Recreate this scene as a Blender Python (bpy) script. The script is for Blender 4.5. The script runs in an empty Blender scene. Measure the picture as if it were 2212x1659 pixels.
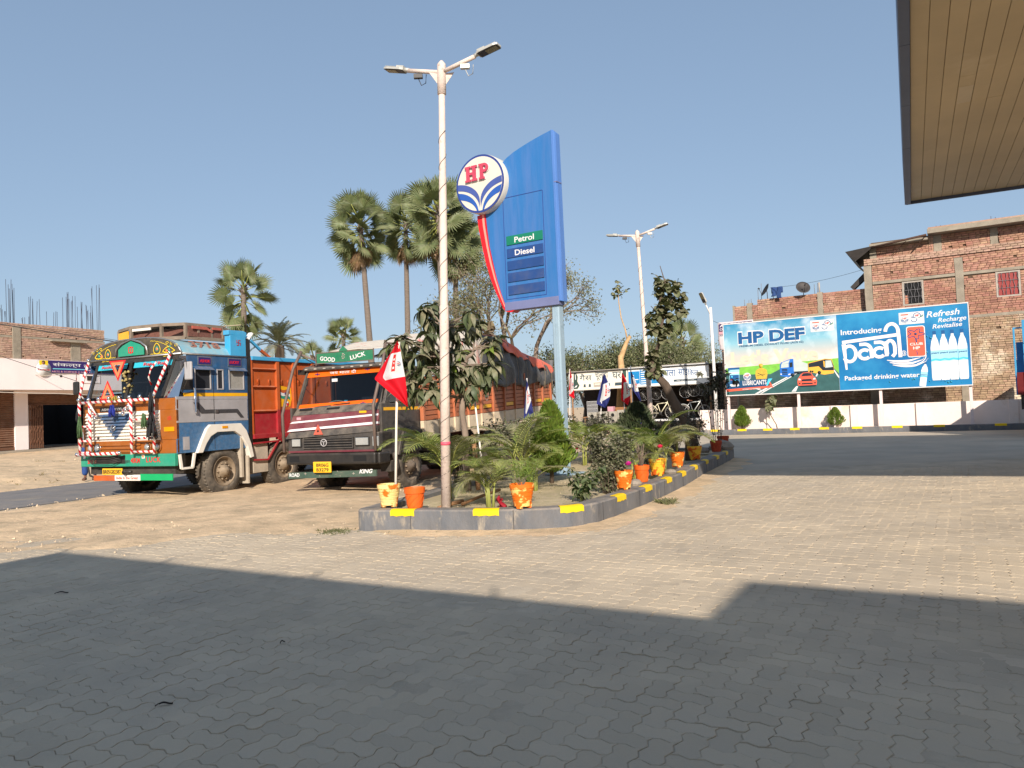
import bpy, math, random
import numpy as np
from mathutils import Vector, Matrix, noise
SC = bpy.context.scene
COL = SC.collection
RND = random.Random(11)
PI = math.pi
def rad(a): return a*PI/180
# ------------------------------------------------------------ camera, sky, sun, exposure
CAMH = 1.5
cam = bpy.data.cameras.new('camera'); camo = bpy.data.objects.new('camera', cam); COL.objects.link(camo)
cam.sensor_width = 36; cam.lens = 36*1663/2212; cam.clip_end = 2000; cam.clip_start = .05
_p, _r = rad(1.88), rad(2.34)
_f = Vector((0, math.cos(_p), math.sin(_p))); _x = Vector((1, 0, 0)); _u = _x.cross(_f)
_R = _x*math.cos(_r)-_u*math.sin(_r); _U = _x*math.sin(_r)+_u*math.cos(_r)
m = Matrix((_R, _U, -_f)).transposed().to_4x4(); m.translation = (0, 0, CAMH); camo.matrix_world = m
SC.camera = camo
SUN_EL, SUN_AZ = 27.0, -3.0        # elevation; direction the shadows run, degrees left of straight ahead
w = bpy.data.worlds.new('World'); SC.world = w; w.use_nodes = True
nt = w.node_tree; bg = nt.nodes['Background']
sky = nt.nodes.new('ShaderNodeTexSky'); sky.sky_type = 'NISHITA'; sky.sun_disc = False
sky.sun_elevation = rad(SUN_EL); sky.sun_rotation = rad(180+SUN_AZ)
sky.air_density = 1.0; sky.dust_density = 1.0; sky.ozone_density = 2.5; sky.altitude = 60
gm = nt.nodes.new('ShaderNodeGamma'); gm.inputs[1].default_value = .46; nt.links.new(sky.outputs[0], gm.inputs[0])   # a dusty winter sky is flatter than a clear one
tn_ = nt.nodes.new('ShaderNodeMix'); tn_.data_type = 'RGBA'; tn_.blend_type = 'MULTIPLY'; tn_.inputs[0].default_value = 1; tn_.inputs[7].default_value = (1.0,1.14,1.31,1)
nt.links.new(gm.outputs[0], tn_.inputs[6]); nt.links.new(tn_.outputs[2], bg.inputs[0]); bg.inputs[1].default_value = 0.15
sl = bpy.data.lights.new('sun', 'SUN'); sl.energy = 3.9; sl.angle = rad(.55); sl.color = (1, .9, .79)
so = bpy.data.objects.new('sun', sl); COL.objects.link(so)
_sd = Vector((math.sin(rad(SUN_AZ))*math.cos(rad(SUN_EL)), math.cos(rad(SUN_AZ))*math.cos(rad(SUN_EL)), -math.sin(rad(SUN_EL))))
so.rotation_euler = _sd.to_track_quat('-Z', 'Y').to_euler(); so.location = (4, -20, 30)
SC.view_settings.view_transform = 'Standard'; SC.view_settings.look = 'None'
SC.view_settings.exposure = 0.66; SC.view_settings.gamma = 1
SC.render.engine = 'CYCLES'; SC.cycles.max_bounces = 6; SC.cycles.transparent_max_bounces = 12
# ------------------------------------------------------------ helpers
class MB:
    """collects shapes, then links them as ONE mesh object"""
    def __init__(s): s.v = []; s.f = []; s.mi = []; s.cur = 0; s.mats = []; s.M = None; s.sm = []
    def mat(s, m):
        if m not in s.mats: s.mats.append(m)
        s.cur = s.mats.index(m); return s
    def add(s, vs, fs, smooth=False):
        o = len(s.v)
        if s.M is not None: vs = [s.M @ Vector(p) for p in vs]
        s.v += [tuple(p) for p in vs]; s.f += [tuple(i+o for i in f) for f in fs]
        s.mi += [s.cur]*len(fs); s.sm += [smooth]*len(fs); return s
    def bx(s, x0, x1, y0, y1, z0, z1):
        x0, x1 = min(x0, x1), max(x0, x1); y0, y1 = min(y0, y1), max(y0, y1); z0, z1 = min(z0, z1), max(z0, z1)
        return s.add([(x0,y0,z0),(x1,y0,z0),(x1,y1,z0),(x0,y1,z0),(x0,y0,z1),(x1,y0,z1),(x1,y1,z1),(x0,y1,z1)],
                     [(0,3,2,1),(4,5,6,7),(0,1,5,4),(1,2,6,5),(2,3,7,6),(3,0,4,7)])
    def bar(s, a, b, wd, dp=None, up=(0,0,1)):
        a, b = Vector(a), Vector(b); d = (b-a).normalized(); u = Vector(up)
        if abs(d.dot(u)) > .95: u = Vector((1,0,0))
        x = d.cross(u).normalized(); y = x.cross(d); dp = dp or wd; vs = []
        for p in (a, b):
            for i, j in ((-1,-1),(1,-1),(1,1),(-1,1)): vs.append(p+x*(i*wd/2)+y*(j*dp/2))
        return s.add(vs, [(3,2,1,0),(4,5,6,7),(0,1,5,4),(1,2,6,5),(2,3,7,6),(3,0,4,7)])
    def tube(s, pts, r, n=8, cap=True, smooth=True):
        pts = [Vector(p) for p in pts]; k = len(pts)
        rs = r if isinstance(r, (list, tuple)) else [r]*k
        ref = Vector((0,0,1)); vs = []; fs = []
        for i, p in enumerate(pts):
            d = (pts[min(i+1,k-1)]-pts[max(i-1,0)])
            d = d.normalized() if d.length > 1e-9 else Vector((0,0,1))
            if abs(d.dot(ref)) > .97: ref = Vector((1,0,0)) if abs(d.x) < .9 else Vector((0,1,0))
            x = d.cross(ref).normalized(); y = d.cross(x); ref = y.cross(d) if False else ref
            for j in range(n):
                a = 2*PI*j/n; vs.append(p+x*(rs[i]*math.cos(a))+y*(rs[i]*math.sin(a)))
        for i in range(k-1):
            for j in range(n):
                a, b = i*n+j, i*n+(j+1)%n; fs.append((a, b, b+n, a+n))
        if cap: fs += [tuple(range(n-1,-1,-1)), tuple(range((k-1)*n, k*n))]
        return s.add(vs, fs, smooth)
    def lathe(s, prof, n=20, c=(0,0,0), ax='z', smooth=True, close=False, cap=True):
        """prof: (radius, height) along the axis"""
        c = Vector(c); vs = []; fs = []; k = len(prof)
        for r, h in prof:
            for j in range(n):
                a = 2*PI*j/n; u, v = r*math.cos(a), r*math.sin(a)
                vs.append(c+Vector((u,v,h) if ax == 'z' else (h,u,v) if ax == 'x' else (v,h,u)))
        for i in range(k if close else k-1):
            for j in range(n):
                a, b = i*n+j, i*n+(j+1)%n; i2 = (i+1) % k; fs.append((a, b, i2*n+(j+1)%n, i2*n+j))
        if cap and not close: fs += [tuple(range(n-1,-1,-1)), tuple(range((k-1)*n, k*n))]
        return s.add(vs, fs, smooth)
    def poly(s, pts, th, plane='xz', at=0.0):
        """outline in a plane, thickness th along the third axis, front face at `at` (towards -y for xz)"""
        n = len(pts)
        def q(p, d):
            return (p[0], d, p[1]) if plane == 'xz' else (d, p[0], p[1]) if plane == 'yz' else (p[0], p[1], d)
        vs = [q(p, at) for p in pts]+[q(p, at+th) for p in pts]
        fs = [tuple(range(n)), tuple(range(2*n-1, n-1, -1))]+[((i+1)%n, i, i+n, (i+1)%n+n) for i in range(n)]
        return s.add(vs, fs)
    def grid(s, fn, nu, nv, smooth=True, closed=False):
        vs = [fn(i/nu, j/nv) for j in range(nv+1) for i in range(nu+1)]
        fs = [(j*(nu+1)+i, j*(nu+1)+i+1, (j+1)*(nu+1)+i+1, (j+1)*(nu+1)+i) for j in range(nv) for i in range(nu)]
        return s.add(vs, fs, smooth)
    def mesh(s, name, mt=None):
        me = bpy.data.meshes.new(name); me.from_pydata(s.v, [], s.f)
        for m in (s.mats or [mt]): me.materials.append(m)
        if s.mats: me.polygons.foreach_set('material_index', s.mi)
        me.polygons.foreach_set('use_smooth', s.sm); me.update(); return me
    def build(s, name, mt=None, parent=None, loc=None, rot=None, bevel=0, solid=0, fixn=True):
        me = s.mesh(name, mt)
        if fixn:
            import bmesh
            b = bmesh.new(); b.from_mesh(me); bmesh.ops.recalc_face_normals(b, faces=b.faces); b.to_mesh(me); b.free()
        return put(name, me, parent, loc, rot, bevel, solid)
def put(name, me, parent=None, loc=None, rot=None, bevel=0, solid=0):
    o = bpy.data.objects.new(name, me); COL.objects.link(o)
    if parent: o.parent = parent
    if loc: o.location = loc
    if rot: o.rotation_euler = rot
    if bevel:
        b = o.modifiers.new('bevel', 'BEVEL'); b.width = bevel; b.segments = 2; b.limit_method = 'ANGLE'; b.angle_limit = rad(40)
    if solid:
        b = o.modifiers.new('solid', 'SOLIDIFY'); b.thickness = solid; b.offset = 0
    return o
def tag(o, label=None, cat=None, group=None, kind=None):
    if label: o['label'] = label
    if cat: o['category'] = cat
    if group: o['group'] = group
    if kind: o['kind'] = kind
    return o
def thing(name, label, cat, loc=(0,0,0), rz=0, group=None):
    o = bpy.data.objects.new(name, None); COL.objects.link(o); o.location = loc; o.rotation_euler = (0,0,rz)
    o.empty_display_size = .2
    return tag(o, label, cat, group)
def kids(o): return [c for c in o.children]
def copy_tree(o, label, loc, rz=None, sc=None):
    def rec(src, par):
        c = src.copy(); COL.objects.link(c); c.parent = par
        for k in kids(src): rec(k, c)
        return c
    c = rec(o, None); c.location = loc; c['label'] = label
    if rz is not None: c.rotation_euler = (0,0,rz)
    if sc: c.scale = (sc,)*3 if not isinstance(sc, tuple) else sc
    return c
def inst(name, src, parent, loc, rot=None, sc=None):
    """another object on the same mesh data"""
    o = bpy.data.objects.new(name, src if isinstance(src, bpy.types.Mesh) else src.data); COL.objects.link(o); o.parent = parent
    o.location = loc
    if rot is not None: o.rotation_euler = rot
    if sc is not None: o.scale = (sc,)*3 if not isinstance(sc, (tuple, list)) else sc
    return o
_font = None
def text(s, mt, parent, x, z, h, y=-.003, width=None, name='lettering', ex=.0015, bold=0, shear=0, align='LEFT', rz=0, tilt=0, wide=1, face='y', rx=None, spacing=1):
    """flat print: letters of cap height h, lower left corner at local (x, y, z), facing -y; width squeezes them to fit"""
    cu = bpy.data.curves.new(name, 'FONT'); cu.body = s; cu.extrude = ex; cu.offset = bold; cu.shear = shear; cu.resolution_u = 3
    cu.space_character = spacing
    o = bpy.data.objects.new('tmp', cu); COL.objects.link(o)
    bpy.context.view_layer.update()
    dg = bpy.context.evaluated_depsgraph_get()
    me = bpy.data.meshes.new_from_object(o.evaluated_get(dg)); bpy.data.objects.remove(o); bpy.data.curves.remove(cu)
    n = len(me.vertices); co = np.empty(n*3); me.vertices.foreach_get('co', co); co = co.reshape(-1,3)
    if n == 0: return None
    lo, hi = co.min(0), co.max(0)
    asc = any(c in s for c in 'bdfhklti()@/') or any(c.isupper() or c.isdigit() for c in s)
    cap = .73 if ord(max(s)) < 0x900 else hi[1]-lo[1]
    k = h/cap
    wd = (hi[0]-lo[0])
    kx = (width/wd) if width else k*wide
    X = (co[:,0]-lo[0])*kx; Z = co[:,1]*k if ord(max(s)) < 0x900 else (co[:,1]-lo[1])*k
    if align == 'CENTER': X -= (hi[0]-lo[0])*kx/2
    c, sn = math.cos(tilt), math.sin(tilt)
    X, Z = X*c-Z*sn, X*sn+Z*c
    out = np.stack([X, -co[:,2]*1.0, Z], 1)
    me.vertices.foreach_set('co', out.ravel().astype(np.float32)); me.materials.clear(); me.materials.append(mt); me.update()
    o = bpy.data.objects.new(name, me); COL.objects.link(o); o.parent = parent; o.location = (x, y, z)
    o.rotation_euler = (rx or 0, 0, rz)
    return o
# ------------------------------------------------------------ materials
DUST = (.50, .40, .29)
def mat(name, col, rough=.6, metal=0, var=.12, scale=4, bump=0, bscale=60, dust=0, rnd=0, col2=None, c2=.5, c2s=6, spec=.4, stretch=None, trans=0, soft=.06, emit=0, hue=0, coat=0):
    m = bpy.data.materials.new(name); m.use_nodes = True; t = m.node_tree; N = t.nodes; L = t.links
    b = N['Principled BSDF']; b.inputs['Roughness'].default_value = rough; b.inputs['Metallic'].default_value = metal
    b.inputs['Specular IOR Level'].default_value = spec
    if coat: b.inputs['Coat Weight'].default_value = coat
    tc = N.new('ShaderNodeTexCoord'); src = tc.outputs['Object']
    if stretch:
        mp = N.new('ShaderNodeMapping'); mp.inputs['Scale'].default_value = stretch; L.new(src, mp.inputs[0]); src = mp.outputs[0]
    def noi(sc, det=5, ro=.6):
        n = N.new('ShaderNodeTexNoise'); n.inputs['Scale'].default_value = sc; n.inputs['Detail'].default_value = det; n.inputs['Roughness'].default_value = ro
        L.new(src, n.inputs['Vector']); return n.outputs['Fac']
    def rmap(v, a, bb, lo, hi, cl=True):
        n = N.new('ShaderNodeMapRange'); n.inputs[1].default_value = a; n.inputs[2].default_value = bb; n.inputs[3].default_value = lo; n.inputs[4].default_value = hi
        n.clamp = cl; L.new(v, n.inputs[0]); return n.outputs[0]
    def mix(a, c, f, mode='MIX'):
        n = N.new('ShaderNodeMix'); n.data_type = 'RGBA'; n.blend_type = mode
        for sock, val in ((n.inputs[6], a), (n.inputs[7], c), (n.inputs[0], f)):
            if isinstance(val, (tuple, list)): sock.default_value = (*val[:3], 1)
            elif isinstance(val, (int, float)): sock.default_value = val
            else: L.new(val, sock)
        return n.outputs[2]
    c = tuple(col)
    if col2: c = mix(col, col2, rmap(noi(c2s, 7, .65), c2-soft, c2+soft, 0, 1))
    if var:
        v = rmap(noi(scale, 6), .3, .7, 1-var, 1+var)
        cc = N.new('ShaderNodeCombineColor'); [L.new(v, cc.inputs[i]) for i in range(3)]
        c = mix(c, cc.outputs[0], 1.0, 'MULTIPLY')
    if rnd or hue:
        g = N.new('ShaderNodeNewGeometry'); oi = N.new('ShaderNodeObjectInfo')
        a = N.new('ShaderNodeMath'); a.operation = 'ADD'; L.new(g.outputs['Random Per Island'], a.inputs[0]); L.new(oi.outputs['Random'], a.inputs[1])
        fr = N.new('ShaderNodeMath'); fr.operation = 'FRACT'; L.new(a.outputs[0], fr.inputs[0])
        h = N.new('ShaderNodeHueSaturation')
        L.new(rmap(fr.outputs[0], 0, 1, 1-rnd, 1+rnd), h.inputs['Value'])
        if hue:
            m2 = N.new('ShaderNodeMath'); m2.operation = 'MULTIPLY'; m2.inputs[1].default_value = 7.31; L.new(fr.outputs[0], m2.inputs[0])
            f2 = N.new('ShaderNodeMath'); f2.operation = 'FRACT'; L.new(m2.outputs[0], f2.inputs[0])
            L.new(rmap(f2.outputs[0], 0, 1, .5-hue, .5+hue), h.inputs['Hue'])
        if isinstance(c, tuple): h.inputs['Color'].default_value = (*c, 1)
        else: L.new(c, h.inputs['Color'])
        c = h.outputs[0]
    if dust:
        g = N.new('ShaderNodeNewGeometry'); sp = N.new('ShaderNodeSeparateXYZ'); L.new(g.outputs['Normal'], sp.inputs[0])
        up = rmap(sp.outputs[2], 0, 1, .45, 1.6)
        nn = rmap(noi(scale*.8+1.5, 6, .7), .35, .75, .15, 1)
        mm = N.new('ShaderNodeMath'); mm.operation = 'MULTIPLY'; L.new(up, mm.inputs[0]); L.new(nn, mm.inputs[1])
        m3 = N.new('ShaderNodeMath'); m3.operation = 'MULTIPLY'; m3.use_clamp = True; m3.inputs[1].default_value = dust; L.new(mm.outputs[0], m3.inputs[0])
        c = mix(c, DUST, m3.outputs[0])
    if isinstance(c, tuple): b.inputs['Base Color'].default_value = (*c, 1)
    else: L.new(c, b.inputs['Base Color'])
    if bump:
        bp = N.new('ShaderNodeBump'); bp.inputs['Strength'].default_value = min(1, bump); bp.inputs['Distance'].default_value = .02*max(1, bump)
        L.new(noi(bscale, 6, .65), bp.inputs['Height']); L.new(bp.outputs[0], b.inputs['Normal'])
    if emit: b.inputs['Emission Strength'].default_value = emit
    if trans:
        tr = N.new('ShaderNodeBsdfTranslucent'); ms = N.new('ShaderNodeMixShader'); ms.inputs[0].default_value = trans
        if isinstance(c, tuple): tr.inputs[0].default_value = (*c, 1)
        else: L.new(mix(c, (1.25, 1.35, .7), 1.0, 'MULTIPLY'), tr.inputs[0])
        L.new(b.outputs[0], ms.inputs[1]); L.new(tr.outputs[0], ms.inputs[2]); L.new(ms.outputs[0], N['Material Output'].inputs[0])
    return m
def glass(name, tint=(.55,.6,.62), refl=.9):
    m = bpy.data.materials.new(name); m.use_nodes = True; t = m.node_tree; N = t.nodes; L = t.links
    N.remove(N['Principled BSDF'])
    a = N.new('ShaderNodeBsdfTransparent'); a.inputs[0].default_value = (*tint, 1)
    g = N.new('ShaderNodeBsdfGlossy'); g.inputs['Roughness'].default_value = .04; g.inputs[0].default_value = (refl, refl, refl, 1)
    fr = N.new('ShaderNodeFresnel'); fr.inputs[0].default_value = 1.5
    x = N.new('ShaderNodeMixShader'); L.new(fr.outputs[0], x.inputs[0]); L.new(a.outputs[0], x.inputs[1]); L.new(g.outputs[0], x.inputs[2])
    L.new(x.outputs[0], N['Material Output'].inputs[0]); return m
def S(r, g, b):
    """sRGB 0-255 to linear"""
    f = lambda c: (c/255/12.92 if c/255 <= .04045 else ((c/255+.055)/1.055)**2.4)
    return (f(r), f(g), f(b))
M_white = mat('white_paint', (.72,.69,.66), .6, var=.08, scale=3, dust=.12)
M_print_white = mat('white_print', (.72,.71,.7), .5, var=.03)
M_black = mat('black_paint', (.012,.012,.013), .45, var=.2, dust=.12)
M_rubber = mat('tyre_rubber', (.035,.033,.03), .85, var=.2, scale=8, dust=.55, bump=.3)
M_steel = mat('bare_steel', (.45,.44,.42), .4, .9, var=.15, scale=12)
M_chrome = mat('chrome', (.75,.75,.75), .12, 1, var=.04)
M_dark = mat('dark_underbody', (.02,.019,.018), .8, var=.2, dust=.35)
M_concrete = mat('raw_concrete', S(150,140,124), .9, var=.22, scale=2.5, bump=.6, bscale=25)
M_rust = mat('rusty_steel', (.09,.05,.035), .8, .3, var=.3, scale=20)
M_wire = mat('cable_sheath', (.03,.03,.03), .6, var=0)
AV = rad(-30.3)     # frame of the right-hand frontage and the yard: local x along it, y away from the camera
VX, VY = Vector((math.cos(AV), math.sin(AV), 0)), Vector((-math.sin(AV), math.cos(AV), 0))
# ------------------------------------------------------------ ground, road, pavement
def sstep(a, b, x):
    t = min(1, max(0, (x-a)/(b-a))); return t*t*(3-2*t)
BD = Vector((math.sin(rad(24.7)), math.cos(rad(24.7)), 0)); BN = Vector((math.cos(rad(24.7)), -math.sin(rad(24.7)), 0))
ISL = [(-2.1,10.3),(-2.08,10.12),(-1.96,10.02),(-1.35,9.86),(-.55,9.62),(.25,9.5),(.75,9.6),(1.1,9.95),(1.95,11.5),(2.95,13.6),(3.93,16.0),(4.75,17.8),(5.83,20.3),(5.3,20.75),(3.6,21.3),(1.9,21.4),(.6,18.2),(-1.1,13.2)]
ROAD_N, ROAD_F = 15.0, 19.35     # distances of the two road edges, measured across the road from the camera side
def roadn(x, y): return -(x*BN.x+y*BN.y)
def inyard(x, y):
    """>0 on the paved yard (metres from its soft edge)"""
    d1 = (9.75+.11*(x+2.1)) - y + .25*math.sin(x*1.3)+.15*math.sin(x*3.1+1)   # left of the planting bed the paving stops here
    if x > -2.1:
        d1 = max(d1, x - (-2.1+(y-10.1)*.36)) if y < 22 else x-(2.6+(y-22)*.2)
    return d1
def gz(x, y):
    d = inyard(x, y)
    rn = roadn(x, y)
    nz = noise.fractal(Vector((x*.7, y*.7, 0)), .9, 2, 5)*.035+noise.noise(Vector((x*.16, y*.16, 3)))*.05
    z = -.05 + .062*sstep(.35, -.55, d) + nz*sstep(.5, -1.2, d)
    z += .05*sstep(3, 0, abs(rn-14.3))*sstep(0, -1, d)*.5
    if rn > ROAD_N-.6: z = z*(1-sstep(ROAD_N-.6, ROAD_N+.1, rn)) + (-.075)*sstep(ROAD_N-.6, ROAD_N+.1, rn) if rn < ROAD_F-.1 else z
    if rn > ROAD_F: z = nz*1.1*sstep(ROAD_F, ROAD_F+.6, rn) + .42*sstep(ROAD_F+.8, ROAD_F+11, rn)+.1*sstep(ROAD_F+2.0, ROAD_F+2.5, rn)*sstep(ROAD_F+9, ROAD_F+7, rn)
    return z
M_soil = mat('dry_dirt', S(214,186,150), .95, var=.16, scale=1.3, bump=1.6, bscale=9, col2=S(178,158,128), c2=.56, c2s=2.3, soft=.12)
M_far = mat('far_dirt', S(196,178,150), .95, var=.15, scale=.4)
def axis(lo, hi, near, step):
    a = [0.0]
    out = []
    x = lo
    while x < hi:
        out.append(x)
        d = max(0, abs(x-near)-14); x += step*(1+d*.35)
    out.append(hi); return out
xs = axis(-700, 700, -3, .16); ys = axis(-300, 1200, 14, .17)
vs = [(x, y, gz(x, y) if abs(x) < 60 and -10 < y < 70 else (0 if y < 30 or x > -20 else .4)-.02) for y in ys for x in xs]
nx = len(xs)
fs = [(j*nx+i, j*nx+i+1, (j+1)*nx+i+1, (j+1)*nx+i) for j in range(len(ys)-1) for i in range(nx-1)]
g = MB(); g.mat(M_soil); g.add(vs, fs, True)
ground = g.build('ground', fixn=False); tag(ground, kind='structure')
# road: asphalt strip with dust on its edges, in lengths parallel to the left-hand shops
M_road = mat('asphalt', S(112,112,114), .9, var=.12, scale=.9, bump=.5, bscale=45, dust=.22, col2=S(140,134,124), c2=.63, c2s=1.2)
r = MB()
L0, L1 = -60, 160; n = 110; vs = []; fs = []
for i in range(n+1):
    t = L0+(L1-L0)*i/n
    a = ROAD_N+.12*noise.noise(Vector((t*.5,0,0))); b = ROAD_F+.15*noise.noise(Vector((t*.5,7,0)))
    for k in range(5):
        d = a+(b-a)*k/4; p = BD*t-BN*d; vs.append((p.x, p.y, -.012+.035*math.sin(PI*k/4)))
for i in range(n):
    for k in range(4): fs.append((i*5+k, (i+1)*5+k, (i+1)*5+k+1, i*5+k+1))
r.add(vs, fs, True); road = r.build('road', M_road, fixn=False); tag(road, kind='structure')
# paved yard: a bedding sheet, herringbone zigzag pavers on it; the nearest 300 are single objects
M_bed = mat('joint_sand', S(196,181,158), .95, var=.12, scale=3, bump=.6, bscale=40, col2=S(182,167,145), c2=.5, c2s=.9)
M_paver = mat('concrete_paver', S(198,181,155), .9, var=.10, scale=.8, bump=.3, bscale=55, rnd=.055, col2=S(176,163,144), c2=.55, c2s=.55, soft=.16)
M_farpave = mat('distant_paving', S(190,175,153), .9, var=.12, scale=.7, bump=.3, bscale=14, col2=S(168,158,142), c2=.55, c2s=.5, soft=.16)
def yard_outline():
    pts = [(-60,-40),(-60,3.0),(-20,7.9),(-8,9.15),(-2.2,9.75),(-2.2,10.3),(-1.0,13.3),(.7,18.2),(2.0,21.4),(2.4,24),(2.6,30)]
    pts += [(9.4+VX.x*s-VY.x*.2, 33.8+VX.y*s-VY.y*.2) for s in (-7.5,-.2,12,24)] + [(40,-40)]
    return pts
pv = MB(); pv.mat(M_farpave)
pv.add([(x,y,-.0065) for x,y in yard_outline()], [tuple(range(len(yard_outline())))])
pave = pv.build('pavement', fixn=False); tag(pave, kind='structure')
if pave.data.polygons[0].normal.z < 0: pave.data.flip_normals()
PW, NEARD = .118, 15.5
A_ = .011
def edge(p, q, fwd):
    """zigzag cell edge; the same curve whichever paver asks for it"""
    (x0,y0),(x1,y1) = p, q
    dx, dy = x1-x0, y1-y0
    nx_, ny_ = (0,1) if abs(dx) > abs(dy) else (1,0)
    s = 1 if (dx+dy) > 0 else -1
    o = []
    for t, a in ((0,0),(.28,A_),(.72,-A_)):
        a = a*s if s > 0 else (-A_ if t == .28 else A_ if t == .72 else 0)
        o.append((x0+dx*t+nx_*a, y0+dy*t+ny_*a))
    return o
def outline(hor):
    c = [(0,0),(1,0),(2,0),(2,1),(1,1),(0,1)] if hor else [(0,0),(1,0),(1,1),(1,2),(0,2),(0,1)]
    c = [(a*PW, b*PW) for a, b in c]; o = []
    for i in range(6): o += edge(c[i], c[(i+1)%6], True)
    cx, cy = (PW, PW/2) if hor else (PW/2, PW)
    return np.array([(a-cx, b-cy) for a, b in o]), (cx, cy)
def inset(o, d):
    n = len(o); out = []
    for i in range(n):
        a, b, c = o[i-1], o[i], o[(i+1)%n]
        e1 = (b-a)/np.linalg.norm(b-a); e2 = (c-b)/np.linalg.norm(c-b)
        nn = np.array([-(e1[1]+e2[1]), e1[0]+e2[0]]); nn /= np.linalg.norm(nn); out.append(b+nn*d)
    return np.array(out)
PM = []
for hor in (True, False):
    o, c = outline(hor); i1, i2 = inset(o, .002), inset(o, .0058); k = len(o)
    v3 = np.concatenate([np.c_[i1, np.full(k, -.022)], np.c_[i1, np.full(k, -.0022)], np.c_[i2, np.zeros(k)]])
    PM.append((v3, c, k))
def paver_faces(k):
    f = []
    for r_ in (0, 1):
        for i in range(k): f.append((r_*k+i, r_*k+(i+1)%k, (r_+1)*k+(i+1)%k, (r_+1)*k+i))
    f.append(tuple(range(2*k, 3*k))); return f
spots = []
N_ = int(20/PW)
prng = np.random.default_rng(5)
for i in range(-N_, N_):
    for j in range(-N_, N_):
        c = (i-j) % 4
        if c not in (0, 3): continue
        hor = c == 0
        v3, (cx, cy), k = PM[0 if hor else 1]
        lx, ly = i*PW+cx, j*PW+cy
        X, Y = VX.x*lx+VY.x*ly+.02, VX.y*lx+VY.y*ly
        if not (1.6 < Y < NEARD) or abs(X) > Y*.84+1.0: continue
        if inyard(X, Y) < -.35: continue
        spots.append((Y*Y+X*X, X, Y, 0 if hor else 1))
spots.sort()
ISLP = np.array(ISL)
def inside(x, y, P):
    n = len(P); r_ = False; j = n-1
    for i in range(n):
        if (P[i][1] > y) != (P[j][1] > y) and x < (P[j][0]-P[i][0])*(y-P[i][1])/(P[j][1]-P[i][1])+P[i][0]: r_ = not r_
        j = i
    return r_
spots = [s for s in spots if not inside(s[1], s[2], ISL)]
def jit(X, Y):
    sink = .003*noise.noise(Vector((X*.6, Y*.6, 9)))
    return sink+prng.normal(0, .0014), prng.normal(0, .008), prng.normal(0, .008)
pmesh = []
for v3, c, k in PM:
    me = bpy.data.meshes.new('paver'); me.from_pydata([tuple(p) for p in v3], [], paver_faces(k)); me.materials.append(M_paver); me.update(); pmesh.append(me)
# farther away the joints fill with dust, so those sit on the sheet's level
for d2, X, Y, t in [s for s in spots if abs(s[1]) < s[2]*.68][:300]:
    z, a, b = jit(X, Y); inst('paver', pmesh[t], pave, (X, Y, z), (a, b, AV+prng.normal(0,.01)))
done = set((s[1], s[2]) for s in [s for s in spots if abs(s[1]) < s[2]*.68][:300])
V, Fc, off = [], [], 0
ca, sa = math.cos(AV), math.sin(AV)
for d2, X, Y, t in spots:
    if (X, Y) in done: continue
    v3, c, k = PM[t]; z, a, b = jit(X, Y); r_ = prng.normal(0, .01)
    c2, s2 = math.cos(AV+r_), math.sin(AV+r_)
    q = np.c_[v3[:,0]*c2-v3[:,1]*s2+X, v3[:,0]*s2+v3[:,1]*c2+Y, v3[:,2]+z+v3[:,0]*a+v3[:,1]*b]
    V.append(q); Fc += [tuple(np.array(f)+off) for f in paver_faces(k)]; off += len(q)
me = bpy.data.meshes.new('distant_pavers'); me.from_pydata(np.concatenate(V).tolist(), [], [tuple(int(i) for i in f) for f in Fc]); me.materials.append(M_paver); me.update()
o = put('distant_pavers', me, pave); tag(o, kind='stuff')
# sand lying in the joints: a thin uneven sheet that fills some of them to the brim
js = MB(); nx_, ny_ = 150, 120; vs = []; fs = []
for j in range(ny_+1):
    for i in range(nx_+1):
        x, y = -13+26*i/nx_, 1.4+15.2*j/ny_
        z = -.0042+.0062*noise.fractal(Vector((x*.55,y*.55,4)), .8, 2, 6)+.0014*min(1,max(0,(y-5)/5))
        d = inyard(x, y); z = min(z, -.0018)-(.02 if d < -.5 or inside(x,y,ISL) else 0); vs.append((x,y,z))
fs = [(j*(nx_+1)+i,j*(nx_+1)+i+1,(j+1)*(nx_+1)+i+1,(j+1)*(nx_+1)+i) for j in range(ny_) for i in range(nx_)]
js.add(vs, fs, True); tag(js.build('joint_sand', M_bed, pave, fixn=False), kind='stuff')
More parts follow.
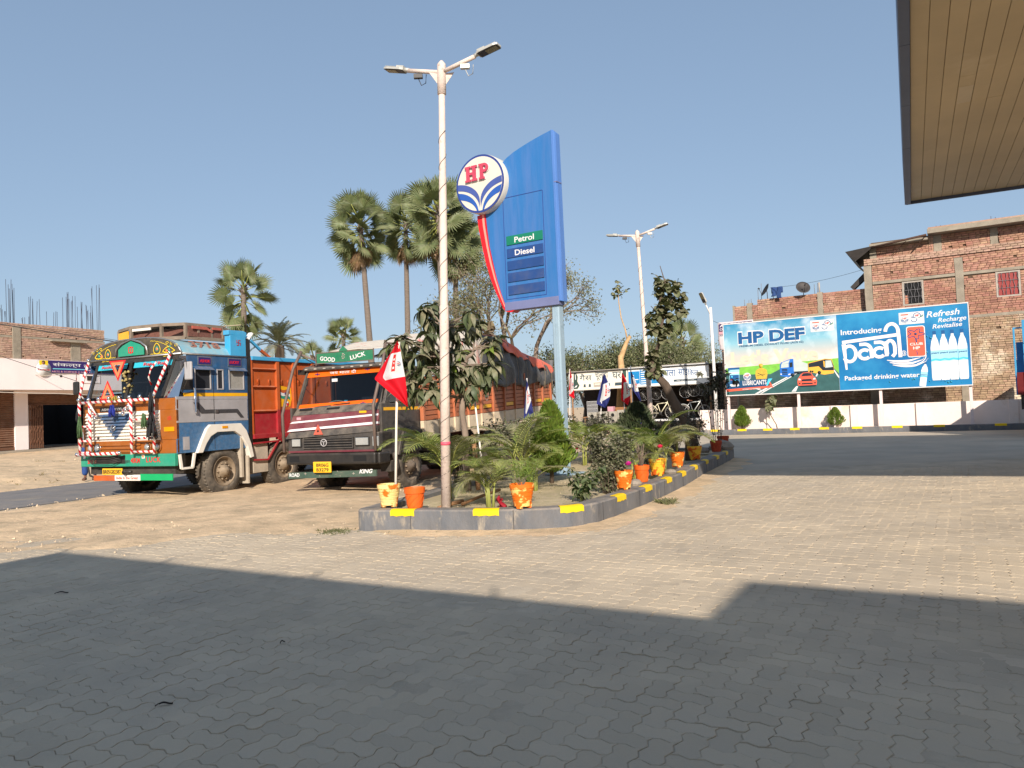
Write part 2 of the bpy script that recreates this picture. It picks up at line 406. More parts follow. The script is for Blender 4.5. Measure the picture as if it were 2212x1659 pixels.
# ------------------------------------------------------------ planting bed with its painted kerb
M_kerb = mat('grey_kerb_paint', S(92,97,104), .7, var=.22, scale=3, bump=.6, bscale=24, dust=.4, col2=S(158,148,132), c2=.63, c2s=4.5, stretch=(1,1,.4))
M_yellow = mat('yellow_kerb_paint', S(238,200,20), .6, var=.06, col2=S(190,150,60), c2=.68, c2s=9, soft=.03)
def kerb(name, pts, w_, h, label, closed=True, hole=True):
    """upright edging along a line; pts run anticlockwise round the bed, w_ is its thickness inwards"""
    t = thing(name, label, 'kerb', (pts[0][0], pts[0][1], 0))
    P = [Vector((p[0], p[1], 0)) for p in pts]; n_ = len(P); Q = []
    for i in range(n_):
        a = P[i-1] if (closed or i) else P[0]; c = P[(i+1)%n_] if (closed or i < n_-1) else P[-1]
        d = (c-a).normalized(); Q.append(P[i]+Vector((-d.y, d.x, 0))*w_)
    mb = MB(); O = P[0]; vs = []; fs = []
    for i in range(n_):
        jt = .012*noise.noise(P[i]*.9)
        for p, z in ((P[i], -.06), (P[i], h-.02+jt), (P[i].lerp(Q[i], .09), h+jt), (Q[i], h-.004+jt), (Q[i], -.06)): vs.append((p.x-O.x, p.y-O.y, z))
    for i in range(n_ if closed else n_-1):
        j = (i+1) % n_
        for k in range(4): fs.append((i*5+k, j*5+k, j*5+k+1, i*5+k+1))
    if not closed: fs += [(0,1,2,3,4), tuple((n_-1)*5+k for k in (4,3,2,1,0))]
    mb.add(vs, fs); mb.build('edging', M_kerb, t)
    return t
M_mortar_j = mat('dark_kerb_joint', S(60,58,56), .9, var=.3)  # dark tone of the kerb joints
def dens(P, step=.35):
    out = []
    for i in range(len(P)):
        a, b = Vector(P[i]), Vector(P[(i+1)%len(P)]); k = max(1, int((b-a).length/step))
        out += [tuple(a.lerp(b, q/k)) for q in range(k)]
    return out
def smoothline(P, it=2):
    for _ in range(it):
        Q = []
        for i in range(len(P)):
            a, b = Vector(P[i]), Vector(P[(i+1)%len(P)]); Q += [tuple(a.lerp(b,.2)), tuple(a.lerp(b,.8))]
        P = Q
    return P
ISLS = dens(smoothline(ISL, 1), .4)
bedk = kerb('planting_bed_kerb', ISLS, .26, .27, 'grey painted kerb with yellow dashes round the planting bed in the yard')
def mark(t, a, b, h, drop=.075, top=.1):
    """yellow dash wrapped over the kerb's edge"""
    O = t.location; mb = MB(); vs = []; fs = []
    pts = [Vector((*q, 0)) for q in (a if b is None else (Vector(a).lerp(Vector(b), i/5) for i in range(6)))]; k = len(pts)-1
    for i in range(k+1):
        d = (pts[min(k,i+1)]-pts[max(0,i-1)]).normalized(); nn = Vector((-d.y, d.x, 0)); p = pts[i]-O
        for q, z in ((p-nn*.006, h-drop+.006*math.sin(i*2.1)), (p-nn*.006, h-.012), (p+nn*.03, h+.006), (p+nn*top, h+.0065)): vs.append((q.x, q.y, z))
    for i in range(k):
        for c in range(3): fs.append((i*4+c, (i+1)*4+c, (i+1)*4+c+1, i*4+c+1))
    mb.add(vs, fs); mb.build('yellow_mark', M_yellow, t, solid=.004)
def along(P, s):
    L_ = 0
    for i in range(len(P)):
        a, b = Vector(P[i]), Vector(P[(i+1)%len(P)]); l = (b-a).length
        if L_+l >= s: return tuple(a.lerp(b, (s-L_)/l))
        L_ += l
    return P[0]
def nearest_s(P, q):
    best = (9e9, 0); L_ = 0
    for i in range(len(P)):
        a, b = Vector(P[i]), Vector(P[(i+1)%len(P)]); l = (b-a).length
        t = max(0, min(1, (Vector(q)-a).dot(b-a)/(l*l))); d = (a.lerp(b, t)-Vector(q)).length
        if d < best[0]: best = (d, L_+t*l)
        L_ += l
    return best[1]
for p, q in (((-1.61,9.95),(-1.32,9.87)),((-.58,9.45),(-.27,9.36)),((.6,9.3),(.93,9.5)),((1.43,10.41),(1.56,10.62)),((1.95,11.45),(2.08,11.7)),((2.43,12.51),(2.58,12.86)),((2.87,13.55),(3.05,13.9)),((3.42,14.75),(3.56,15.1)),((3.95,16.0),(4.1,16.35)),((4.5,17.2),(4.66,17.55)),((5.05,18.5),(5.2,18.8))):
    s0, s1 = nearest_s(ISLS, p), nearest_s(ISLS, q); mid = (s0+s1)/2
    mark(bedk, [along(ISLS, mid-.165+.33*i/8) for i in range(9)], None, .27)
for sj in [.55+1.35*i for i in range(11)]:   # joints between the kerb lengths
    s0_ = nearest_s(ISLS, (-1.9,9.98))+sj; a0, a1 = Vector((*along(ISLS, s0_),0)), Vector((*along(ISLS, s0_+.05),0)); d_ = (a1-a0).normalized(); n_ = Vector((d_.y,-d_.x,0)); mb = MB(); mb.bar(a0+n_*.0-bedk.location+Vector((0,0,-.02)), a0+n_*.0-bedk.location+Vector((0,0,.255)), .007, .006, up=tuple(n_)); mb.build('kerb_joint', M_mortar_j, bedk)
M_bedsoil = mat('bed_soil', S(196,178,146), .95, var=.2, scale=2.5, bump=1.6, bscale=14, col2=S(168,156,120), c2=.54, c2s=5, soft=.1)
bs = MB()
cx, cy = 1.6, 15.6
ring = [(cx+(x-cx)*.985+(.02 if x < 0 else -.05), cy+(y-cy)*.985) for x, y in ISLS]; vs = []; fs = []; K = 14
for k in range(K+1):
    for x, y in ring:
        t = k/K; px, py = x+(cx-x)*t*.98, y+(cy-y)*t*.98
        vs.append((px, py, .2+.02*noise.fractal(Vector((px*1.5,py*1.5,1)), .8, 2, 4)*min(1,k)))
n_ = len(ring)
for k in range(K):
    for i in range(n_): fs.append((k*n_+i, k*n_+(i+1)%n_, (k+1)*n_+(i+1)%n_, (k+1)*n_+i))
fs.append(tuple(K*n_+i for i in range(n_)))
bs.add(vs, fs, True); tag(bs.build('bed_soil', M_bedsoil), kind='structure')
# kerb along the far wall
def fa(s, d=0, z=0):
    p = Vector((9.4, 33.8, 0))+VX*s+VY*d; return (p.x, p.y, z)
wk = kerb('wall_kerb', [fa(s, -.12)[:2] for s in np.arange(-1.2, 26, 1.0)], .2, .23, 'grey kerb with yellow dashes along the foot of the white wall', closed=False)
for s in (-.75,.42,1.5,2.6,3.75,5.0,6.45,7.9,9.9,11.6,13.5,15.4): mark(wk, fa(s,-.12)[:2], fa(s+.38,-.12)[:2], .23, .08, .1)
# ------------------------------------------------------------ brick laying
M_brick = mat('red_brick', S(166,122,102), .9, var=.16, scale=9, bump=.8, bscale=60, rnd=.2, hue=.012, col2=S(190,158,134), c2=.6, c2s=.8, soft=.12)
M_brick_pale = mat('pale_brick', S(170,142,115), .9, var=.2, scale=8, bump=.8, bscale=60, rnd=.2, hue=.01, col2=S(224,206,180), c2=.57, c2s=1.1, soft=.08)
M_brick_old = mat('dusty_brick', S(172,138,118), .9, var=.16, scale=9, bump=.8, bscale=60, rnd=.17, hue=.01, col2=S(186,158,138), c2=.55, c2s=.7, soft=.15)
M_mortar = mat('dark_mortar', S(96,78,62), .95, var=.25, scale=8)
M_mortar_pale = mat('pale_mortar', S(150,122,100), .95, var=.25, scale=8)
BRV = []
def brick_mesh(mt, L=.228, H=.074, D_=.06):
    key = (mt.name, L)
    for k, me in BRV:
        if k == key: return me
    mb = MB(); mb.bx(-L/2, L/2, -D_/2, D_/2, -H/2, H/2); me = mb.mesh('brick', mt); BRV.append((key, me)); return me
def brickwall(parent, rects, holes, y, limit=None, seed=1, pale=None, mt=None, want=300, view=None, ch=.0865, bl=.242):
    """courses of single bricks over the rectangles; the first `want` in the photograph are objects, the rest one part"""
    rng = random.Random(seed); items = []
    mt = mt or M_brick
    for (x0, x1, z0, z1) in rects:
        nz = int(round((z1-z0)/ch)); c = (z1-z0)/nz
        for k in range(nz):
            zc = z0+(k+.5)*c; x = x0-(bl*.5 if k % 2 else 0)-rng.random()*.06
            wav = .008*math.sin(k*.7)
            while x < x1:
                L = bl*(1 if rng.random() > .12 else .62)
                a, b = max(x, x0), min(x+L, x1); x += L
                segs = [(a, b)]
                for (h0, h1, g0, g1) in holes:
                    if g0 < zc < g1:
                        ns = []
                        for (p, q) in segs:
                            if q <= h0 or p >= h1: ns.append((p, q))
                            else:
                                if p < h0: ns.append((p, h0))
                                if q > h1: ns.append((h1, q))
                        segs = ns
                for (p, q) in segs:
                    if q-p > .05: items.append(((p+q)/2, zc+wav*math.sin(p*1.3)+rng.gauss(0,.002), q-p-.013, c-.0125, y+rng.gauss(0,.005), rng.gauss(0,.006)))
    vis = [t for t in items if view is None or view(t[0], t[1])]
    vis.sort(key=lambda t: -(t[0]*.25+t[1]) if view else -t[1])
    one = set(id(t) for t in vis[:want])
    rest = {}
    for t in items:
        xc, zc, L, H, yy, ry = t
        m_ = pale if (pale and zc < pale[1]) else None
        mm = pale[0] if m_ else mt
        if id(t) in one:
            me = brick_mesh(mm); o = inst('brick', me, parent, (xc, yy, zc), (0, ry, 0), (L/.228, 1, H/.074))
        else: rest.setdefault(mm.name, (mm, []))[1].append(t)
    mb = MB()
    for nme, (mm, lst) in rest.items():
        mb.mat(mm)
        for xc, zc, L, H, yy, ry in lst: mb.bx(xc-L/2, xc+L/2, yy-.03, yy+.03, zc-H/2, zc+H/2)
    if mb.v: tag(mb.build('brickwork', None, parent, fixn=False), kind='stuff')
# ------------------------------------------------------------ right-hand brick building (frame A: x along the front, z up)
OA = (9.4, 33.8, 0)
rb = thing('brick_building', 'two storey bare brick building with two barred windows behind the blue hoarding', 'building', OA, AV)
FY = 1.6
holes = [(5.6,5.9,0,9),(8.91,9.2,0,6.83),(5.9,16,6.09,6.23),(7.0,7.78,5.1,6.09),(10.27,11.08,5.1,6.09),(5.9,16,4.36,4.5),(13.2,13.5,0,6.9)]
for h in ((6.6,6.68,6.5,6.58),(8.3,8.37,6.72,6.8),(7.9,7.98,6.3,6.37),(10.9,11,6.55,6.63),(9.35,9.5,6.0,6.08),(10.2,10.35,3.9,4.0)): holes.append(h)
mb = MB(); mb.bx(5.62, 16, FY+.02, FY+6, -.1, 7.15); mb.bx(5.9, 16, FY+.2, FY+5.8, 7.15, 7.9); mb.bx(-.02, 5.62, FY+.32, FY+5, -.1, 5.7); mb.bx(-.02,1.09,FY+.32,FY+.52,5.7,5.8); mb.bx(1.09,5.62,FY+.32,FY+.52,5.7,6.02)
mb.build('core_wall', M_mortar, rb)
vw = lambda x, z: z > 4.7 and x < 11.5
brickwall(rb, [(5.9,16,1.0,6.92)], holes, FY, seed=3, pale=(M_brick_pale, 4.4), view=vw, want=170)
mb = MB()   # brick corbel course and the upper storey set back a little
brickwall(rb, [(5.62,16,6.93,7.19)], [], FY-.06, seed=4, mt=M_brick_old, want=60, view=lambda x,z: x < 11.5)
brickwall(rb, [(5.9,8.04,7.2,7.66),(8.04,16,7.2,7.86)], [(5.85,6.1,7.1,9),(8.22,8.5,7.1,9),(10.18,10.44,7.1,9),(8.75,8.85,7.3,7.36),(9.25,9.33,7.32,7.38),(9.55,9.62,7.36,7.4)], FY+.17, seed=5, want=70, view=lambda x,z: x < 11.5)
brickwall(rb, [(.05,1.09,5.12,5.8),(1.09,5.6,5.12,6.02),(0,5.6,1.0,1.95)], [(.62,.85,5,6.2),(3.66,3.88,5,6.2),(2.2,2.3,5.5,5.56)], FY+.3, seed=6, pale=(M_brick_pale, 3), want=0)
for (a, b, y0, z0, z1) in ((5.6,5.9,FY-.02,0,6.93),(8.91,9.2,FY-.015,0,6.82),(13.2,13.5,FY-.015,0,6.9),(5.85,6.1,FY+.15,7.2,7.66),(8.22,8.5,FY+.15,7.2,7.86),(10.18,10.44,FY+.15,7.2,7.86),(-.03,.06,FY+.28,0,5.85),(.62,.85,FY+.28,5.1,5.9),(3.66,3.88,FY+.28,5.1,6.06)):
    mb = MB(); k = 12; n4 = 4
    vs = []; 
    for i in range(k+1):
        z = z0+(z1-z0)*i/k; j1, j2 = RND.uniform(-.012,.012), RND.uniform(-.012,.012)
        vs += [(a+j1,y0-.03,z),(b+j2,y0-.03,z),(b+j2,y0+.25,z),(a+j1,y0+.25,z)]
    fs = [(0,3,2,1),(k*4,k*4+1,k*4+2,k*4+3)]+[(i*4+c,i*4+(c+1)%4,i*4+4+(c+1)%4,i*4+4+c) for i in range(k) for c in range(4)]
    mb.add(vs, fs); mb.build('concrete_column', M_concrete, rb)
for (a, b, y0, z0, z1, nme) in ((5.9,8.91,FY-.04,6.1,6.22,'lintel_band'),(9.2,13.2,FY-.04,6.1,6.22,'lintel_band'),(5.9,8.91,FY-.04,4.37,4.49,'lintel_band'),(9.2,13.2,FY-.04,4.37,4.49,'lintel_band'),(.05,5.6,FY+.24,4.97,5.13,'floor_slab_edge'),
     (5.88,8.03,FY-.25,7.67,7.78,'roof_slab'),(8.03,16,FY-.45,7.87,8.06,'roof_slab')):
    mb = MB(); mb.bx(a, b, y0, y0+(.3 if 'roof' not in nme else 5.5), z0, z1); mb.build(nme, M_concrete, rb, bevel=.012)
mb = MB(); mb.bx(8.06,16,FY-.4,FY-.1,8.062,8.12); mb.build('parapet_course', M_brick_old, rb)
M_frame = mat('grey_window_frame', S(170,160,148), .8, var=.15, scale=6)
M_redsh = mat('red_shutter', S(150,62,58), .6, var=.15, scale=5, stretch=(6,1,.5))
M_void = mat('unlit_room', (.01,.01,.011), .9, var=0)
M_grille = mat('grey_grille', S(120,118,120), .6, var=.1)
def grille_window(x0, x1, z0, z1, shut, label=None):
    f = MB(); y = FY-.035
    for a,b,c,d in ((x0,x1,z1-.06,z1),(x0,x1,z0,z0+.06),(x0,x0+.07,z0+.06,z1-.06),(x1-.07,x1,z0+.06,z1-.06)): f.bx(a,b,y,y+.12,c,d)
    fo = f.build('window', M_frame, rb, bevel=.006)
    if label: fo['label'] = label
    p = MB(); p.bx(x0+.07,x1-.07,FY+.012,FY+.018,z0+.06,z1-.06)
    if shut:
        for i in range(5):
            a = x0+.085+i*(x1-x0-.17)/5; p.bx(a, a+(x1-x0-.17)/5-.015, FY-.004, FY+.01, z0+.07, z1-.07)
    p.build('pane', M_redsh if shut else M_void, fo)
    gr = MB(); n = 5
    for i in range(n+1):
        xx = x0+.08+(x1-x0-.16)*i/n; pts = []
        for k in range(13):
            zz = z0+.06+(z1-z0-.12)*k/12; pts.append((xx+(.022 if (i%2) else -.022)*math.sin(k*PI/3), FY-.03, zz))
        gr.tube(pts, .008, 5)
    for zz in (z0+.06+(z1-z0-.12)*.33, z0+.06+(z1-z0-.12)*.66): gr.bar((x0+.07,FY-.03,zz),(x1-.07,FY-.03,zz),.012)
    gr.build('grille', M_grille, fo)
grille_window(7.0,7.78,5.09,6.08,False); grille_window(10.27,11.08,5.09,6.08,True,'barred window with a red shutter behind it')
mb = MB(); mb.mat(mat('brick_infill', S(190,130,104), .9, rnd=.2))
for k in range(4): mb.bx(7.08,7.2,FY-.02,FY+.008,5.17+k*.088,5.17+k*.088+.075)
mb.build('window_infill', None, rb)
# tin lean-to roof and its strut at the left corner of the top storey
M_tin = mat('dark_tin', S(62,58,56), .6, .3, var=.2)
mb = MB(); mb.add([(5.0,FY-.75,7.5),(6.05,FY-.3,7.68),(6.05,FY+4,7.68),(5.0,FY+4,7.5),(5.35,FY-.4,7.12),(5.35,FY+4,7.12)],[(0,1,2,3),(0,3,5,4),(0,4,1)]); mb.build('tin_awning', M_tin, rb, solid=.02, fixn=False)
mb = MB(); mb.tube([(5.95,FY-.3,7.62),(8.0,FY-.5,7.82)],.045,8); mb.build('drain_pipe', M_rust, rb)
mb = MB(); mb.bar((7.4,FY-.05,7.25),(7.95,FY-.4,7.78),.03); mb.bar((6.65,FY-.05,7.2),(7.25,FY-.3,7.7),.02); mb.build('roof_strut', M_rust, rb)
mb = MB(); mb.add([(5.0,FY+.5,6.15),(5.62,FY+.5,6.75),(5.62,FY+.5,6.45),(5.12,FY+.5,6.02)],[(0,1,2,3)]); mb.build('stair_flight', M_tin, rb, solid=.35)
def rebar(parent, pts, mt=M_rust, r=.009):
    for (x, y, z, h, lx, ly) in pts:
        mb = MB(); mb.tube([(x,y,z),(x+lx*.5,y+ly*.4,z+h*.5),(x+lx,y+ly,z+h)], r, 5); mb.build('rebar', mt, parent)
rebar(rb, [(8.35,FY+.2,8.1,.16,0,0),(8.5,FY+.3,8.1,.18,0,0),(10.25,FY+.2,8.1,.24,0,0),(10.4,FY+.3,8.1,.2,0,0)])
rebar(rb, [(1.12,FY+.4,6.0,.5,.0,.0),(1.26,FY+.4,6.0,.75,.02,.0),(3.55,FY+.4,6.0,.45,-.01,0),(3.66,FY+.4,6.0,.5,.02,0),(.5,FY+.4,5.8,.3,0,0),(.68,FY+.4,5.8,.26,.02,0),(.8,FY+.4,5.8,.3,.0,0)], M_grille, .012)
mb = MB(); mb.tube([(3.75,FY+.35,6.0),(3.75,FY+.35,6.5)],.035,8); mb.tube([(1.8,FY+.3,5.6),(1.8,FY+.3,6.4)],.014,6); mb.build('roof_pipe', M_frame, rb)
def dish(x, z, yaw, label):
    t = thing('satellite_dish', label, 'satellite dish', Vector(OA)+VX*x+VY*(FY+.25)+Vector((0,0,z)), AV, 'satellite dishes on the low brick roof')
    mb = MB(); mb.M = Matrix.Translation((0,-.1,.38))@Matrix.Rotation(yaw,4,'Z')@Matrix.Rotation(rad(62),4,'X')
    mb.lathe([(.001,0),(.1,.008),(.2,.03),(.3,.075),(.305,.07),(.2,.02),(.1,0),(.001,-.006)], 22); mb.build('reflector', M_tin, t)
    mb = MB(); mb.tube([(0,.05,-.05),(0,.02,.3),(0,-.06,.38)],.016,6); mb.build('mast', M_rust, t)
    mb = MB(); mb.M = Matrix.Translation((0,-.1,.38))@Matrix.Rotation(yaw,4,'Z')@Matrix.Rotation(rad(62),4,'X'); mb.tube([(0,-.28,.06),(0,-.1,.34)],.01,5); mb.lathe([(.03,.3),(.035,.38)],8,(0,-.08,0)); mb.build('feed_arm', M_tin, t)
dish(3.1, 5.92, rad(25), 'tilted dark satellite dish on the low parapet right of the hanging jeans')
dish(1.55, 6.0, rad(-60), 'dark satellite dish seen side-on behind the hanging jeans')
M_jean = mat('blue_denim', S(44,70,118), .9, var=.25, scale=9, bump=.5)
jn = MB()
for sx in (-1, 1):
    jn.grid(lambda u, v: (sx*.02+sx*u*.2+.04*math.sin(v*5+sx), .02*math.sin(u*7+v*9)-.03, -v*.42-(.1*v if sx > 0 else 0)), 8, 8)
jn.grid(lambda u, v: (-.24+u*.5, .02*math.sin(u*9)+.035, -.02-v*.25), 8, 5)
jo = jn.build('hanging_jeans', M_jean, None, Vector(OA)+VX*2.0+VY*(FY+.1)+Vector((0,0,6.48)), (0,0,AV), solid=.012); tag(jo, 'dark blue jeans hung to dry on the roof line between the dishes', 'jeans')
def cable(name, pts, label, r=.008, sag=0, mt=M_wire, cat='cable', group=None, n=14):
    mb = MB()
    for a, b in zip(pts[:-1], pts[1:]):
        a, b = Vector(a), Vector(b)
        mb.tube([a.lerp(b, i/n)-Vector((0,0,sag*4*(i/n)*(1-i/n))) for i in range(n+1)], r, 5, cap=False)
    return tag(mb.build(name, mt), label, cat, group)
LA = lambda x, y, z: tuple(Vector(OA)+VX*x+VY*y+Vector((0,0,z)))
cable('clothes_line', [LA(1.75,FY+.1,6.47),LA(3.6,FY+.3,6.55),LA(5.6,FY+.3,6.85)], 'thin washing line from the jeans to the tall brick storey', .007, .03)
# ------------------------------------------------------------ white boundary wall
bw = thing('boundary_wall', 'low white plastered wall below the big blue hoarding', 'wall', OA, AV)
M_wall = mat('stained_whitewash', S(238,222,212), .8, var=.08, scale=1.2, bump=.35, bscale=18, col2=S(206,186,160), c2=.66, c2s=1.1, soft=.1, dust=.12)
mb = MB(); mb.bx(-1.4,25,.55,.72,-.05,1.1); mb.build('plaster_panel', M_wall, bw, bevel=.008)
for x in (-1.3,1.55,4.15,4.9,7.3,10.4,13.2,16): 
    mb = MB(); mb.bx(x,x+.3,.47,.56,-.05,1.105); mb.build('pier', M_wall, bw, bevel=.006)
mb = MB(); mb.bx(4.3,4.36,.1,.5,.0,.98); mb.build('fin', M_wall, bw)
# ------------------------------------------------------------ brick pier with the coaching banner, left of the hoarding
bp = thing('brick_gate_pier', 'dark brick pier standing between the bicycle shop and the hoarding', 'wall', OA, AV)
mb = MB(); mb.bx(-.62,.02,1.9,2.4,0,3.9); mb.build('core_wall', M_mortar, bp)
brickwall(bp, [(-.62,.02,0,3.9)], [], 1.88, seed=8, mt=M_brick_old, want=60)
M_cloth_w = mat('banner_cloth', S(205,195,196), .8, var=.08, scale=3)
cb = thing('coaching_banner', 'torn white and purple coaching centre banner on the brick pier', 'banner', LA(-.75,1.8,3.75), AV)
mb = MB(); mb.grid(lambda u, v: (.02+u*1.62+.05*(1-u)*(v<.25), -.03*math.sin(u*6)*math.sin(v*5)-.02, .02+v*1.36+(.16*(.5-u) if v < .1 and u < .5 else 0)), 16, 14); mb.build('cloth', M_cloth_w, cb, solid=.006, fixn=False)
M_purple = mat('purple_print', S(70,50,96), .7, var=.1); M_pink = mat('pink_print', S(205,150,160), .7, var=.05); M_greypr = mat('grey_print', S(128,122,130), .8, var=.2)
mb = MB(); mb.mat(M_purple); mb.poly([(.08,.96),(1.6,1.0),(1.6,1.33),(.08,1.3)],.004,at=-.06); mb.mat(M_pink); mb.poly([(.08,.82),(1.6,.86),(1.6,.98),(.08,.94)],.004,at=-.057)
mb.mat(M_greypr); mb.poly([(.75,.1),(1.6,.12),(1.6,.72),(1.0,.66),(.8,.45)],.004,at=-.06); mb.mat(M_purple); mb.poly([(.85,.12),(1.6,.14),(1.6,.28),(.85,.26)],.004,at=-.064); mb.build('printed_bands', None, cb)
text('ASGHAR', M_print_white, cb, .12, 1.16, .14, -.066, 1.4, bold=.02); text('COACHING CENTRE', M_print_white, cb, .12, 1.0, .1, -.066, 1.4, bold=.015)
text('For Class  8th to 10th (All Sub.)', M_purple, cb, .12, .74, .055, -.062, 1.4); text('11th & 12th (Maths only)', M_purple, cb, .3, .64, .055, -.062, 1.1)
# ------------------------------------------------------------ left-hand shops under construction (frame: x along the road, y away)
LZ = rad(65.3); OL = Vector((-23.5, 37.0, 0))
lb = thing('brick_shop_block', 'unfinished brick shop block with white fascia and open shutters across the road', 'building', OL, LZ)
def fp(s, z, y=-1.5):
    k = (36.8+y)/36.8; return (-23.8+(s+23.8)*k, 1.5+(z-1.5)*k)
X0, X1 = -9, fp(4.5,0)[0]
zt, zf, zb = fp(0,6.62)[1], fp(0,4.88)[1], fp(0,3.4)[1]
M_pinkw = mat('pinkish_whitewash', S(240,226,222), .8, var=.05, scale=.9, col2=S(214,196,184), c2=.72, c2s=1.4, soft=.1)
mb = MB(); mb.bx(X0, X1+2.5, -1.52, -1.3, zb, zf); mb.bx(X0, X1+2.5, -1.3, 6, zb+.02, zb+.2); mb.build('fascia', M_pinkw, lb)
mb = MB(); mb.bx(X0, X1-.02, -1.33, 5.5, zf, zt-.1); mb.build('core_wall', M_mortar_pale, lb)
c1a, c1b = fp(-.41,0)[0], fp(-.02,0)[0]; c2a, c2b = fp(2.54,0)[0], fp(3.07,0)[0]; la, lbx = fp(1.42,0)[0], fp(3.32,0)[0]
zl0, zl1 = fp(0,5.9)[1], fp(0,6.0)[1]
zc1 = fp(0,6.47)[1]
hl = [(c1a,c1b,zf,zc1),(c2a,c2b,zf,zl0),(-9,X1,zl0,zl1)]
for q in ((.3,zl1+.05),(1.0,zl1+.05),(1.75,zl1+.05),(2.5,zl1+.05),(3.3,zl1+.05),(.2,zf+.1),(.9,zf+.08),(-.9,zf+.12),(1.55,zf+.35),(3.2,zf+.05)): hl.append((q[0],q[0]+.09,q[1],q[1]+.07))
brickwall(lb, [(X0,X1,zf+.01,zt)], hl, -1.36, seed=12, mt=M_brick_old, want=300, view=lambda x, z: x > -1.6, ch=.082, bl=.235)
for a, b, z0, z1 in ((c1a,c1b,zf,zc1),(c2a,c2b,zf,zl0)):
    mb = MB(); mb.bx(a,b,-1.43,-1.2,z0,z1); mb.build('concrete_column', M_concrete, lb, bevel=.01)
mb = MB(); mb.bx(X0,X1,-1.4,-1.2,zl0+.002,zl1); mb.build('tie_beam', M_concrete, lb); mb = MB(); mb.bx(la,lbx,-1.62,-1.2,zl0-.06,zl0+.0); mb.build('lintel', M_concrete, lb)
M_rebar2 = mat('starter_bar', S(70,72,84), .7, .2, var=.1)
rr = random.Random(4)
for base, n, h in ((-.87,3,.9),(-.6,3,.7),(-.42,2,1.9),(-.28,3,2.2),(-.1,2,2.2),(.3,4,.4),(.75,3,1.5),(.98,3,1.6),(1.75,4,.95),(2.55,3,2.0),(2.75,3,1.9),(3.4,5,1.5),(4.15,4,2.5),(4.45,3,2.5),(-1.4,4,1.8),(4.75,4,2.7),(5.7,5,2.0)):
    for k in range(n):
        x = fp(base+k*.075,0)[0]; hh = h*rr.uniform(.75,1)*.96
        rebar(lb, [(x, -1.25+rr.uniform(0,.5) if x < X1 else 1.5, zt-.15 if x < X1 else zf, hh+(.15 if x < X1 else 1.5), rr.gauss(0,.03), rr.gauss(0,.03))], M_rebar2, .011)
# floor, pillars, shutters
zp = .52
mb = MB(); mb.bx(X0,7,-1.2,8,-.2,zp); mb.build('floor_slab', M_concrete, lb, bevel=.02)
for i, (y, z) in enumerate(((-1.5,.36),(-1.8,.2))):
    mb = MB(); mb.bx(X0,1.2-i*.6,y,-1.2-.3*i,-.2,z); mb.build('step', M_concrete, lb, bevel=.015)
for a, b in ((-.43,.21),(3.6,4.1),(-4.6,-4.0)):
    mb = MB(); mb.bx(a,b,0,.45,zp,zb+.02); mb.build('pillar', M_pinkw, lb, bevel=.01)
mb = MB(); mb.bx(2.3,2.62,3.5,3.8,zp,zb); mb.build('inner_pillar', M_pinkw, lb)
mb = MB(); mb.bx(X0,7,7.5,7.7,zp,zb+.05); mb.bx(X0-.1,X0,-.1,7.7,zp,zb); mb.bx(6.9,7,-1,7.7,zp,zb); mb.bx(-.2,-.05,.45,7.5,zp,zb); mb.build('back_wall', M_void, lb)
M_shut = mat('brown_shutter', S(112,74,54), .6, .2, var=.2, scale=3, dust=.25)
mb = MB()
nsl = 26
for k in range(nsl):
    z = zp+.16+k*(zb-zp-.16)/nsl; h = (zb-zp-.16)/nsl
    mb.add([(-4,.1,z),(-.43,.1,z),(-.43,.06,z+h*.5),(-4,.06,z+h*.5),(-.43,.1,z+h),(-4,.1,z+h)],[(0,1,2,3),(3,2,4,5)])
mb.bx(-4,-.43,.05,.14,zp+.02,zp+.15); mb.build('rolling_shutter', M_shut, lb)
mb = MB()
for k in range(8):
    z = zb-.62+k*.075; mb.add([(.21,.2,z),(3.6,.2,z),(3.6,.17,z+.037),(.21,.17,z+.037),(3.6,.2,z+.075),(.21,.2,z+.075)],[(0,1,2,3),(3,2,4,5)])
mb.bx(.21,3.6,.16,.26,zb-.66,zb-.62); mb.build('raised_shutter', M_shut, lb)
mb = MB(); mb.bx(.21,3.6,-.02,.15,zb-.12,zb+.02); mb.build('shutter_box', M_pinkw, lb)
mb = MB()
for k in range(8):
    x = .27+k*.09; mb.bx(x,x+.045,.0,.04,zp+.03,zb-.66)
for r_ in range(4):
    for k in range(4):
        z = zp+.25+r_*.55; mb.bar((.3+k*.16,-.01,z),(.38+k*.16,-.01,z+.28),.02); mb.bar((.46+k*.16,-.01,z),(.38+k*.16,-.01,z+.28),.02)
mb.build('collapsible_gate', M_shut, lb)
# coaching board on the fascia
sx0, sz1 = fp(.66,4.86); sz0 = fp(.66,4.25)[1]; sx1 = fp(5.2,0)[0]
cs = thing('coaching_signboard', 'purple Hindi coaching class board with a portrait on the white fascia', 'sign', OL+Matrix.Rotation(LZ,3,'Z')@Vector((sx0,-1.55,sz0)), LZ)
W_, H_ = sx1-sx0, sz1-sz0
M_dpurple = mat('deep_purple_print', S(52,36,98), .5, var=.05); M_ypr = mat('yellow_print', S(238,205,40), .5, var=.05); M_cyan = mat('cyan_print', S(120,205,220), .5, var=.05); M_redpr = mat('red_print', S(205,52,48), .5, var=.05)
mb = MB(); mb.bx(0,W_,-.03,.02,0,H_); mb.build('board', M_dpurple, cs)
mb = MB(); mb.mat(M_print_white); mb.bx(-.05,.4,-.036,-.03,0,H_*.99); mb.lathe([(.36,-.002),(.36,.004)],30,(.3,-.037,H_*.28),'y'); mb.mat(M_ypr); mb.bx(.08,.5,-.046,-.038,H_*.6,H_*.98); mb.build('portrait_panel', None, cs)
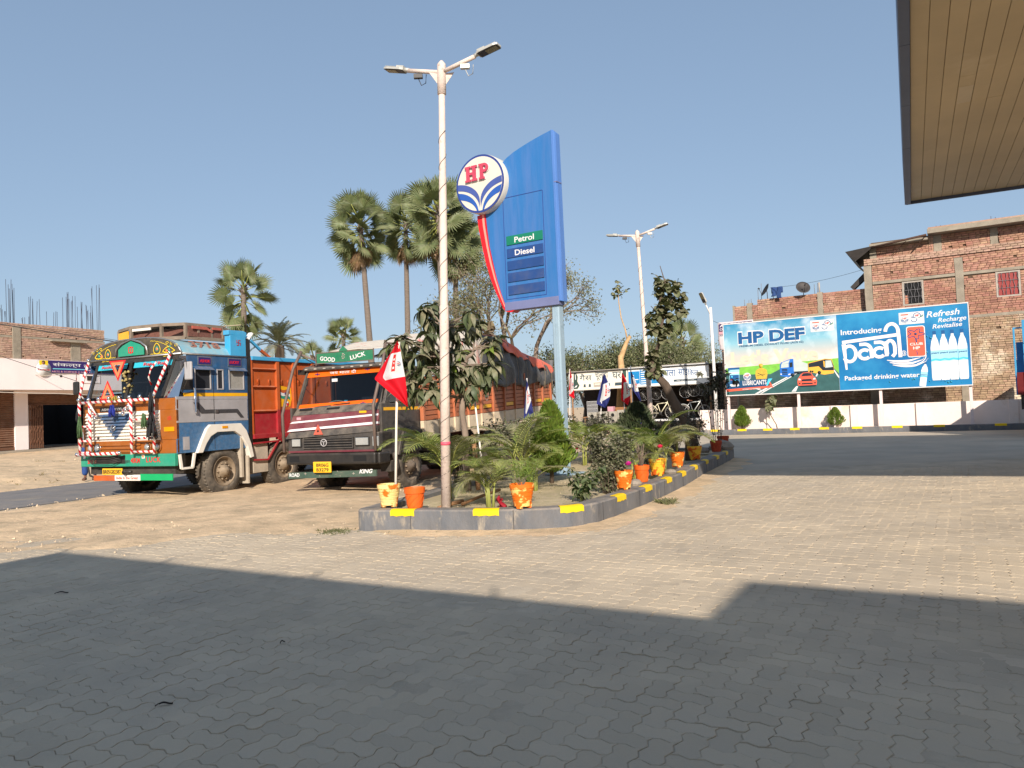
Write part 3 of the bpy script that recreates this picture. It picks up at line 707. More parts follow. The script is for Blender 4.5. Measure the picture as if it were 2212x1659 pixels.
M_skin = mat('printed_skin', S(150,100,75), .6, var=.05); M_hair = mat('printed_hair', (.02,.015,.012), .6, var=0)
mb = MB(); mb.mat(M_hair); mb.lathe([(.085,0),(.085,.003)],16,(.28,-.05,H_*.82),'y'); mb.mat(M_skin); mb.lathe([(.07,0),(.07,.003)],16,(.28,-.054,H_*.76),'y'); mb.mat(M_print_white); mb.poly([(.1,H_*.42),(.46,H_*.42),(.42,H_*.6),(.32,H_*.66),(.24,H_*.66),(.14,H_*.6)],.003,at=-.05); mb.build('portrait', None, cs)
text('संकल्प', M_print_white, cs, .75, H_*.46, H_*.4, -.034, 1.45, bold=.004); text('को' + 'ि' + 'चंग', M_print_white, cs, 2.35, H_*.46, H_*.4, -.034, 1.35, bold=.004); text('सेंटर', M_print_white, cs, 3.9, H_*.46, H_*.4, -.034, .5, bold=.004)
text('Roushan Sir', M_redpr, cs, .0, H_*.17, .085, -.045, .6, bold=.01)
mb = MB(); mb.mat(M_cyan); mb.bx(.75,2.5,-.034,-.03,H_*.3,H_*.37); mb.mat(M_pink); mb.bx(2.6,3.6,-.034,-.03,H_*.24,H_*.32); mb.build('printed_bands', None, cs)
text('ARTS & SCIENCE (11th & 12th)', M_pink, cs, .68, H_*.05, H_*.13, -.034, 2.3, bold=.012); text('MATHS', M_redpr, cs, 3.1, H_*.05, H_*.12, -.034, .5)
mb = MB(); mb.bx(2.55,3.0,-.03,0,-.33,-.1); o = mb.build('nameplate', M_black, lb); o.location = (sx0,-1.53,sz0)
mb = MB()
for a,b,c,d in ((2.25,3.25,-.1,-.05),(2.25,3.25,-.47,-.42),(2.25,2.3,-.42,-.1),(3.2,3.25,-.42,-.1)): mb.bx(a,b,-.03,0,c,d)
o = mb.build('nameplate_border', M_pinkw, lb); o.location = (sx0,-1.53,sz0)
mb = MB(); mb.bx(.8,.9,-1.535,-1.5,zb+.62,zb+.74); mb.build('fascia_vent', M_void, lb)
# ------------------------------------------------------------ filling station canopy overhead, right
CC = (9.0, 17.2, 5.8)
CV = Vector((math.cos(AV), math.sin(AV), 0))
cnp = thing('station_canopy', 'filling station canopy with ribbed tan ceiling panels at the top right', 'canopy', CC, rad(-27.4))
M_soff = mat('tan_soffit_panel', S(188,168,132), .55, var=.1, scale=.6, rnd=.03, col2=S(200,182,150), c2=.66, c2s=.5)
M_fasc = mat('blue_grey_fascia', S(84,92,112), .5, var=.1, scale=1)
pm = {}
nP = 0
for i in range(40):
    x = .125+i*.2; cut = -6.2-(1.1 if i % 3 == 0 else 0)-(.6 if i > 8 else 0)
    for y0, y1 in ((-13.3,cut-.0015),(cut+.0015,-.1)):
        mb = MB(); mb.add([(x,y0,-.011),(x+.004,y0,-.018),(x+.192,y0,-.018),(x+.196,y0,-.011),(x,y1,-.011),(x+.004,y1,-.018),(x+.192,y1,-.018),(x+.196,y1,-.011)],[(0,1,5,4),(1,2,6,5),(2,3,7,6),(0,3,2,1),(4,5,6,7)])
        mb.build('soffit_panel', M_soff, cnp, (0,0,(RND.random()-.5)*.003), fixn=False)
mb = MB()
for i in range(40, 112):
    x = .125+i*.2; mb.bx(x,x+.192,-13.3,-.1,-.018,0)
tag(mb.build('far_soffit_panels', M_soff, cnp), kind='stuff')
mb = MB(); mb.bx(.1,22.8,-13.35,-.06,-.008,.05); mb.build('ceiling_backing', M_dark, cnp)
for k in range(6):
    y0, y1 = -13.4+k*2.23, -13.4+(k+1)*2.23-.012
    mb = MB(); mb.bx(0,.12,y0,min(y1,0),-.075,-.02); mb.bx(0,.03,y0,min(y1,0),-.02,.9); mb.build('fascia_panel', M_fasc, cnp)
mb = MB(); mb.bx(.03,22.8,-.045,0,-.075,.9); mb.bx(.03,22.8,-13.4,-13.36,-.075,.9); mb.bx(22.8,22.83,-13.4,0,-.075,.9); mb.bx(.03,22.8,-13.36,-.045,.86,.9); mb.build('outer_fascia', M_fasc, cnp)
M_soft_patch = mat('replaced_soffit', S(196,178,146), .5, var=.06)
mb = MB(); mb.bx(.733,.917,-6.9,-6.2,-.0205,-.0185); mb.build('patched_panel', M_soft_patch, cnp)
M_pillar = mat('canopy_pillar_paint', S(180,186,194), .5, var=.08)
for x, y in ((8,-3.2),(16,-3.2),(11.5,-10.5),(19,-10.5)):
    mb = MB(); mb.bx(x-.25,x+.25,y-.25,y+.25,-5.8,.0); mb.build('column', M_pillar, cnp, bevel=.02)
# sales office behind the viewpoint: it throws the long shadow in front
sof = thing('sales_office', 'flat roofed filling station office behind the viewpoint, known by its shadow', 'building', (0,0,0), AV)
M_ofw = mat('office_wall', S(214,208,198), .8, var=.06)
mb = MB(); mb.bx(-4.08,4.55,-12,-2.9,0,5.0); mb.build('wall', M_ofw, sof); mb = MB(); mb.bx(4.55,24,-12,-2.9,0,5.73); mb.build('tall_wall', M_ofw, sof)
for x in (0,2.4,7,11): 
    mb = MB(); mb.bx(x,x+1.4,-2.93,-2.88,.9,2.3); f = mb.build('window', M_frame, sof); mb = MB(); mb.bx(x+.06,x+1.34,-2.875,-2.87,.96,2.24); mb.build('pane', M_void, f)
for x, h in ((-4.05,.22),(-2.1,.2),(.1,.2),(2.1,.22)):
    mb = MB(); mb.tube([(x,-3.0,5),(x+.02,-3.0,5+h)],.018,6); mb.build('roof_bolt', M_rust, sof)
# ------------------------------------------------------------ lamp posts
M_post = mat('flaking_white_post', S(214,196,184), .75, var=.1, scale=6, bump=.4, bscale=30, col2=S(150,128,112), c2=.66, c2s=8, dust=.12)
M_lamp = mat('grey_lamp_body', S(186,184,176), .5, .2, var=.08); M_lens = mat('lamp_lens', S(120,112,80), .25, var=.1); M_lampb = mat('lamp_under', S(48,46,46), .5, var=.1)
M_cabgrey = mat('dusty_cable', S(92,86,80), .7, var=.1)
def lamp_head(parent, a, b, k=1):
    """flat LED head at the end of an arm from a to b (local)"""
    a, b = Vector(a), Vector(b); d = (b-a).normalized(); x = d.cross(Vector((0,0,1))).normalized(); z = x.cross(d)
    M_ = Matrix((d, x, z)).transposed().to_4x4(); M_.translation = b
    mb = MB(); mb.M = M_
    L_, W2 = .5*k, .125*k
    mb.poly([(.0,-W2*.8),(.05,-W2),(L_-.06,-W2),(L_,-W2*.7),(L_,W2*.7),(L_-.06,W2),(.05,W2),(0,W2*.8)], .045*k, 'xy', -.02*k); 
    mb.bx(.02*k,.2*k,-.08*k,.08*k,.03*k,.08*k)
    for i in range(9): mb.bx((.23+i*.028)*k,(.236+i*.028)*k,-.1*k,.1*k,.025*k,.055*k)
    o = mb.build('lamp_head', M_lamp, parent, bevel=.004)
    mb = MB(); mb.M = M_; mb.mat(M_lampb); mb.bx(.03*k,.48*k,-W2*.88,W2*.88,-.03*k,-.021*k); mb.mat(M_lens); mb.bx(.2*k,.46*k,-W2*.7,W2*.7,-.036*k,-.031*k); mb.build('lamp_lens', None, o)
    mb = MB(); mb.M = M_; mb.tube([(-.09*k,0,.01),(.02*k,0,.01)],.042*k,10); mb.build('arm_socket', M_lamp, parent)
def double_lamp(loc, label, lean, top, Lt, Rt, r0=.062):
    t = thing('street_lamp', label, 'street lamp', loc, 0, 'double arm lamps on the planting bed')
    top = Vector(top)-Vector(loc); ft = lambda z: Vector((lean*z*0+top.x*z/top.z, top.y*z/top.z, z))
    mb = MB(); H_ = top.z
    steps = [(0,r0*1.05),(H_*.45,r0*1.0),(H_*.455,r0*.86),(H_*.74,r0*.82),(H_*.745,r0*.74),(H_-.42,r0*.7)]
    mb.tube([ft(z) for z, r in steps], [r for z, r in steps], 14); mb.build('pole', M_post, t)
    mb = MB(); mb.tube([ft(H_-.43),ft(H_-.02),ft(H_+.03)],[r0*.95,r0*.95,r0*.3],14); mb.build('cap_sleeve', M_post, t)
    j = ft(H_-.13)
    for q in (Lt, Rt):
        q = Vector(q)-Vector(loc); d = (q-j); e = j+d*.6
        mb = MB(); mb.tube([j, e], .03, 8); mb.build('arm', M_post, t)
        mb = MB(); s_ = 1 if d.x > 0 else -1
        mb.add([j+Vector((s_*.03,0,-.02)), j+Vector((s_*.17,0,d.normalized().z*.15-.03)), j+Vector((s_*.05,0,-.17))],[(0,1,2)]); mb.build('gusset', M_post, t, solid=.008, fixn=False)
        lamp_head(t, j, e+d.normalized()*.05, .64)
        mb = MB(); e2 = j+d*.42; mb.bx(e2.x-.06,e2.x+.06,e2.y-.03,e2.y+.03,e2.z-.1,e2.z-.045); mb.tube([e2+Vector((0,0,-.1)),e2+Vector((.04,0,-.2)),e2+Vector((.1,0,-.17)),e2+Vector((.11,0,-.05))],.006,5); mb.build('driver_box', M_lampb if q.x < j.x else M_lamp, t)
    # fairy-light cable wound round the post
    mb = MB(); pts = []; n = 190; turns = 17
    for i in range(n):
        z = .2+(H_-1.1)*i/n; a = turns*2*PI*(i/n)**.8; p = ft(z); rr_ = r0*(1.07 if z < H_*.45 else .9 if z < H_*.74 else .8)
        pts.append((p.x+rr_*math.cos(a), p.y+rr_*math.sin(a), z))
    mb.tube(pts, .0038, 4); mb.build('wound_cable', M_cabgrey, t)
    return t
la1 = double_lamp((-.94,10.25,.2), 'tall white double lamp with a wound cable, standing near the front of the planting bed', 0, (-.775,10.25,6.21), (-1.57,10.6,6.31), (.0,9.85,6.23))
mb = MB(); mb.lathe([(.0665,.86),(.0665,.905)],14,(.025,0,0)); mb.build('pink_tape', mat('pink_tape', S(222,90,110), .5, var=.05), la1)
double_lamp((3.74,20.8,.2), 'double lamp with a wound cable rising behind the slanting tree', 0, (3.57,20.8,6.2), (2.81,21.2,6.2), (4.3,20.4,6.27))
t = thing('street_lamp', 'white single lamp beside the left edge of the hoarding', 'street lamp', (8.97,34,0), 0)
mb = MB(); mb.tube([(0,0,0),(-.02,0,2.8),(-.05,0,5.65)],[.075,.07,.065],12); mb.build('pole', M_white, t)
mb = MB(); mb.tube([(-.05,0,5.3),(-.3,-.1,5.85)],.028,8); mb.build('arm', M_white, t); lamp_head(t, (-.05,0,5.3), (-.3,-.1,5.85), 1.0)
# ------------------------------------------------------------ fuel company sign tower (frame: x along its face, y away, origin at the post's right edge)
def disc_clip(p, r):
    l = math.hypot(*p); return p if l <= r else (p[0]*r/l, p[1]*r/l)
def logo_shapes(mb, cx, cz, r, y, st, M_ring, M_face, M_blue1, M_blue2, lift=.004):
    """white disc, blue rim, two pairs of arched blue leaves"""
    mb.mat(M_ring); mb.lathe([(r,-lift),(r,.0)], 48, (cx,y,cz), 'y', smooth=False)
    mb.mat(M_face); mb.lathe([(r*.93,-lift*1.6),(r*.93,-lift)], 48, (cx,y,cz), 'y', smooth=False)
    def curve(y0, y1, xe, n=16):
        return [(-1.05+(1.05+xe)*math.sin(i/n*PI/2), y1+(y0-y1)*math.cos(i/n*PI/2)) for i in range(n+1)]
    bands = ((curve(.12,-.60,-.012), curve(-.10,-.86,-.03), M_blue1), (curve(-.18,-1.02,-.075), curve(-.42,-1.05,-.135), M_blue2))
    for up, lo, m_ in bands:
        for sx in (-1, 1):
            pts = [disc_clip(p, .93) for p in up]+[disc_clip(p, .93) for p in reversed(lo)]
            o = []
            for p in pts:
                q = (cx+sx*-1*p[0]*-1*r if sx < 0 else cx-p[0]*r, cz+p[1]*r)
                if not o or (abs(q[0]-o[-1][0])+abs(q[1]-o[-1][1])) > r*.004: o.append(q)
            mb.mat(m_); k = len(up)
            # quads between the two curves
            A = [disc_clip(p, .93) for p in up]; B = [disc_clip(p, .93) for p in lo]
            vs = []
            for p in A+B: vs.append((cx+(p[0] if sx < 0 else -p[0])*r, y-lift*2.4, cz+p[1]*r))
            mb.add(vs, [(i, i+1, k+i+1, k+i) for i in range(k-1)])
def slab_HP(mb, x, z, h, y, ex):
    """slab-serif letters H and P of height h from their lower left corner"""
    w_ = h*.92; st = h*.24; sf = h*.13; o = h*.09
    def bx(a, b, c, d): mb.bx(x+a, x+b, y-ex, y, z+c, z+d)
    for a in (0, w_-st-2*o):
        bx(a, a+st+2*o, 0, sf); bx(a, a+st+2*o, h-sf, h); bx(a+o, a+o+st, sf, h-sf)
    bx(o+st, w_-st-o, h*.42, h*.58)
    a = w_+h*.16
    bx(a, a+st+2*o, 0, sf); bx(a+o, a+o+st, sf, h-sf); bx(a, a+o+st, h-sf, h)
    n = 12; r1, r2 = h*.29, h*.12; cx_, cz_ = a+o+st+h*.1, h-r1; vs = []
    P1 = [(a+o+st, h)]+[(cx_+r1*math.sin(PI*i/n), cz_+r1*math.cos(PI*i/n)) for i in range(n+1)]+[(a+o+st, h-2*r1)]
    P2 = [(a+o+st, cz_+r2)]+[(cx_+r2*math.sin(PI*i/n), cz_+r2*math.cos(PI*i/n)) for i in range(n+1)]+[(a+o+st, cz_-r2)]
    k = len(P1)
    vs = [(x+p[0], y-ex, z+p[1]) for p in P1+P2]+[(x+p[0], y, z+p[1]) for p in P1+P2]
    fs = [(i, i+1, k+i+1, k+i) for i in range(k-1)]+[(i+1, i, 2*k+i, 2*k+i+1) for i in range(k-1)]+[(k+i, k+i+1, 3*k+i+1, 3*k+i) for i in range(k-1)]
    mb.add(vs, fs)
M_sign = mat('blue_sign_sheet', S(44,108,170), .38, var=.06, scale=1.1, stretch=(3,3,.35), col2=S(84,118,176), c2=.62, c2s=1.5, soft=.2, dust=.06)
M_signedge = mat('blue_sign_edge', S(84,124,188), .35, var=.08, scale=2, stretch=(4,4,.5))
M_sgrey = mat('dusty_blue_trim', S(112,118,156), .5, var=.1, scale=2)
M_navyd = mat('price_panel', S(40,72,128), .35, var=.1, scale=2, col2=S(84,92,120), c2=.64, c2s=1.2, soft=.15)
M_green = mat('green_panel', S(24,118,92), .4, var=.12, scale=3)
M_signred = mat('red_trim', S(210,32,40), .35, var=.06); M_sgl = mat('salmon_trim', S(240,150,135), .4, var=.05)
M_hpred = mat('faded_hp_red', S(190,70,92), .5, var=.08); M_cream = mat('logo_face', S(212,206,192), .45, var=.04); M_hb1 = mat('logo_blue', S(70,88,152), .45, var=.08); M_hb2 = mat('logo_blue_bright', S(44,88,166), .45, var=.08); M_rim = mat('logo_rim', S(48,66,132), .45, var=.06)
M_pole = mat('pale_blue_post', S(150,172,186), .45, var=.06, scale=2.5, col2=S(136,158,170), c2=.62, c2s=4)
py_ = thing('fuel_sign_tower', 'tall blue fuel price sign with a round emblem on a pale blue post', 'sign', (1.15,14.75,.2), rad(-33))
Z = lambda z: z-.2
top = [(-.22,6.92),(-.45,6.87),(-.72,6.80),(-.95,6.73),(-1.12,6.67),(-1.29,6.59),(-1.43,6.49),(-1.55,6.4)]
left = [(-1.83,5.9),(-1.85,5.55),(-1.82,5.2),(-1.78,4.85),(-1.64,4.2),(-1.55,3.85),(-1.44,3.58)]
DP = .2
mb = MB(); mb.poly([(x,Z(z)) for x, z in [(-.2,3.57)]+top+left], DP, at=0); mb.build('sign_body', M_sign, py_)
mb = MB(); mb.add([(-.225,-.012,Z(6.925)),(-.17,-.012,Z(6.91)),(-.15,.04,Z(6.86)),(-.15,DP,Z(6.86)),(-.225,DP,Z(6.92)),(-.205,-.012,Z(3.56)),(-.15,-.012,Z(3.56)),(-.13,.04,Z(3.55)),(-.13,DP,Z(3.55)),(-.2,DP,Z(3.56))],[(0,1,6,5),(1,2,7,6),(2,3,8,7),(3,4,9,8),(0,4,3,2,1),(5,6,7,8,9)]); mb.build('end_cover', M_signedge, py_, bevel=.006)
mb = MB(); mb.bx(-1.45,-.2,-.03,DP+.01,Z(3.49),Z(3.66)); mb.build('bottom_trim', M_sgrey, py_, bevel=.008)
mb = MB(); mb.bx(-.2,-.135,-.016,DP*.9,Z(5.88),Z(5.9)); mb.build('cover_joint', M_sgrey, py_)
red = [(-2.05,5.53),(-2.03,5.3),(-1.95,4.86),(-1.87,4.5),(-1.77,4.17),(-1.65,3.87),(-1.50,3.57)]
inn = [(-1.85,5.55),(-1.84,5.3),(-1.78,4.84),(-1.71,4.5),(-1.63,4.16),(-1.54,3.85),(-1.43,3.55)]
def ribbon(A, B, y0, y1, m_, nme):
    mb = MB(); k = len(A); vs = [(x,y0,Z(z)) for x, z in A]+[(x,y0,Z(z)) for x, z in B]+[(x,y1,Z(z)) for x, z in A]+[(x,y1,Z(z)) for x, z in B]
    mb.add(vs, [(i,i+1,k+i+1,k+i) for i in range(k-1)]+[(2*k+i,3*k+i,3*k+i+1,2*k+i+1) for i in range(k-1)]+[(i,2*k+i,2*k+i+1,i+1) for i in range(k-1)]+[(k+i,k+i+1,3*k+i+1,3*k+i) for i in range(k-1)]+[(0,k,3*k,2*k),(k-1,3*k-1,4*k-1,2*k-1)])
    return mb.build(nme, m_, py_)
ribbon(red, inn, -.02, DP, M_signred, 'red_curve')
ribbon([(a[0]*.38+b[0]*.62, a[1]) for a, b in zip(red, inn)], [(a[0]*.12+b[0]*.88, a[1]) for a, b in zip(red, inn)], -.026, -.02, M_sgl, 'salmon_curve')
mb = MB(); mb.add([(-1.52,-.02,Z(3.58)),(-1.43,-.02,Z(3.54)),(-1.2,-.02,Z(3.5)),(-1.3,-.02,Z(3.45)),(-1.44,-.02,Z(3.48)),(-1.52,DP,Z(3.58)),(-1.43,DP,Z(3.54)),(-1.2,DP,Z(3.5)),(-1.3,DP,Z(3.45)),(-1.44,DP,Z(3.48))],[(0,1,2,3,4),(5,9,8,7,6),(0,4,9,5),(4,3,8,9),(3,2,7,8)]); mb.build('red_keel', M_signred, py_)
# price frame with five panels
mb = MB()
for a, b, c, d in ((-1.41,-.475,5.78,5.79),(-1.41,-.475,3.715,3.725),(-1.415,-1.405,3.725,5.78),(-.48,-.47,3.725,5.78)): mb.bx(a,b,-.006,-.001,Z(c),Z(d))
mb.build('price_frame', M_rim, py_)
for i, z0 in enumerate((4.81,4.55,4.30,4.06,3.80)):
    mb = MB(); mb.bx(-1.355,-.505,-.02,-.002,Z(z0),Z(z0+.185)); o = mb.build('price_panel', M_green if i == 0 else M_navyd, py_, bevel=.004)
    if i == 0: o['label'] = 'green price panel for petrol'
text('Petrol', M_print_white, py_, -.93, Z(4.845), .115, -.022, .46, align='CENTER', bold=.018, ex=.001); text('Diesel', M_print_white, py_, -.93, Z(4.585), .115, -.022, .46, align='CENTER', bold=.018, ex=.001)
# round emblem
cx, cz, r_ = -1.85, 6.14, .605
mb = MB(); mb.lathe([(r_*.98,.24),(r_,.2),(r_,-.1),(r_*.97,-.14)], 56, (cx,-.02,Z(cz)), 'y'); drum = mb.build('emblem_drum', M_cream, py_, bevel=.01)
mb = MB(); logo_shapes(mb, cx, Z(cz), r_*.985, -.162, 0, M_rim, M_cream, M_hb1, M_hb2, .006); mb.build('emblem_print', None, drum, fixn=False)
mb = MB(); mb.mat(M_print_white); slab_HP(mb, cx-.335, Z(cz)+.06, .335, -.178, .012); mb.mat(M_hpred); slab_HP(mb, cx-.327, Z(cz)+.068, .319, -.192, .03); mb.build('lettering', None, drum, fixn=False)
# post and foot
mb = MB(); mb.bx(-.40,-.235,.03,.22,0,Z(3.6)); mb.build('post', M_pole, py_, bevel=.025)
mb = MB(); mb.bx(-.325,-.312,.022,.032,0,Z(3.5)); mb.build('post_seam', M_pole, py_)
mb = MB(); mb.bx(-.6,-.02,-.14,.44,0,.025); mb.build('base_plate', M_pole, py_)
for dx in (-.47,-.32,-.17):
    mb = MB(); mb.add([(dx,-.13,.025),(dx+.02,-.13,.025),(dx,.03,.025),(dx+.02,.03,.025),(dx,.03,.33),(dx+.02,.03,.33)],[(0,1,5,4),(0,4,2),(1,3,5),(0,2,3,1),(2,4,5,3)]); mb.build('stiffener', M_pole, py_)
for s_ in (-.4,-.225):
    d = -1 if s_ < -.2 else 1
    mb = MB(); mb.add([(s_,.2,.025),(s_+d*.2,.2,.025),(s_,.2,.36)],[(0,1,2)]); mb.build('stiffener', M_pole, py_, solid=.02, fixn=False)
# ------------------------------------------------------------ wide advertising hoarding on four posts
hb = thing('advertising_hoarding', 'long blue hoarding advertising diesel fluid and drinking water, on four white posts', 'billboard', OA, AV)
def gradient_print(name, stops, z0, z1, cloud=0, ccol=(.9,.93,.95), cs=1.2):
    m = bpy.data.materials.new(name); m.use_nodes = True; t = m.node_tree; N = t.nodes; L = t.links; b = N['Principled BSDF']; b.inputs['Roughness'].default_value = .45
    tc = N.new('ShaderNodeTexCoord'); sp = N.new('ShaderNodeSeparateXYZ'); L.new(tc.outputs['Object'], sp.inputs[0])
    mr = N.new('ShaderNodeMapRange'); mr.inputs[1].default_value = z0; mr.inputs[2].default_value = z1; L.new(sp.outputs[2], mr.inputs[0])
    cr = N.new('ShaderNodeValToRGB'); L.new(mr.outputs[0], cr.inputs[0]); e = cr.color_ramp.elements
    e[0].position = stops[0][0]; e[0].color = (*stops[0][1], 1); e[1].position = stops[-1][0]; e[1].color = (*stops[-1][1], 1)
    for p, c in stops[1:-1]: q = e.new(p); q.color = (*c, 1)
    out = cr.outputs[0]
    if cloud:
        n = N.new('ShaderNodeTexNoise'); n.inputs['Scale'].default_value = cs; n.inputs['Detail'].default_value = 6; L.new(tc.outputs['Object'], n.inputs['Vector'])
        m2 = N.new('ShaderNodeMapRange'); m2.inputs[1].default_value = .48; m2.inputs[2].default_value = .72; m2.inputs[4].default_value = cloud; L.new(n.outputs[0], m2.inputs[0])
        x = N.new('ShaderNodeMix'); x.data_type = 'RGBA'; L.new(m2.outputs[0], x.inputs[0]); L.new(out, x.inputs[6]); x.inputs[7].default_value = (*ccol, 1); out = x.outputs[2]
    L.new(out, b.inputs['Base Color']); return m
M_adsky = gradient_print('printed_sky', [(0,S(206,192,178)),(.3,S(200,192,182)),(.6,S(132,184,200)),(1,S(46,134,174))], 2.7, 4.82, .55)
M_adblue = gradient_print('printed_water_blue', [(0,S(16,124,178)),(.5,S(6,100,160)),(1,S(16,122,174))], 1.72, 4.82, .45, S(70,180,220), .8)
M_adgrass = mat('printed_grass', S(122,188,72), .5, var=.18, scale=5); M_adroad = mat('printed_road', S(52,92,92), .5, var=.25, scale=2.2)
M_adnavy = mat('printed_navy', S(22,72,112), .5, var=.08); M_adtitle = mat('printed_title_blue', S(24,86,140), .5, var=.05); M_adred = mat('printed_orange_red', S(238,96,72), .5, var=.04); M_adyel = mat('printed_yellow', S(236,178,66), .5, var=.06)
M_adtruck = mat('printed_truck_blue', S(36,110,196), .5, var=.1); M_adgrey = mat('printed_grey', S(190,200,194), .5, var=.05); M_addark = mat('printed_dark', S(30,40,48), .5, var=.1); M_adgold = mat('printed_gold', S(206,170,64), .5, var=.2, scale=14); M_adcyan = mat('printed_cyan', S(80,196,226), .5, var=.1); M_adbottle = mat('printed_bottle', S(222,224,222), .5, var=.06, scale=6); M_adlabel = mat('printed_label', S(160,214,228), .5, var=.06)
M_adghost = mat('printed_ghost', S(222,200,176), .5, var=.03)
mb = MB(); mb.bx(0,4.615,0,.03,1.73,4.82); mb.build('advert_panel', M_adsky, hb); mb = MB(); mb.bx(4.618,9.26,0,.03,1.73,4.82); mb.build('advert_panel', M_adblue, hb)
mb = MB()
for a,b,c,d in ((-.03,9.29,1.69,1.728),(-.03,9.29,4.822,4.86),(-.03,-.002,1.728,4.822),(9.262,9.29,1.728,4.822)): mb.bx(a,b,-.012,.06,c,d)
mb.build('board_frame', M_white, hb)
mb = MB()
for x in (1.5,4.6,7.7): mb.bar((x,.09,1.73),(x,.09,4.82),.05)
for z in (1.9,3.2,4.6): mb.bar((.0,.06,z),(9.26,.06,z),.05)
mb.build('backing_frame', M_rust, hb)
M_hpost = mat('pinkish_white_post', S(226,208,204), .7, var=.06, dust=.15)
for x in (.03,2.97,6.1,9.2):
    mb = MB(); mb.bx(x-.055,x+.055,.085,.2,-.02,4.7); mb.build('post', M_hpost, hb, bevel=.006)
# left advert: road picture
mb = MB()
mb.mat(M_adgrass); mb.poly([(.0,2.9),(4.615,3.05),(4.615,2.4),(0,2.4)],.002,at=-.003)
mb.mat(M_adroad); mb.poly([(.0,1.73),(4.61,1.73),(4.61,2.42),(4.35,2.75),(3.5,2.68),(2.3,2.74),(1.9,2.55),(0,2.62)],.002,at=-.006)
mb.mat(M_print_white); mb.poly([(1.2,1.74),(1.35,1.74),(2.9,2.52),(2.86,2.54)],.002,at=-.009); mb.poly([(1.42,1.74),(1.5,1.74),(2.98,2.5),(2.94,2.52)],.002,at=-.009); mb.poly([(2.72,1.76),(2.9,1.76),(3.0,1.98),(2.92,1.98)],.002,at=-.009); mb.poly([(4.55,2.3),(4.61,2.22),(4.61,2.3),(4.4,2.66),(4.36,2.66)],.002,at=-.009)
mb.poly([(3.7,2.35),(3.76,2.34),(3.9,2.66),(3.87,2.66)],.002,at=-.009)
mb.build('printed_road', None, hb)
mb = MB()   # lorry
mb.mat(M_adgrey); mb.poly([(2.86,2.6),(3.42,2.6),(3.42,2.9),(2.86,3.13)],.002,at=-.0095); mb.mat(M_addark); mb.poly([(2.8,2.44),(3.42,2.56),(3.42,2.61),(2.8,2.6)],.002,at=-.009)
mb.mat(M_adtruck); mb.poly([(2.3,2.44),(2.62,2.38),(2.86,2.5),(2.86,3.14),(2.74,3.14),(2.36,3.02),(2.3,2.9)],.002,at=-.012)
mb.mat(M_adgrey); mb.poly([(2.34,2.78),(2.66,2.8),(2.66,2.96),(2.36,2.92)],.002,at=-.015); mb.poly([(2.36,2.92),(2.66,2.97),(2.72,3.1),(2.42,3.02)],.002,at=-.0155)
mb.mat(M_addark); mb.poly([(2.7,2.78),(2.82,2.8),(2.82,3.0),(2.7,2.98)],.002,at=-.015)
for z in (2.5,2.57,2.64,2.7): mb.poly([(2.38,z),(2.6,z-.01),(2.6,z+.03),(2.38,z+.04)],.002,at=-.015)
mb.lathe([(.075,0),(.075,.002)],16,(2.8,-.017,2.46),'y'); mb.lathe([(.05,0),(.05,.002)],16,(3.05,-.017,2.54),'y')
mb.mat(M_print_white); mb.poly([(2.31,2.5),(2.37,2.49),(2.37,2.54),(2.31,2.55)],.002,at=-.0155); mb.poly([(2.63,2.46),(2.72,2.48),(2.72,2.53),(2.63,2.51)],.002,at=-.0155)
mb.build('printed_lorry', None, hb)
mb = MB()   # coach
mb.mat(M_adyel); mb.poly([(3.43,2.55),(4.05,2.4),(4.42,2.44),(4.44,2.7),(4.36,3.02),(4.1,3.06),(3.43,2.92)],.002,at=-.012)
mb.mat(M_addark); mb.poly([(3.45,2.74),(3.85,2.76),(4.0,2.58),(4.43,2.56),(4.42,2.76),(4.34,3.0),(4.1,3.03),(3.45,2.9)],.002,at=-.0145); mb.lathe([(.07,0),(.07,.002)],16,(3.86,-.017,2.5),'y'); mb.lathe([(.04,0),(.04,.002)],12,(3.52,-.017,2.57),'y'); mb.lathe([(.04,0),(.04,.002)],12,(3.6,-.017,2.56),'y')
mb.mat(M_adgrey); mb.poly([(4.1,2.68),(4.4,2.7),(4.33,2.98),(4.12,2.98)],.002,at=-.0165); mb.mat(M_adyel); mb.poly([(4.05,2.72),(4.09,2.72),(4.09,2.95),(4.03,2.98)],.002,at=-.0185)
mb.build('printed_coach', None, hb)
mb = MB()   # car
mb.mat(M_addark); mb.poly([(3.05,1.99),(3.72,1.99),(3.68,1.94),(3.08,1.94)],.002,at=-.013)
mb.mat(M_adred); mb.poly([(3.0,2.0),(3.73,2.0),(3.75,2.15),(3.7,2.3),(3.62,2.37),(3.55,2.5),(3.4,2.54),(3.22,2.53),(3.12,2.46),(3.06,2.36),(3.0,2.28),(2.98,2.14)],.002,at=-.0155)
mb.mat(M_addark); mb.poly([(3.13,2.38),(3.58,2.39),(3.52,2.49),(3.38,2.515),(3.22,2.505)],.002,at=-.018); mb.poly([(3.12,2.17),(3.58,2.17),(3.53,2.26),(3.18,2.26)],.002,at=-.018); mb.poly([(3.12,2.04),(3.6,2.04),(3.56,2.1),(3.16,2.1)],.002,at=-.018); mb.poly([(3.03,2.06),(3.1,2.06),(3.1,2.11),(3.03,2.11)],.002,at=-.018); mb.poly([(3.63,2.06),(3.71,2.06),(3.71,2.11),(3.63,2.11)],.002,at=-.018)
mb.mat(M_print_white); mb.poly([(3.02,2.23),(3.12,2.22),(3.1,2.28),(3.04,2.3)],.002,at=-.018); mb.poly([(3.6,2.22),(3.71,2.23),(3.68,2.3),(3.62,2.28)],.002,at=-.018)
mb.build('printed_car', None, hb)
mb = MB()   # figure with folded arms, gold
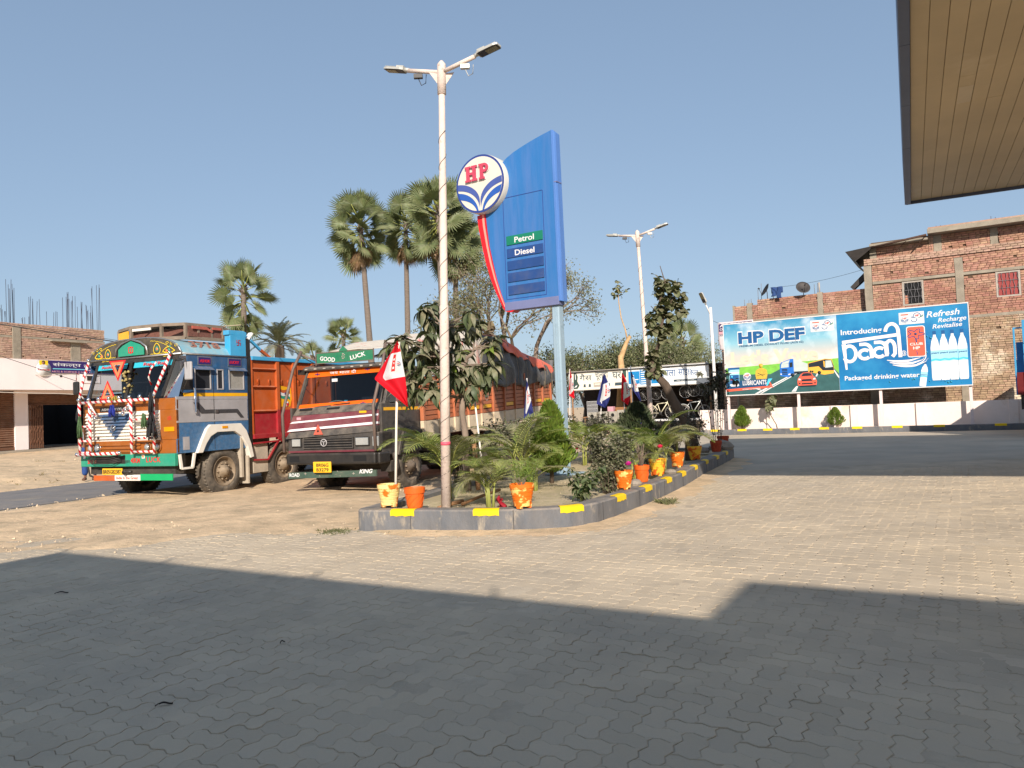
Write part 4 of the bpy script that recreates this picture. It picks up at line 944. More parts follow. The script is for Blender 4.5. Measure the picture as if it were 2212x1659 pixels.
mb.mat(M_adgold); mb.poly([(1.3,2.36),(1.74,2.36),(1.78,2.56),(1.76,2.74),(1.62,2.82),(1.56,2.84),(1.47,2.84),(1.4,2.8),(1.3,2.74),(1.27,2.56)],.002,at=-.012); mb.lathe([(.075,0),(.075,.002)],14,(1.52,-.0145,2.92),'y'); mb.poly([(1.44,2.96),(1.6,2.96),(1.6,3.0),(1.5,3.02),(1.44,3.0)],.002,at=-.016)
mb.mat(M_addark); mb.poly([(1.33,2.5),(1.7,2.56),(1.7,2.575),(1.33,2.515)],.002,at=-.0145); mb.poly([(1.36,2.62),(1.6,2.48),(1.62,2.49),(1.38,2.635)],.002,at=-.0145); mb.build('printed_figure', None, hb)
mb = MB()   # oil bucket
mb.mat(M_adlabel); mb.poly([(.13,2.84),(.6,2.84),(.57,2.12),(.17,2.12)],.002,at=-.015); mb.mat(M_print_white); mb.poly([(.14,2.72),(.59,2.72),(.59,2.66),(.14,2.66)],.002,at=-.0175); mb.poly([(.18,2.2),(.57,2.2),(.53,2.1),(.22,2.1)],.002,at=-.0172); mb.mat(M_adtitle); mb.poly([(.11,2.83),(.62,2.83),(.6,2.92),(.13,2.92)],.002,at=-.0175); mb.poly([(.17,2.2),(.56,2.2),(.57,2.6),(.17,2.6)],.002,at=-.0178)
mb.mat(M_adcyan)
for i in range(6): mb.lathe([(.028,0),(.028,.002)],8,(.36+.034*(i%4),-.02,2.33+.04*(i//3)),'y')
mb.lathe([(.045,0),(.045,.002)],10,(.26,-.02,2.52),'y'); mb.mat(M_adred); mb.poly([(.2,2.38),(.32,2.38),(.32,2.4),(.2,2.4)],.002,at=-.02); mb.build('printed_bucket', None, hb)
mb = MB(); mb.mat(M_adnavy); mb.poly([(.0,1.99),(1.75,2.06),(1.97,2.36),(.62,2.34),(.0,2.28)],.002,at=-.0125); mb.mat(M_adcyan); mb.poly([(1.7,2.06),(1.75,2.06),(1.97,2.36),(1.8,2.36)],.002,at=-.0145)
mb.mat(M_adred); mb.poly([(.0,1.88),(2.0,1.98),(1.88,2.06),(.0,1.98)],.002,at=-.0155); mb.poly([(1.84,2.14),(1.9,2.05),(1.97,2.03),(1.86,2.24)],.002,at=-.0155); mb.mat(M_print_white); mb.poly([(1.25,1.95),(1.6,1.82),(1.95,1.98),(1.9,1.99),(1.6,1.85),(1.3,1.97)],.002,at=-.017); mb.build('printed_banner', None, hb)
text('LUBRICANTS', M_print_white, hb, .72, 2.13, .2, -.0155, 1.0, bold=.02); text('POWER TO PERFORM', M_print_white, hb, .7, 1.925, .05, -.018, .75, bold=.01, rz=0, tilt=.02)
mb = MB(); logo_shapes(mb, .92, 2.5, .165, -.0145, 0, M_print_white, M_print_white, M_adtitle, M_adtitle, .002); mb.build('printed_emblem', None, hb, fixn=False)
text('HP', M_redpr, hb, .82, 2.51, .09, -.0215, .2, bold=.03)
for q, s_, z_, h_, w_ in (('HP', .62, 3.96, .47, 1.08), ('DEF', 1.93, 3.96, .47, 1.44)):
    text(q, M_print_white, hb, s_-.03, z_-.03, h_+.06, -.004, w_+.06, bold=.075, ex=.001); text(q, M_adtitle, hb, s_, z_, h_, -.008, w_, bold=.045, ex=.001)
text('PREMIUM DIESEL EXHAUST FLUID (AUS 32)', M_adnavy, hb, .65, 3.79, .085, -.004, 2.65, bold=.02)
text("Let's Vote", M_adghost, hb, .25, 3.05, .55, -.0035, 3.6, bold=.04, ex=.0005)
def small_logos(x0, x1, z0, z1):
    mb = MB(); mb.mat(M_print_white); mb.bx(x0,x1,-.006,-.001,z0,z1); w_ = x1-x0; h_ = z1-z0
    mb.mat(M_adgrey); a = x0+w_*.05; mb.bx(a,a+w_*.36,-.0085,-.0065,z0+h_*.08,z0+h_*.92); mb.mat(M_print_white); mb.bx(a+.015,a+w_*.36-.015,-.0105,-.0088,z0+h_*.1,z0+h_*.9)
    mb.mat(M_adred); mb.bx(a+.03,a+w_*.36-.03,-.0125,-.0108,z0+h_*.76,z0+h_*.86)
    logo_shapes(mb, a+w_*.18, z0+h_*.4, h_*.28, -.011, 0, M_adtitle, M_print_white, M_adtitle, M_adtitle, .0012)
    cx = x0+w_*.72; cz = z0+h_*.62; n = 20
    mb.mat(M_adtitle); vs = [(cx+math.cos(t)*h_*.3*k, -.009, cz+math.sin(t)*h_*.3*k) for k in (.82,1) for t in [PI*(-.1+1.2*i/n) for i in range(n+1)]]
    mb.add(vs, [(i,i+1,n+2+i,n+1+i) for i in range(n)])
    vs = [(cx-w_*.12+math.cos(t)*h_*.24*k, -.0095, cz-h_*.28+math.sin(t)*h_*.2*k) for k in (.75,1) for t in [PI*(.95+1.15*i/n) for i in range(n+1)]]
    mb.add(vs, [(i,i+1,n+2+i,n+1+i) for i in range(n)])
    mb.poly([(cx-w_*.24,cz+.0),(cx-w_*.1,cz-.03),(cx,cz-h_*.2),(cx-w_*.1,cz-h_*.12),(cx-w_*.22,cz-h_*.08)],.002,at=-.0115)
    mb.mat(M_green); mb.poly([(cx+w_*.26,cz+h_*.12),(cx+w_*.12,cz-.03),(cx,cz-h_*.2),(cx+w_*.1,cz-h_*.14),(cx+w_*.22,cz-h_*.06)],.002,at=-.0115)
    mb.build('printed_emblem', None, hb, fixn=False)
    text('HP', M_redpr, hb, a+w_*.1, z0+h_*.43, h_*.15, -.0145, w_*.16, bold=.03); text('HP', M_redpr, hb, cx-w_*.07, cz-h_*.02, h_*.16, -.013, w_*.15, bold=.03)
small_logos(3.61,4.52,4.2,4.67); small_logos(6.91,7.79,4.2,4.67)
# right advert: water
text('Introducing', M_print_white, hb, 4.76, 3.98, .21, -.004, 1.52, bold=.02)
M_adwarm = mat('printed_warm_white', S(236,226,220), .5, var=.02)
def stroke(pts, wd, m_, y, mb):
    """brush stroke of given width along points"""
    P = [Vector((p[0],0,p[1])) for p in pts]; n = len(P); vs = []; y -= .00012*(len(mb.f) % 17)
    for i in range(n):
        d = (P[min(i+1,n-1)]-P[max(i-1,0)]).normalized(); nn = Vector((-d.z,0,d.x)); w_ = wd if not callable(wd) else wd(i/(n-1))
        for s in (-1,1): q = P[i]+nn*(s*w_/2); vs.append((q.x,y,q.z))
    mb.mat(m_); mb.add(vs, [(2*i,2*i+1,2*i+3,2*i+2) for i in range(n-1)])
def arc(cx, cz, rx, rz, a0, a1, n=14): return [(cx+rx*math.cos(rad(a0+(a1-a0)*i/n)), cz+rz*math.sin(rad(a0+(a1-a0)*i/n))) for i in range(n+1)]
def paani(x, z, k, m_, y, nme):
    mb = MB(); w_ = .13*k; q = lambda L: [(x+a*k, z+b*k) for a, b in L]
    stroke(q([(-.04,.70),(2.1,.86)]), w_, m_, y, mb)
    stroke(q([(.02,.62),(.08,-.42)]), lambda t: w_*(1.25-.7*t), m_, y-.0003, mb)
    stroke(q(arc(.22,.22,.24,.32,140,-150)), w_, m_, y-.0006, mb)
    for ox, oz in ((.58,.03),(1.12,.07)):
        stroke(q([(ox+.02,oz+.44+.1)]+arc(ox+.2,oz+.3,.24,.24,100,-0)+[(ox+.46,oz-.04)]), w_, m_, y-.0003, mb)
        stroke(q(arc(ox+.2,oz+.13,.2,.18,45,320)), w_, m_, y-.0006, mb)
    stroke(q([(1.58,.62),(1.6,.1)]), w_, m_, y-.0003, mb); stroke(q(arc(1.72,.36,.16,.28,175,0)+[(1.88,.12),(1.78,.0)]), w_, m_, y-.0006, mb)
    stroke(q([(2.04,.82),(2.06,-.04)]), w_, m_, y-.0009, mb); stroke(q(arc(1.8,.98,.23,.32,175,0)+[(2.03,.82)]), w_, m_, y-.0012, mb)
    return mb.build(nme, None, hb, fixn=False)
paani(4.83, 2.97, 1.0, M_adwarm, -.006, 'lettering')
text('@', M_print_white, hb, 6.92, 3.02, .16, -.005, .19, bold=.01)
mb = MB()
def rrect(x0, x1, z0, z1, r):
    return arc(x1-r,z0+r,r,r,-90,0,5)+arc(x1-r,z1-r,r,r,0,90,5)+arc(x0+r,z1-r,r,r,90,180,5)+arc(x0+r,z0+r,r,r,180,270,5)
mb.mat(M_adwarm); mb.poly(rrect(7.14,7.79,2.9,4.11,.09),.002,at=-.006); mb.mat(M_adred); mb.poly(rrect(7.17,7.76,2.93,4.08,.07),.002,at=-.0085)
fl = []
for i in range(41):
    t = 2*PI*i/40; r_ = .2+.075*math.cos(5*t+.6); fl.append((7.46+r_*math.cos(t)*1.15, 3.8+r_*.75*math.sin(t)))
stroke(fl, .035, M_adnavy, -.0095, mb); mb.lathe([(.05,0),(.05,.001)],12,(7.46,-.0105,3.8),'y'); stroke([(7.46,3.62),(7.48,3.47)], .05, M_adnavy, -.0098, mb); stroke([(7.47,3.14),(7.49,2.98)], .03, M_adnavy, -.0098, mb)
mb.build('printed_card', None, hb, fixn=False)
text('CLUB', M_adwarm, hb, 7.47, 3.36, .1, -.0105, .45, bold=.02, align='CENTER'); text('HP', M_adwarm, hb, 7.47, 3.2, .11, -.0105, .24, bold=.025, align='CENTER')
mb = MB()
for i, (z0, h) in enumerate(((2.86,.1),(2.76,.1),(2.66,.09))):
    stroke([(6.4+.1*i+1.36*t, z0-.06*math.sin(t*PI*1.3+.3)+(.12+.05*i)*max(0,t-.6)**1.0*1.6-.1*t*(t<.9)) for t in [j/20 for j in range(21)]], lambda t: .085*math.sin(PI*min(1,t*1.0+.08)), M_adwarm, -.005-.0004*i, mb)
stroke(arc(7.4,2.95,.38,.32,-80,0), .03, M_adwarm, -.0065, mb); mb.build('printed_wave', None, hb, fixn=False)
for q, x, z, h, w_ in (('Refresh',7.87,4.4,.24,1.12),('Recharge',8.25,4.18,.17,.95),('Revitalise',8.05,3.95,.17,1.0)): text(q, M_print_white, hb, x, z, h, -.005, w_, bold=.015, shear=.25, tilt=.03)
text('Packaged drinking water', M_print_white, hb, 4.82, 2.12, .18, -.005, 2.7, bold=.02)
def bottle(x, z, h, tilt, nme='printed_bottle', wx=1.0, dy=0):
    mb = MB(); k = h/1.9; c, s = math.cos(tilt), math.sin(tilt)
    q = lambda L: [(x+(a*wx*c-b*s)*k, z+(a*wx*s+b*c)*k) for a, b in L]
    mb.mat(M_adbottle); mb.poly(q([(-.2,0),(.2,0),(.23,.1),(.23,1.25),(.17,1.5),(.07,1.68),(.07,1.76),(-.07,1.76),(-.07,1.68),(-.17,1.5),(-.23,1.25),(-.23,.1)]),.002,at=-.006-dy)
    mb.mat(M_adlabel); mb.poly(q([(-.23,.72),(.23,.72),(.23,1.14),(-.23,1.14)]),.002,at=-.0085-dy); mb.mat(M_adtitle); mb.poly(q([(-.08,1.74),(.08,1.74),(.08,1.88),(-.08,1.88)]),.002,at=-.0085-dy)
    mb.mat(M_adcyan); mb.poly(q([(-.23,.72),(.0,.77),(.23,.72),(.23,.8),(.0,.83),(-.23,.8)]),.002,at=-.0105-dy)
    mb.mat(M_adlabel)
    for i in range(5): mb.poly(q([(-.2,.12+i*.11),(.0,.11+i*.11),(.0,.122+i*.11),(-.2,.135+i*.11)]),.002,at=-.0085-dy)
    mb.build(nme, None, hb)
for i, x in enumerate((8.1,8.4,8.7,9.02)):
    bottle(x, 1.95, 1.93, 0, wx=.66, dy=.0003*i)
    text('paani', M_adtitle, hb, x-.13, 2.98, .07, -.0125, .26, bold=.02)
bottle(7.6, 1.74, .95, -.16); text('paani', M_adtitle, hb, 7.56, 2.18, .045, -.0115, .2, bold=.02, tilt=-.1)
mb = MB(); mb.mat(M_adcyan); rr = random.Random(3)
for i in range(46):
    x, z = (rr.uniform(7.0,9.2), rr.uniform(1.78,2.2)) if i < 22 else (rr.uniform(6.4,9.2), rr.uniform(1.8,4.7))
    mb.lathe([(rr.uniform(.012,.045),0),(.008,.001)],8,(x,-.0045,z),'y')
mb.build('printed_drops', None, hb, fixn=False)
# ------------------------------------------------------------ bicycle and stove shop (same frame direction, further back)
OS = (9.5, 38, 0)
LS = lambda x, y, z: tuple(Vector(OS)+VX*x+VY*y+Vector((0,0,z)))
sh = thing('bicycle_shop', 'open fronted bicycle and stove shop with long white Hindi signs', 'shop', OS, AV)
M_wood = mat('weathered_wood', S(150,112,78), .85, var=.25, scale=6, stretch=(1,1,6)); M_shdark = mat('dark_shop_wall', S(52,44,38), .9, var=.3, scale=3)
mb = MB(); mb.bx(-3.0,.9,3.2,3.35,0,3.3); mb.bx(.8,.95,-.2,3.2,0,3.3); mb.bx(-8.5,-3.0,4.2,4.3,0,2.9); mb.build('back_wall', M_shdark, sh)
mb = MB(); mb.bx(-8.6,1.0,-.1,4.4,3.3,3.36); mb.build('tin_roof', M_tin, sh)
mb = MB(); mb.bx(-8.5,1.0,-1.3,4.4,-.05,.0); mb.build('shop_floor', M_concrete, sh)
for x in (-7.3,-3.9,-2.95,.25): 
    mb = MB(); mb.tube([(x,.1,0),(x,.1,3.35)],.07 if x > -5 and x < -3.5 else .045,8); mb.build('post', M_wood, sh)
M_signw = mat('sign_cloth_white', S(226,220,204), .7, var=.06, scale=1.2, dust=.1); M_signw2 = mat('sign_cloth_cool', S(232,234,232), .6, var=.04); M_sgrn = mat('sign_dark_green', S(52,74,64), .7, var=.15); M_sblue = mat('sign_bright_blue', S(28,128,186), .5, var=.08); M_sinkd = mat('sign_ink', S(60,76,84), .6, var=.15)
mb = MB(); mb.bx(-7.4,-4.02,-.04,.02,2.38,3.38); mb.build('signboard', M_signw, sh); mb = MB(); mb.bx(-3.98,.25,-.04,.02,2.4,3.41); mb.build('signboard', M_signw2, sh)
mb = MB()
for a, b in ((-7.4,-4.02),(-3.98,.25)): mb.bx(a,b,-.055,.03,3.4 if b > 0 else 3.375,3.43 if b > 0 else 3.4); mb.bx(a,b,-.05,.03,2.36,2.385)
mb.build('sign_edging', M_frame, sh)
text('गैस', M_sinkd, sh, -6.75, 2.88, .36, -.046, .7, bold=.004); text('चूल्हा', M_sinkd, sh, -5.85, 2.84, .42, -.046, .75, bold=.004); text('घर', M_sinkd, sh, -4.85, 2.88, .36, -.046, .5, bold=.004)
mb = MB(); mb.mat(M_sgrn); mb.poly([(-7.15,2.45),(-6.9,2.45),(-6.78,2.62),(-6.9,2.85),(-6.86,3.1),(-6.95,3.3),(-7.1,3.3)],.003,at=-.045); mb.poly([(-4.35,2.95),(-4.08,2.9),(-4.08,3.36),(-4.25,3.36)],.003,at=-.045); mb.mat(M_print_white); mb.poly([(-7.02,2.95),(-6.98,2.95),(-6.98,3.24),(-7.02,3.24)],.003,at=-.05); mb.poly([(-7.1,2.52),(-6.95,2.55),(-6.9,2.66),(-7.0,2.62)],.003,at=-.05)
mb.mat(M_sinkd)
for x, w_ in ((-6.55,.14),(-6.25,.14),(-5.3,.3),(-4.75,.5)): mb.poly([(x,2.52),(x+w_,2.52),(x+w_*.9,2.68),(x+.03,2.68)],.003,at=-.045)
mb.mat(M_frame); mb.poly([(-5.95,2.5),(-5.5,2.5),(-5.5,2.74),(-5.95,2.74)],.003,at=-.045); mb.mat(M_signw); mb.poly([(-5.88,2.62),(-5.58,2.62),(-5.58,2.68),(-5.88,2.68)],.003,at=-.05)
mb.build('printed_motifs', None, sh)
mb = MB(); mb.mat(M_sblue); mb.bx(-3.96,-3.35,-.045,-.041,2.55,3.2); mb.bx(-3.33,-2.75,-.046,-.042,2.5,3.36); mb.bx(-2.73,-2.35,-.045,-.041,2.52,2.95); mb.mat(M_signw2)
for i in range(7): mb.bx(-3.28,-2.95+.12*((i*7)%3)*.5,-.05,-.047,2.56+i*.11,2.6+i*.11)
mb.lathe([(.09,0),(.09,.003)],14,(-3.75,-.05,2.95),'y'); mb.bx(-3.6,-3.42,-.05,-.047,2.75,2.79); mb.bx(-2.68,-2.5,-.05,-.047,2.78,2.82); mb.build('printed_panel', None, sh)
text('लाला', M_adtitle, sh, -2.15, 2.82, .34, -.046, .72, bold=.004); text('साइ', M_adtitle, sh, -1.3, 2.82, .34, -.046, .5, bold=.004); text('ि'+'कल', M_adtitle, sh, -.8, 2.82, .34, -.046, .52, bold=.004)
mb = MB(); mb.mat(M_sinkd); mb.bx(-1.55,-.35,-.045,-.041,2.55,2.66); mb.build('printed_strip', None, sh); text('मेन रोड, बाजार', M_print_white, sh, -1.4, 2.57, .06, -.047, .9, bold=.004)
text('हमारे यहाँ', M_sinkd, sh, -2.3, 3.25, .07, -.046, .6); text('प्रो. लाला', M_sinkd, sh, -.5, 3.28, .06, -.046, .6)
# hanging wheels
def wheel(mb, c, r, ax='y', hub=.02, ns=18, tyre=True):
    c = Vector(c); tp = lambda a, q: (c+Vector((q*math.cos(a), 0, q*math.sin(a)))) if ax == 'y' else (c+Vector((0, q*math.cos(a), q*math.sin(a))))
    n = 28
    mb.mat(M_steel); mb.tube([tp(2*PI*i/n, r*.93) for i in range(n+1)], .011, 5, cap=False)
    if tyre: mb.mat(M_rubber); mb.tube([tp(2*PI*i/n, r) for i in range(n+1)], .02, 6, cap=False)
    mb.mat(M_steel)
    for i in range(ns):
        a = 2*PI*i/ns; mb.tube([tp(a+.3*(1 if i%2 else -1), hub), tp(a, r*.92)], .004, 3, cap=False)
    mb.tube([c+Vector((0,-.05,0)) if ax == 'y' else c+Vector((-.05,0,0)), c+Vector((0,.05,0)) if ax == 'y' else c+Vector((.05,0,0))], .02, 8)
for i, (x, z, d) in enumerate(((-3.35,1.98,'first bare bicycle wheel hanging by the wooden post'),(-2.69,2.0,'second bare wheel hanging under the sign, left of the trunk'),(-2.06,1.99,'bare wheel hanging half behind the slanting trunk'),(-1.12,2.03,'bright bare wheel hanging just right of the slanting trunk'),(-.66,2.08,'bare wheel hanging between two overlapping wheels'),(-.27,2.1,'rightmost bare wheel hanging under the sign'))):
    t = thing('wheel_assembly', d, 'bicycle wheel', LS(x,.35+.06*(i%2),z), AV, 'bare wheels hung under the shop sign')
    mb = MB(); wheel(mb, (0,0,0), .33, tyre=False); mb.build('rim', None, t, fixn=False); mb = MB(); mb.tube([(0,0,.33),(0,0,.33+2.4-z+.25)],.006,4); mb.build('hook', M_wire, t)
# display bench and bicycles
t = thing('display_bench', 'white display bench carrying the bicycles in front of the shop', 'bench', LS(-2.85,-.9,0), AV)
mb = MB(); mb.bx(0,3.2,0,1.0,.62,.7); mb.build('bench_top', M_print_white, t); mb = MB(); mb.bx(.05,3.15,.1,.9,.0,.6); mb.build('bench_body', M_shdark, t); text('लाला', M_sinkd, t, .1, .63, .05, -.003, .5)
def bicycle(loc, label, m_, m2, rz):
    t = thing('bicycle', label, 'bicycle', loc, rz, 'bicycles on the white bench')
    for nme, x in (('wheel', -.53), ('wheel', .53)):
        mb = MB(); wheel(mb, (x,0,.33), .32, ns=14); mb.build(nme, None, t, fixn=False)
    mb = MB(); B_, S_, H_, R_ = (-.02,0,.3), (-.16,0,.78), (.36,0,.82), (-.53,0,.33)
    for a, b, r in ((B_,S_,.02),(B_,H_,.024),(S_,H_,.022),(B_,R_,.013),(S_,R_,.013)): mb.tube([a,b], r, 7)
    mb.build('bicycle_frame', m_, t)
    mb = MB(); mb.tube([(.35,0,.9),(.37,0,.8),(.45,.05,.55),(.53,.05,.33)],.016,6); mb.tube([(.45,-.05,.55),(.53,-.05,.33)],.016,6); mb.build('fork', m_, t)
    mb = MB(); mb.tube([(.33,-.3,.95),(.37,-.1,.93),(.36,0,.92),(.37,.1,.93),(.33,.3,.95)],.014,6); mb.build('handlebar', M_black, t)
    mb = MB(); mb.tube([(-.18,0,.83),(-.16,0,.74)],.014,6); mb.poly([(-.3,.88),(-.08,.85),(-.04,.87),(-.1,.9),(-.28,.92)],.12,at=-.06); mb.build('saddle', m2, t, bevel=.01)
    mb = MB(); mb.lathe([(.09,0),(.09,.008)],16,(-.02,-.05,.3),'y'); mb.tube([(-.02,-.06,.3),(.1,-.08,.18)],.01,5); mb.bx(.06,.15,-.12,-.06,.17,.19); mb.build('crank', M_black, t)
    mb = MB(); mb.tube([(-.53+.38*math.cos(a),0,.33+.38*math.sin(a)) for a in [rad(20+i*14) for i in range(11)]],.02,5); mb.build('mudguard', m_, t)
    return t
bicycle(LS(-2.15,-.45,.7), 'cream framed bicycle on the white bench, left of the slanting trunk', mat('cream_bike_paint', S(222,212,180), .35, var=.05), M_black, AV)
bicycle(LS(-.48,-.45,.7), 'silver and orange bicycle on the white bench, right of the slanting trunk', mat('silver_bike_paint', S(205,205,200), .3, .3, var=.05), mat('tan_saddle', S(196,130,96), .5, var=.1), AV)
for i, (x, y, lab) in enumerate(((-5.7,-1.1,'dark bicycle leaning below the left stove boxes'),(-4.9,-1.25,'dark bicycle parked behind the dark rose bush'),(-1.6,1.2,'black bicycle standing in the shade at the back of the shop'))):
    t = bicycle(LS(x,y,0), lab, mat('black_bike_paint', (.02,.02,.022), .35, var=.1), M_black, AV+.1*i); t['group'] = 'dark bicycles standing on the shop floor'
# stoves, cage and boxes
M_galv = mat('galvanised_sheet', S(176,170,156), .5, .3, var=.18, scale=5)
def stove(x, z, w_, h_, label, two):
    t = thing('metal_stove', label, 'stove', LS(x,-.6,0), AV, 'sheet metal stoves stacked in front of the shop')
    mb = MB(); mb.bx(-w_/2,w_/2,0,.4,z,z+h_); mb.build('body', M_galv, t, bevel=.012)
    for zz in ((z+h_*.72, z+h_*.25) if two else (z+h_*.6,)):
        mb = MB(); mb.lathe([(w_*.27,-.012),(w_*.22,-.012),(w_*.22,.004),(w_*.27,.004)],18,(0,0,zz),'y',close=True); o = mb.build('ring', M_galv, t); mb = MB(); mb.lathe([(w_*.22,-.004),(w_*.22,-.001)],18,(0,0,zz),'y'); mb.build('opening', M_void, o)
    mb = MB()
    for a in (-w_/2+.03, w_/2-.03): mb.bx(a-.02,a+.02,.02,.06,0,z); mb.bx(a-.02,a+.02,.34,.38,0,z)
    mb.build('stand', M_rust, t)
stove(-5.87,.62,.5,.55,'square sheet metal stove with one opening, leftmost of its row',False); stove(-5.25,.47,.48,.72,'tall sheet metal stove with two round openings',True); stove(-4.7,.5,.44,.68,'tall grey stove between the two-hole stove and the narrow one',True); stove(-4.28,.72,.36,.52,'narrow stove with one hole beside the dark juniper',False)
t = thing('wire_cage', 'white wire cage standing behind the sheet metal stoves', 'cage', LS(-6.15,.1,.95), AV)
mb = MB()
for i in range(11): mb.bar((-.3+i*.06,0,0),(-.3+i*.06,0,.8),.012)
for z in (0,.2,.4,.6,.8): mb.bar((-.3,0,z),(.3,0,z),.012)
mb.build('wire_panel', M_print_white, t); mb = MB(); mb.bx(-.32,.32,.0,.5,-.04,0); mb.build('base', M_wood, t)
mb = MB(); mb.bx(-6.7,-3.0,.0,.7,.86,.93); mb.build('counter', M_wood, sh)
mb = MB()
for x in (-6.6,-4.9,-3.1): mb.bx(x-.04,x+.04,.1,.6,0,.86)
mb.build('counter_leg', M_wood, sh)
t = tag(MB().bx(-.16,.16,-.15,.15,0,.5).build('pink_box', M_pink, None, LS(-5.1,.2,.93), (0,0,AV), bevel=.01), 'pink carton standing on the shop counter', 'box')
t = tag(MB().bx(-.25,.25,-.2,.2,0,.45).build('brown_carton', mat('brown_card', S(150,104,66), .85, var=.12), None, LS(-4.6,.3,.93), (0,0,AV+.1), bevel=.01), 'brown carton on the shop counter beside the pink one', 'box')
t = thing('plastic_chair', 'bright blue plastic chair beside the wooden shop post', 'chair', LS(-3.45,-.3,0), AV+.3)
M_bluep = mat('blue_plastic', S(30,96,196), .35, var=.05)
mb = MB(); mb.bx(-.22,.22,-.22,.22,.42,.46); mb.build('seat', M_bluep, t, bevel=.015); mb = MB(); mb.bx(-.22,.22,.19,.23,.5,.95); mb.bx(-.2,-.16,.19,.23,.44,.5); mb.bx(.16,.2,.19,.23,.44,.5); mb.build('backrest', M_bluep, t, bevel=.01)
for a in (-.19,.19):
    for b in (-.19,.19): mb = MB(); mb.bx(a-.02,a+.02,b-.02,b+.02,0,.42); mb.build('leg', M_bluep, t)
t = thing('chair_stack', 'orange folded chairs leaning beside the blue plastic chair', 'chair', LS(-3.3,-.6,0), AV)
mb = MB()
for i in range(4): mb.bar((-.25+i*.09,0,.1),(.0+i*.09,.0,.95),.03)
mb.build('frame', mat('orange_tube', S(222,104,48), .4, var=.05), t)
# white motor scooter parked far left of the stoves (mostly hidden by the planting)
t = thing('motorcycle', 'white motorcycle parked behind the planting, left of the stoves', 'motorcycle', LS(-6.6,-2.3,0), AV+rad(70))
for x in (-.62,.62): mb = MB(); wheel(mb, (x,0,.3), .29, ns=10); mb.build('wheel', None, t, fixn=False)
mb = MB(); mb.poly([(-.7,.62),(-.5,.78),(-.05,.8),(.2,.95),(.42,.9),(.5,.7),(.2,.45),(-.2,.38),(-.5,.5)],.24,at=-.12); mb.build('body', M_white, t, bevel=.04); mb = MB(); mb.tube([(.42,0,.95),(.62,0,.3)],.03,8); mb.tube([(.4,-.32,1.02),(.4,.32,1.02)],.018,6); mb.build('fork', M_black, t); mb = MB(); mb.bx(-.65,.1,-.12,.12,.8,.88); mb.build('seat', M_black, t, bevel=.03)
# ------------------------------------------------------------ lorry with the blue and orange painted body (x: 0 at its near side, y back, z up)
def stripe_mat(name, c1, c2, k=6.5):
    m = bpy.data.materials.new(name); m.use_nodes = True; t = m.node_tree; N = t.nodes; L = t.links; b = N['Principled BSDF']; b.inputs['Roughness'].default_value = .4
    tc = N.new('ShaderNodeTexCoord'); sp = N.new('ShaderNodeSeparateXYZ'); L.new(tc.outputs['Object'], sp.inputs[0])
    a = N.new('ShaderNodeMath'); a.operation = 'ADD'; L.new(sp.outputs[0], a.inputs[0]); L.new(sp.outputs[2], a.inputs[1])
    q = N.new('ShaderNodeMath'); q.operation = 'MULTIPLY_ADD'; L.new(sp.outputs[1], q.inputs[0]); q.inputs[1].default_value = .8; L.new(a.outputs[0], q.inputs[2])
    mu = N.new('ShaderNodeMath'); mu.operation = 'MULTIPLY'; mu.inputs[1].default_value = k; L.new(q.outputs[0], mu.inputs[0])
    fr = N.new('ShaderNodeMath'); fr.operation = 'FRACT'; L.new(mu.outputs[0], fr.inputs[0]); gt = N.new('ShaderNodeMath'); gt.operation = 'GREATER_THAN'; gt.inputs[1].default_value = .58; L.new(fr.outputs[0], gt.inputs[0])
    x = N.new('ShaderNodeMix'); x.data_type = 'RGBA'; L.new(gt.outputs[0], x.inputs[0]); x.inputs[6].default_value = (*c1, 1); x.inputs[7].default_value = (*c2, 1); L.new(x.outputs[2], b.inputs['Base Color']); return m
M_candy = stripe_mat('red_white_tape', S(225,218,212), S(196,30,38))
M_tblue = mat('deep_blue_lorry_paint', S(16,78,122), .38, var=.14, scale=3, dust=0.33, col2=S(44,102,150), c2=.62, c2s=5)
M_tblue2 = mat('patterned_blue_sheet', S(40,100,146), .4, var=.2, scale=14, dust=0.44, bump=.4, bscale=70)
M_tlight = mat('light_blue_lorry_paint', S(112,178,198), .45, var=.08, dust=0.50, col2=S(150,190,196), c2=.6, c2s=2)
M_tbright = mat('bright_blue_lorry_paint', S(52,160,208), .42, var=.08, dust=0.28)
M_torange = mat('orange_lorry_paint', S(184,80,14), .5, var=.12, scale=2.5, dust=0.36, bump=.2)
M_tbrown = mat('amber_lorry_paint', S(152,82,10), .32, var=.08, dust=0.23)
M_tred = mat('red_lorry_paint', S(158,16,36), .45, var=.12, dust=0.28)
M_twhite = mat('cream_lorry_paint', S(232,226,214), .45, var=.06, dust=0.26)
M_tgreen = mat('teal_bumper_paint', S(10,142,114), .4, var=.1, dust=0.23)
M_silver = mat('dull_silver_sheet', S(170,168,170), .4, .15, var=.12, scale=3, dust=.25); M_arrow = mat('dark_arrow_inlay', S(66,64,66), .6, var=.25, scale=20)
M_tyellow = mat('yellow_stripe_paint', S(240,176,16), .4, var=.06, dust=0.20)
M_glass = glass('cab_glass', (.5,.56,.6)); M_glassd = glass('dark_glass', (.25,.3,.36))
M_cabin = mat('dark_cab_lining', (.018,.02,.026), .8, var=.2); M_triang = mat('red_reflector', S(220,40,40), .3, var=.04); M_triang2 = mat('orange_reflector', S(250,128,84), .3, var=.04)
M_plate = mat('yellow_number_plate', S(242,184,24), .45, var=.05, dust=0.20); M_crown = mat('black_painted_crown', S(52,50,44), .5, var=.25, scale=6, dust=0.44)
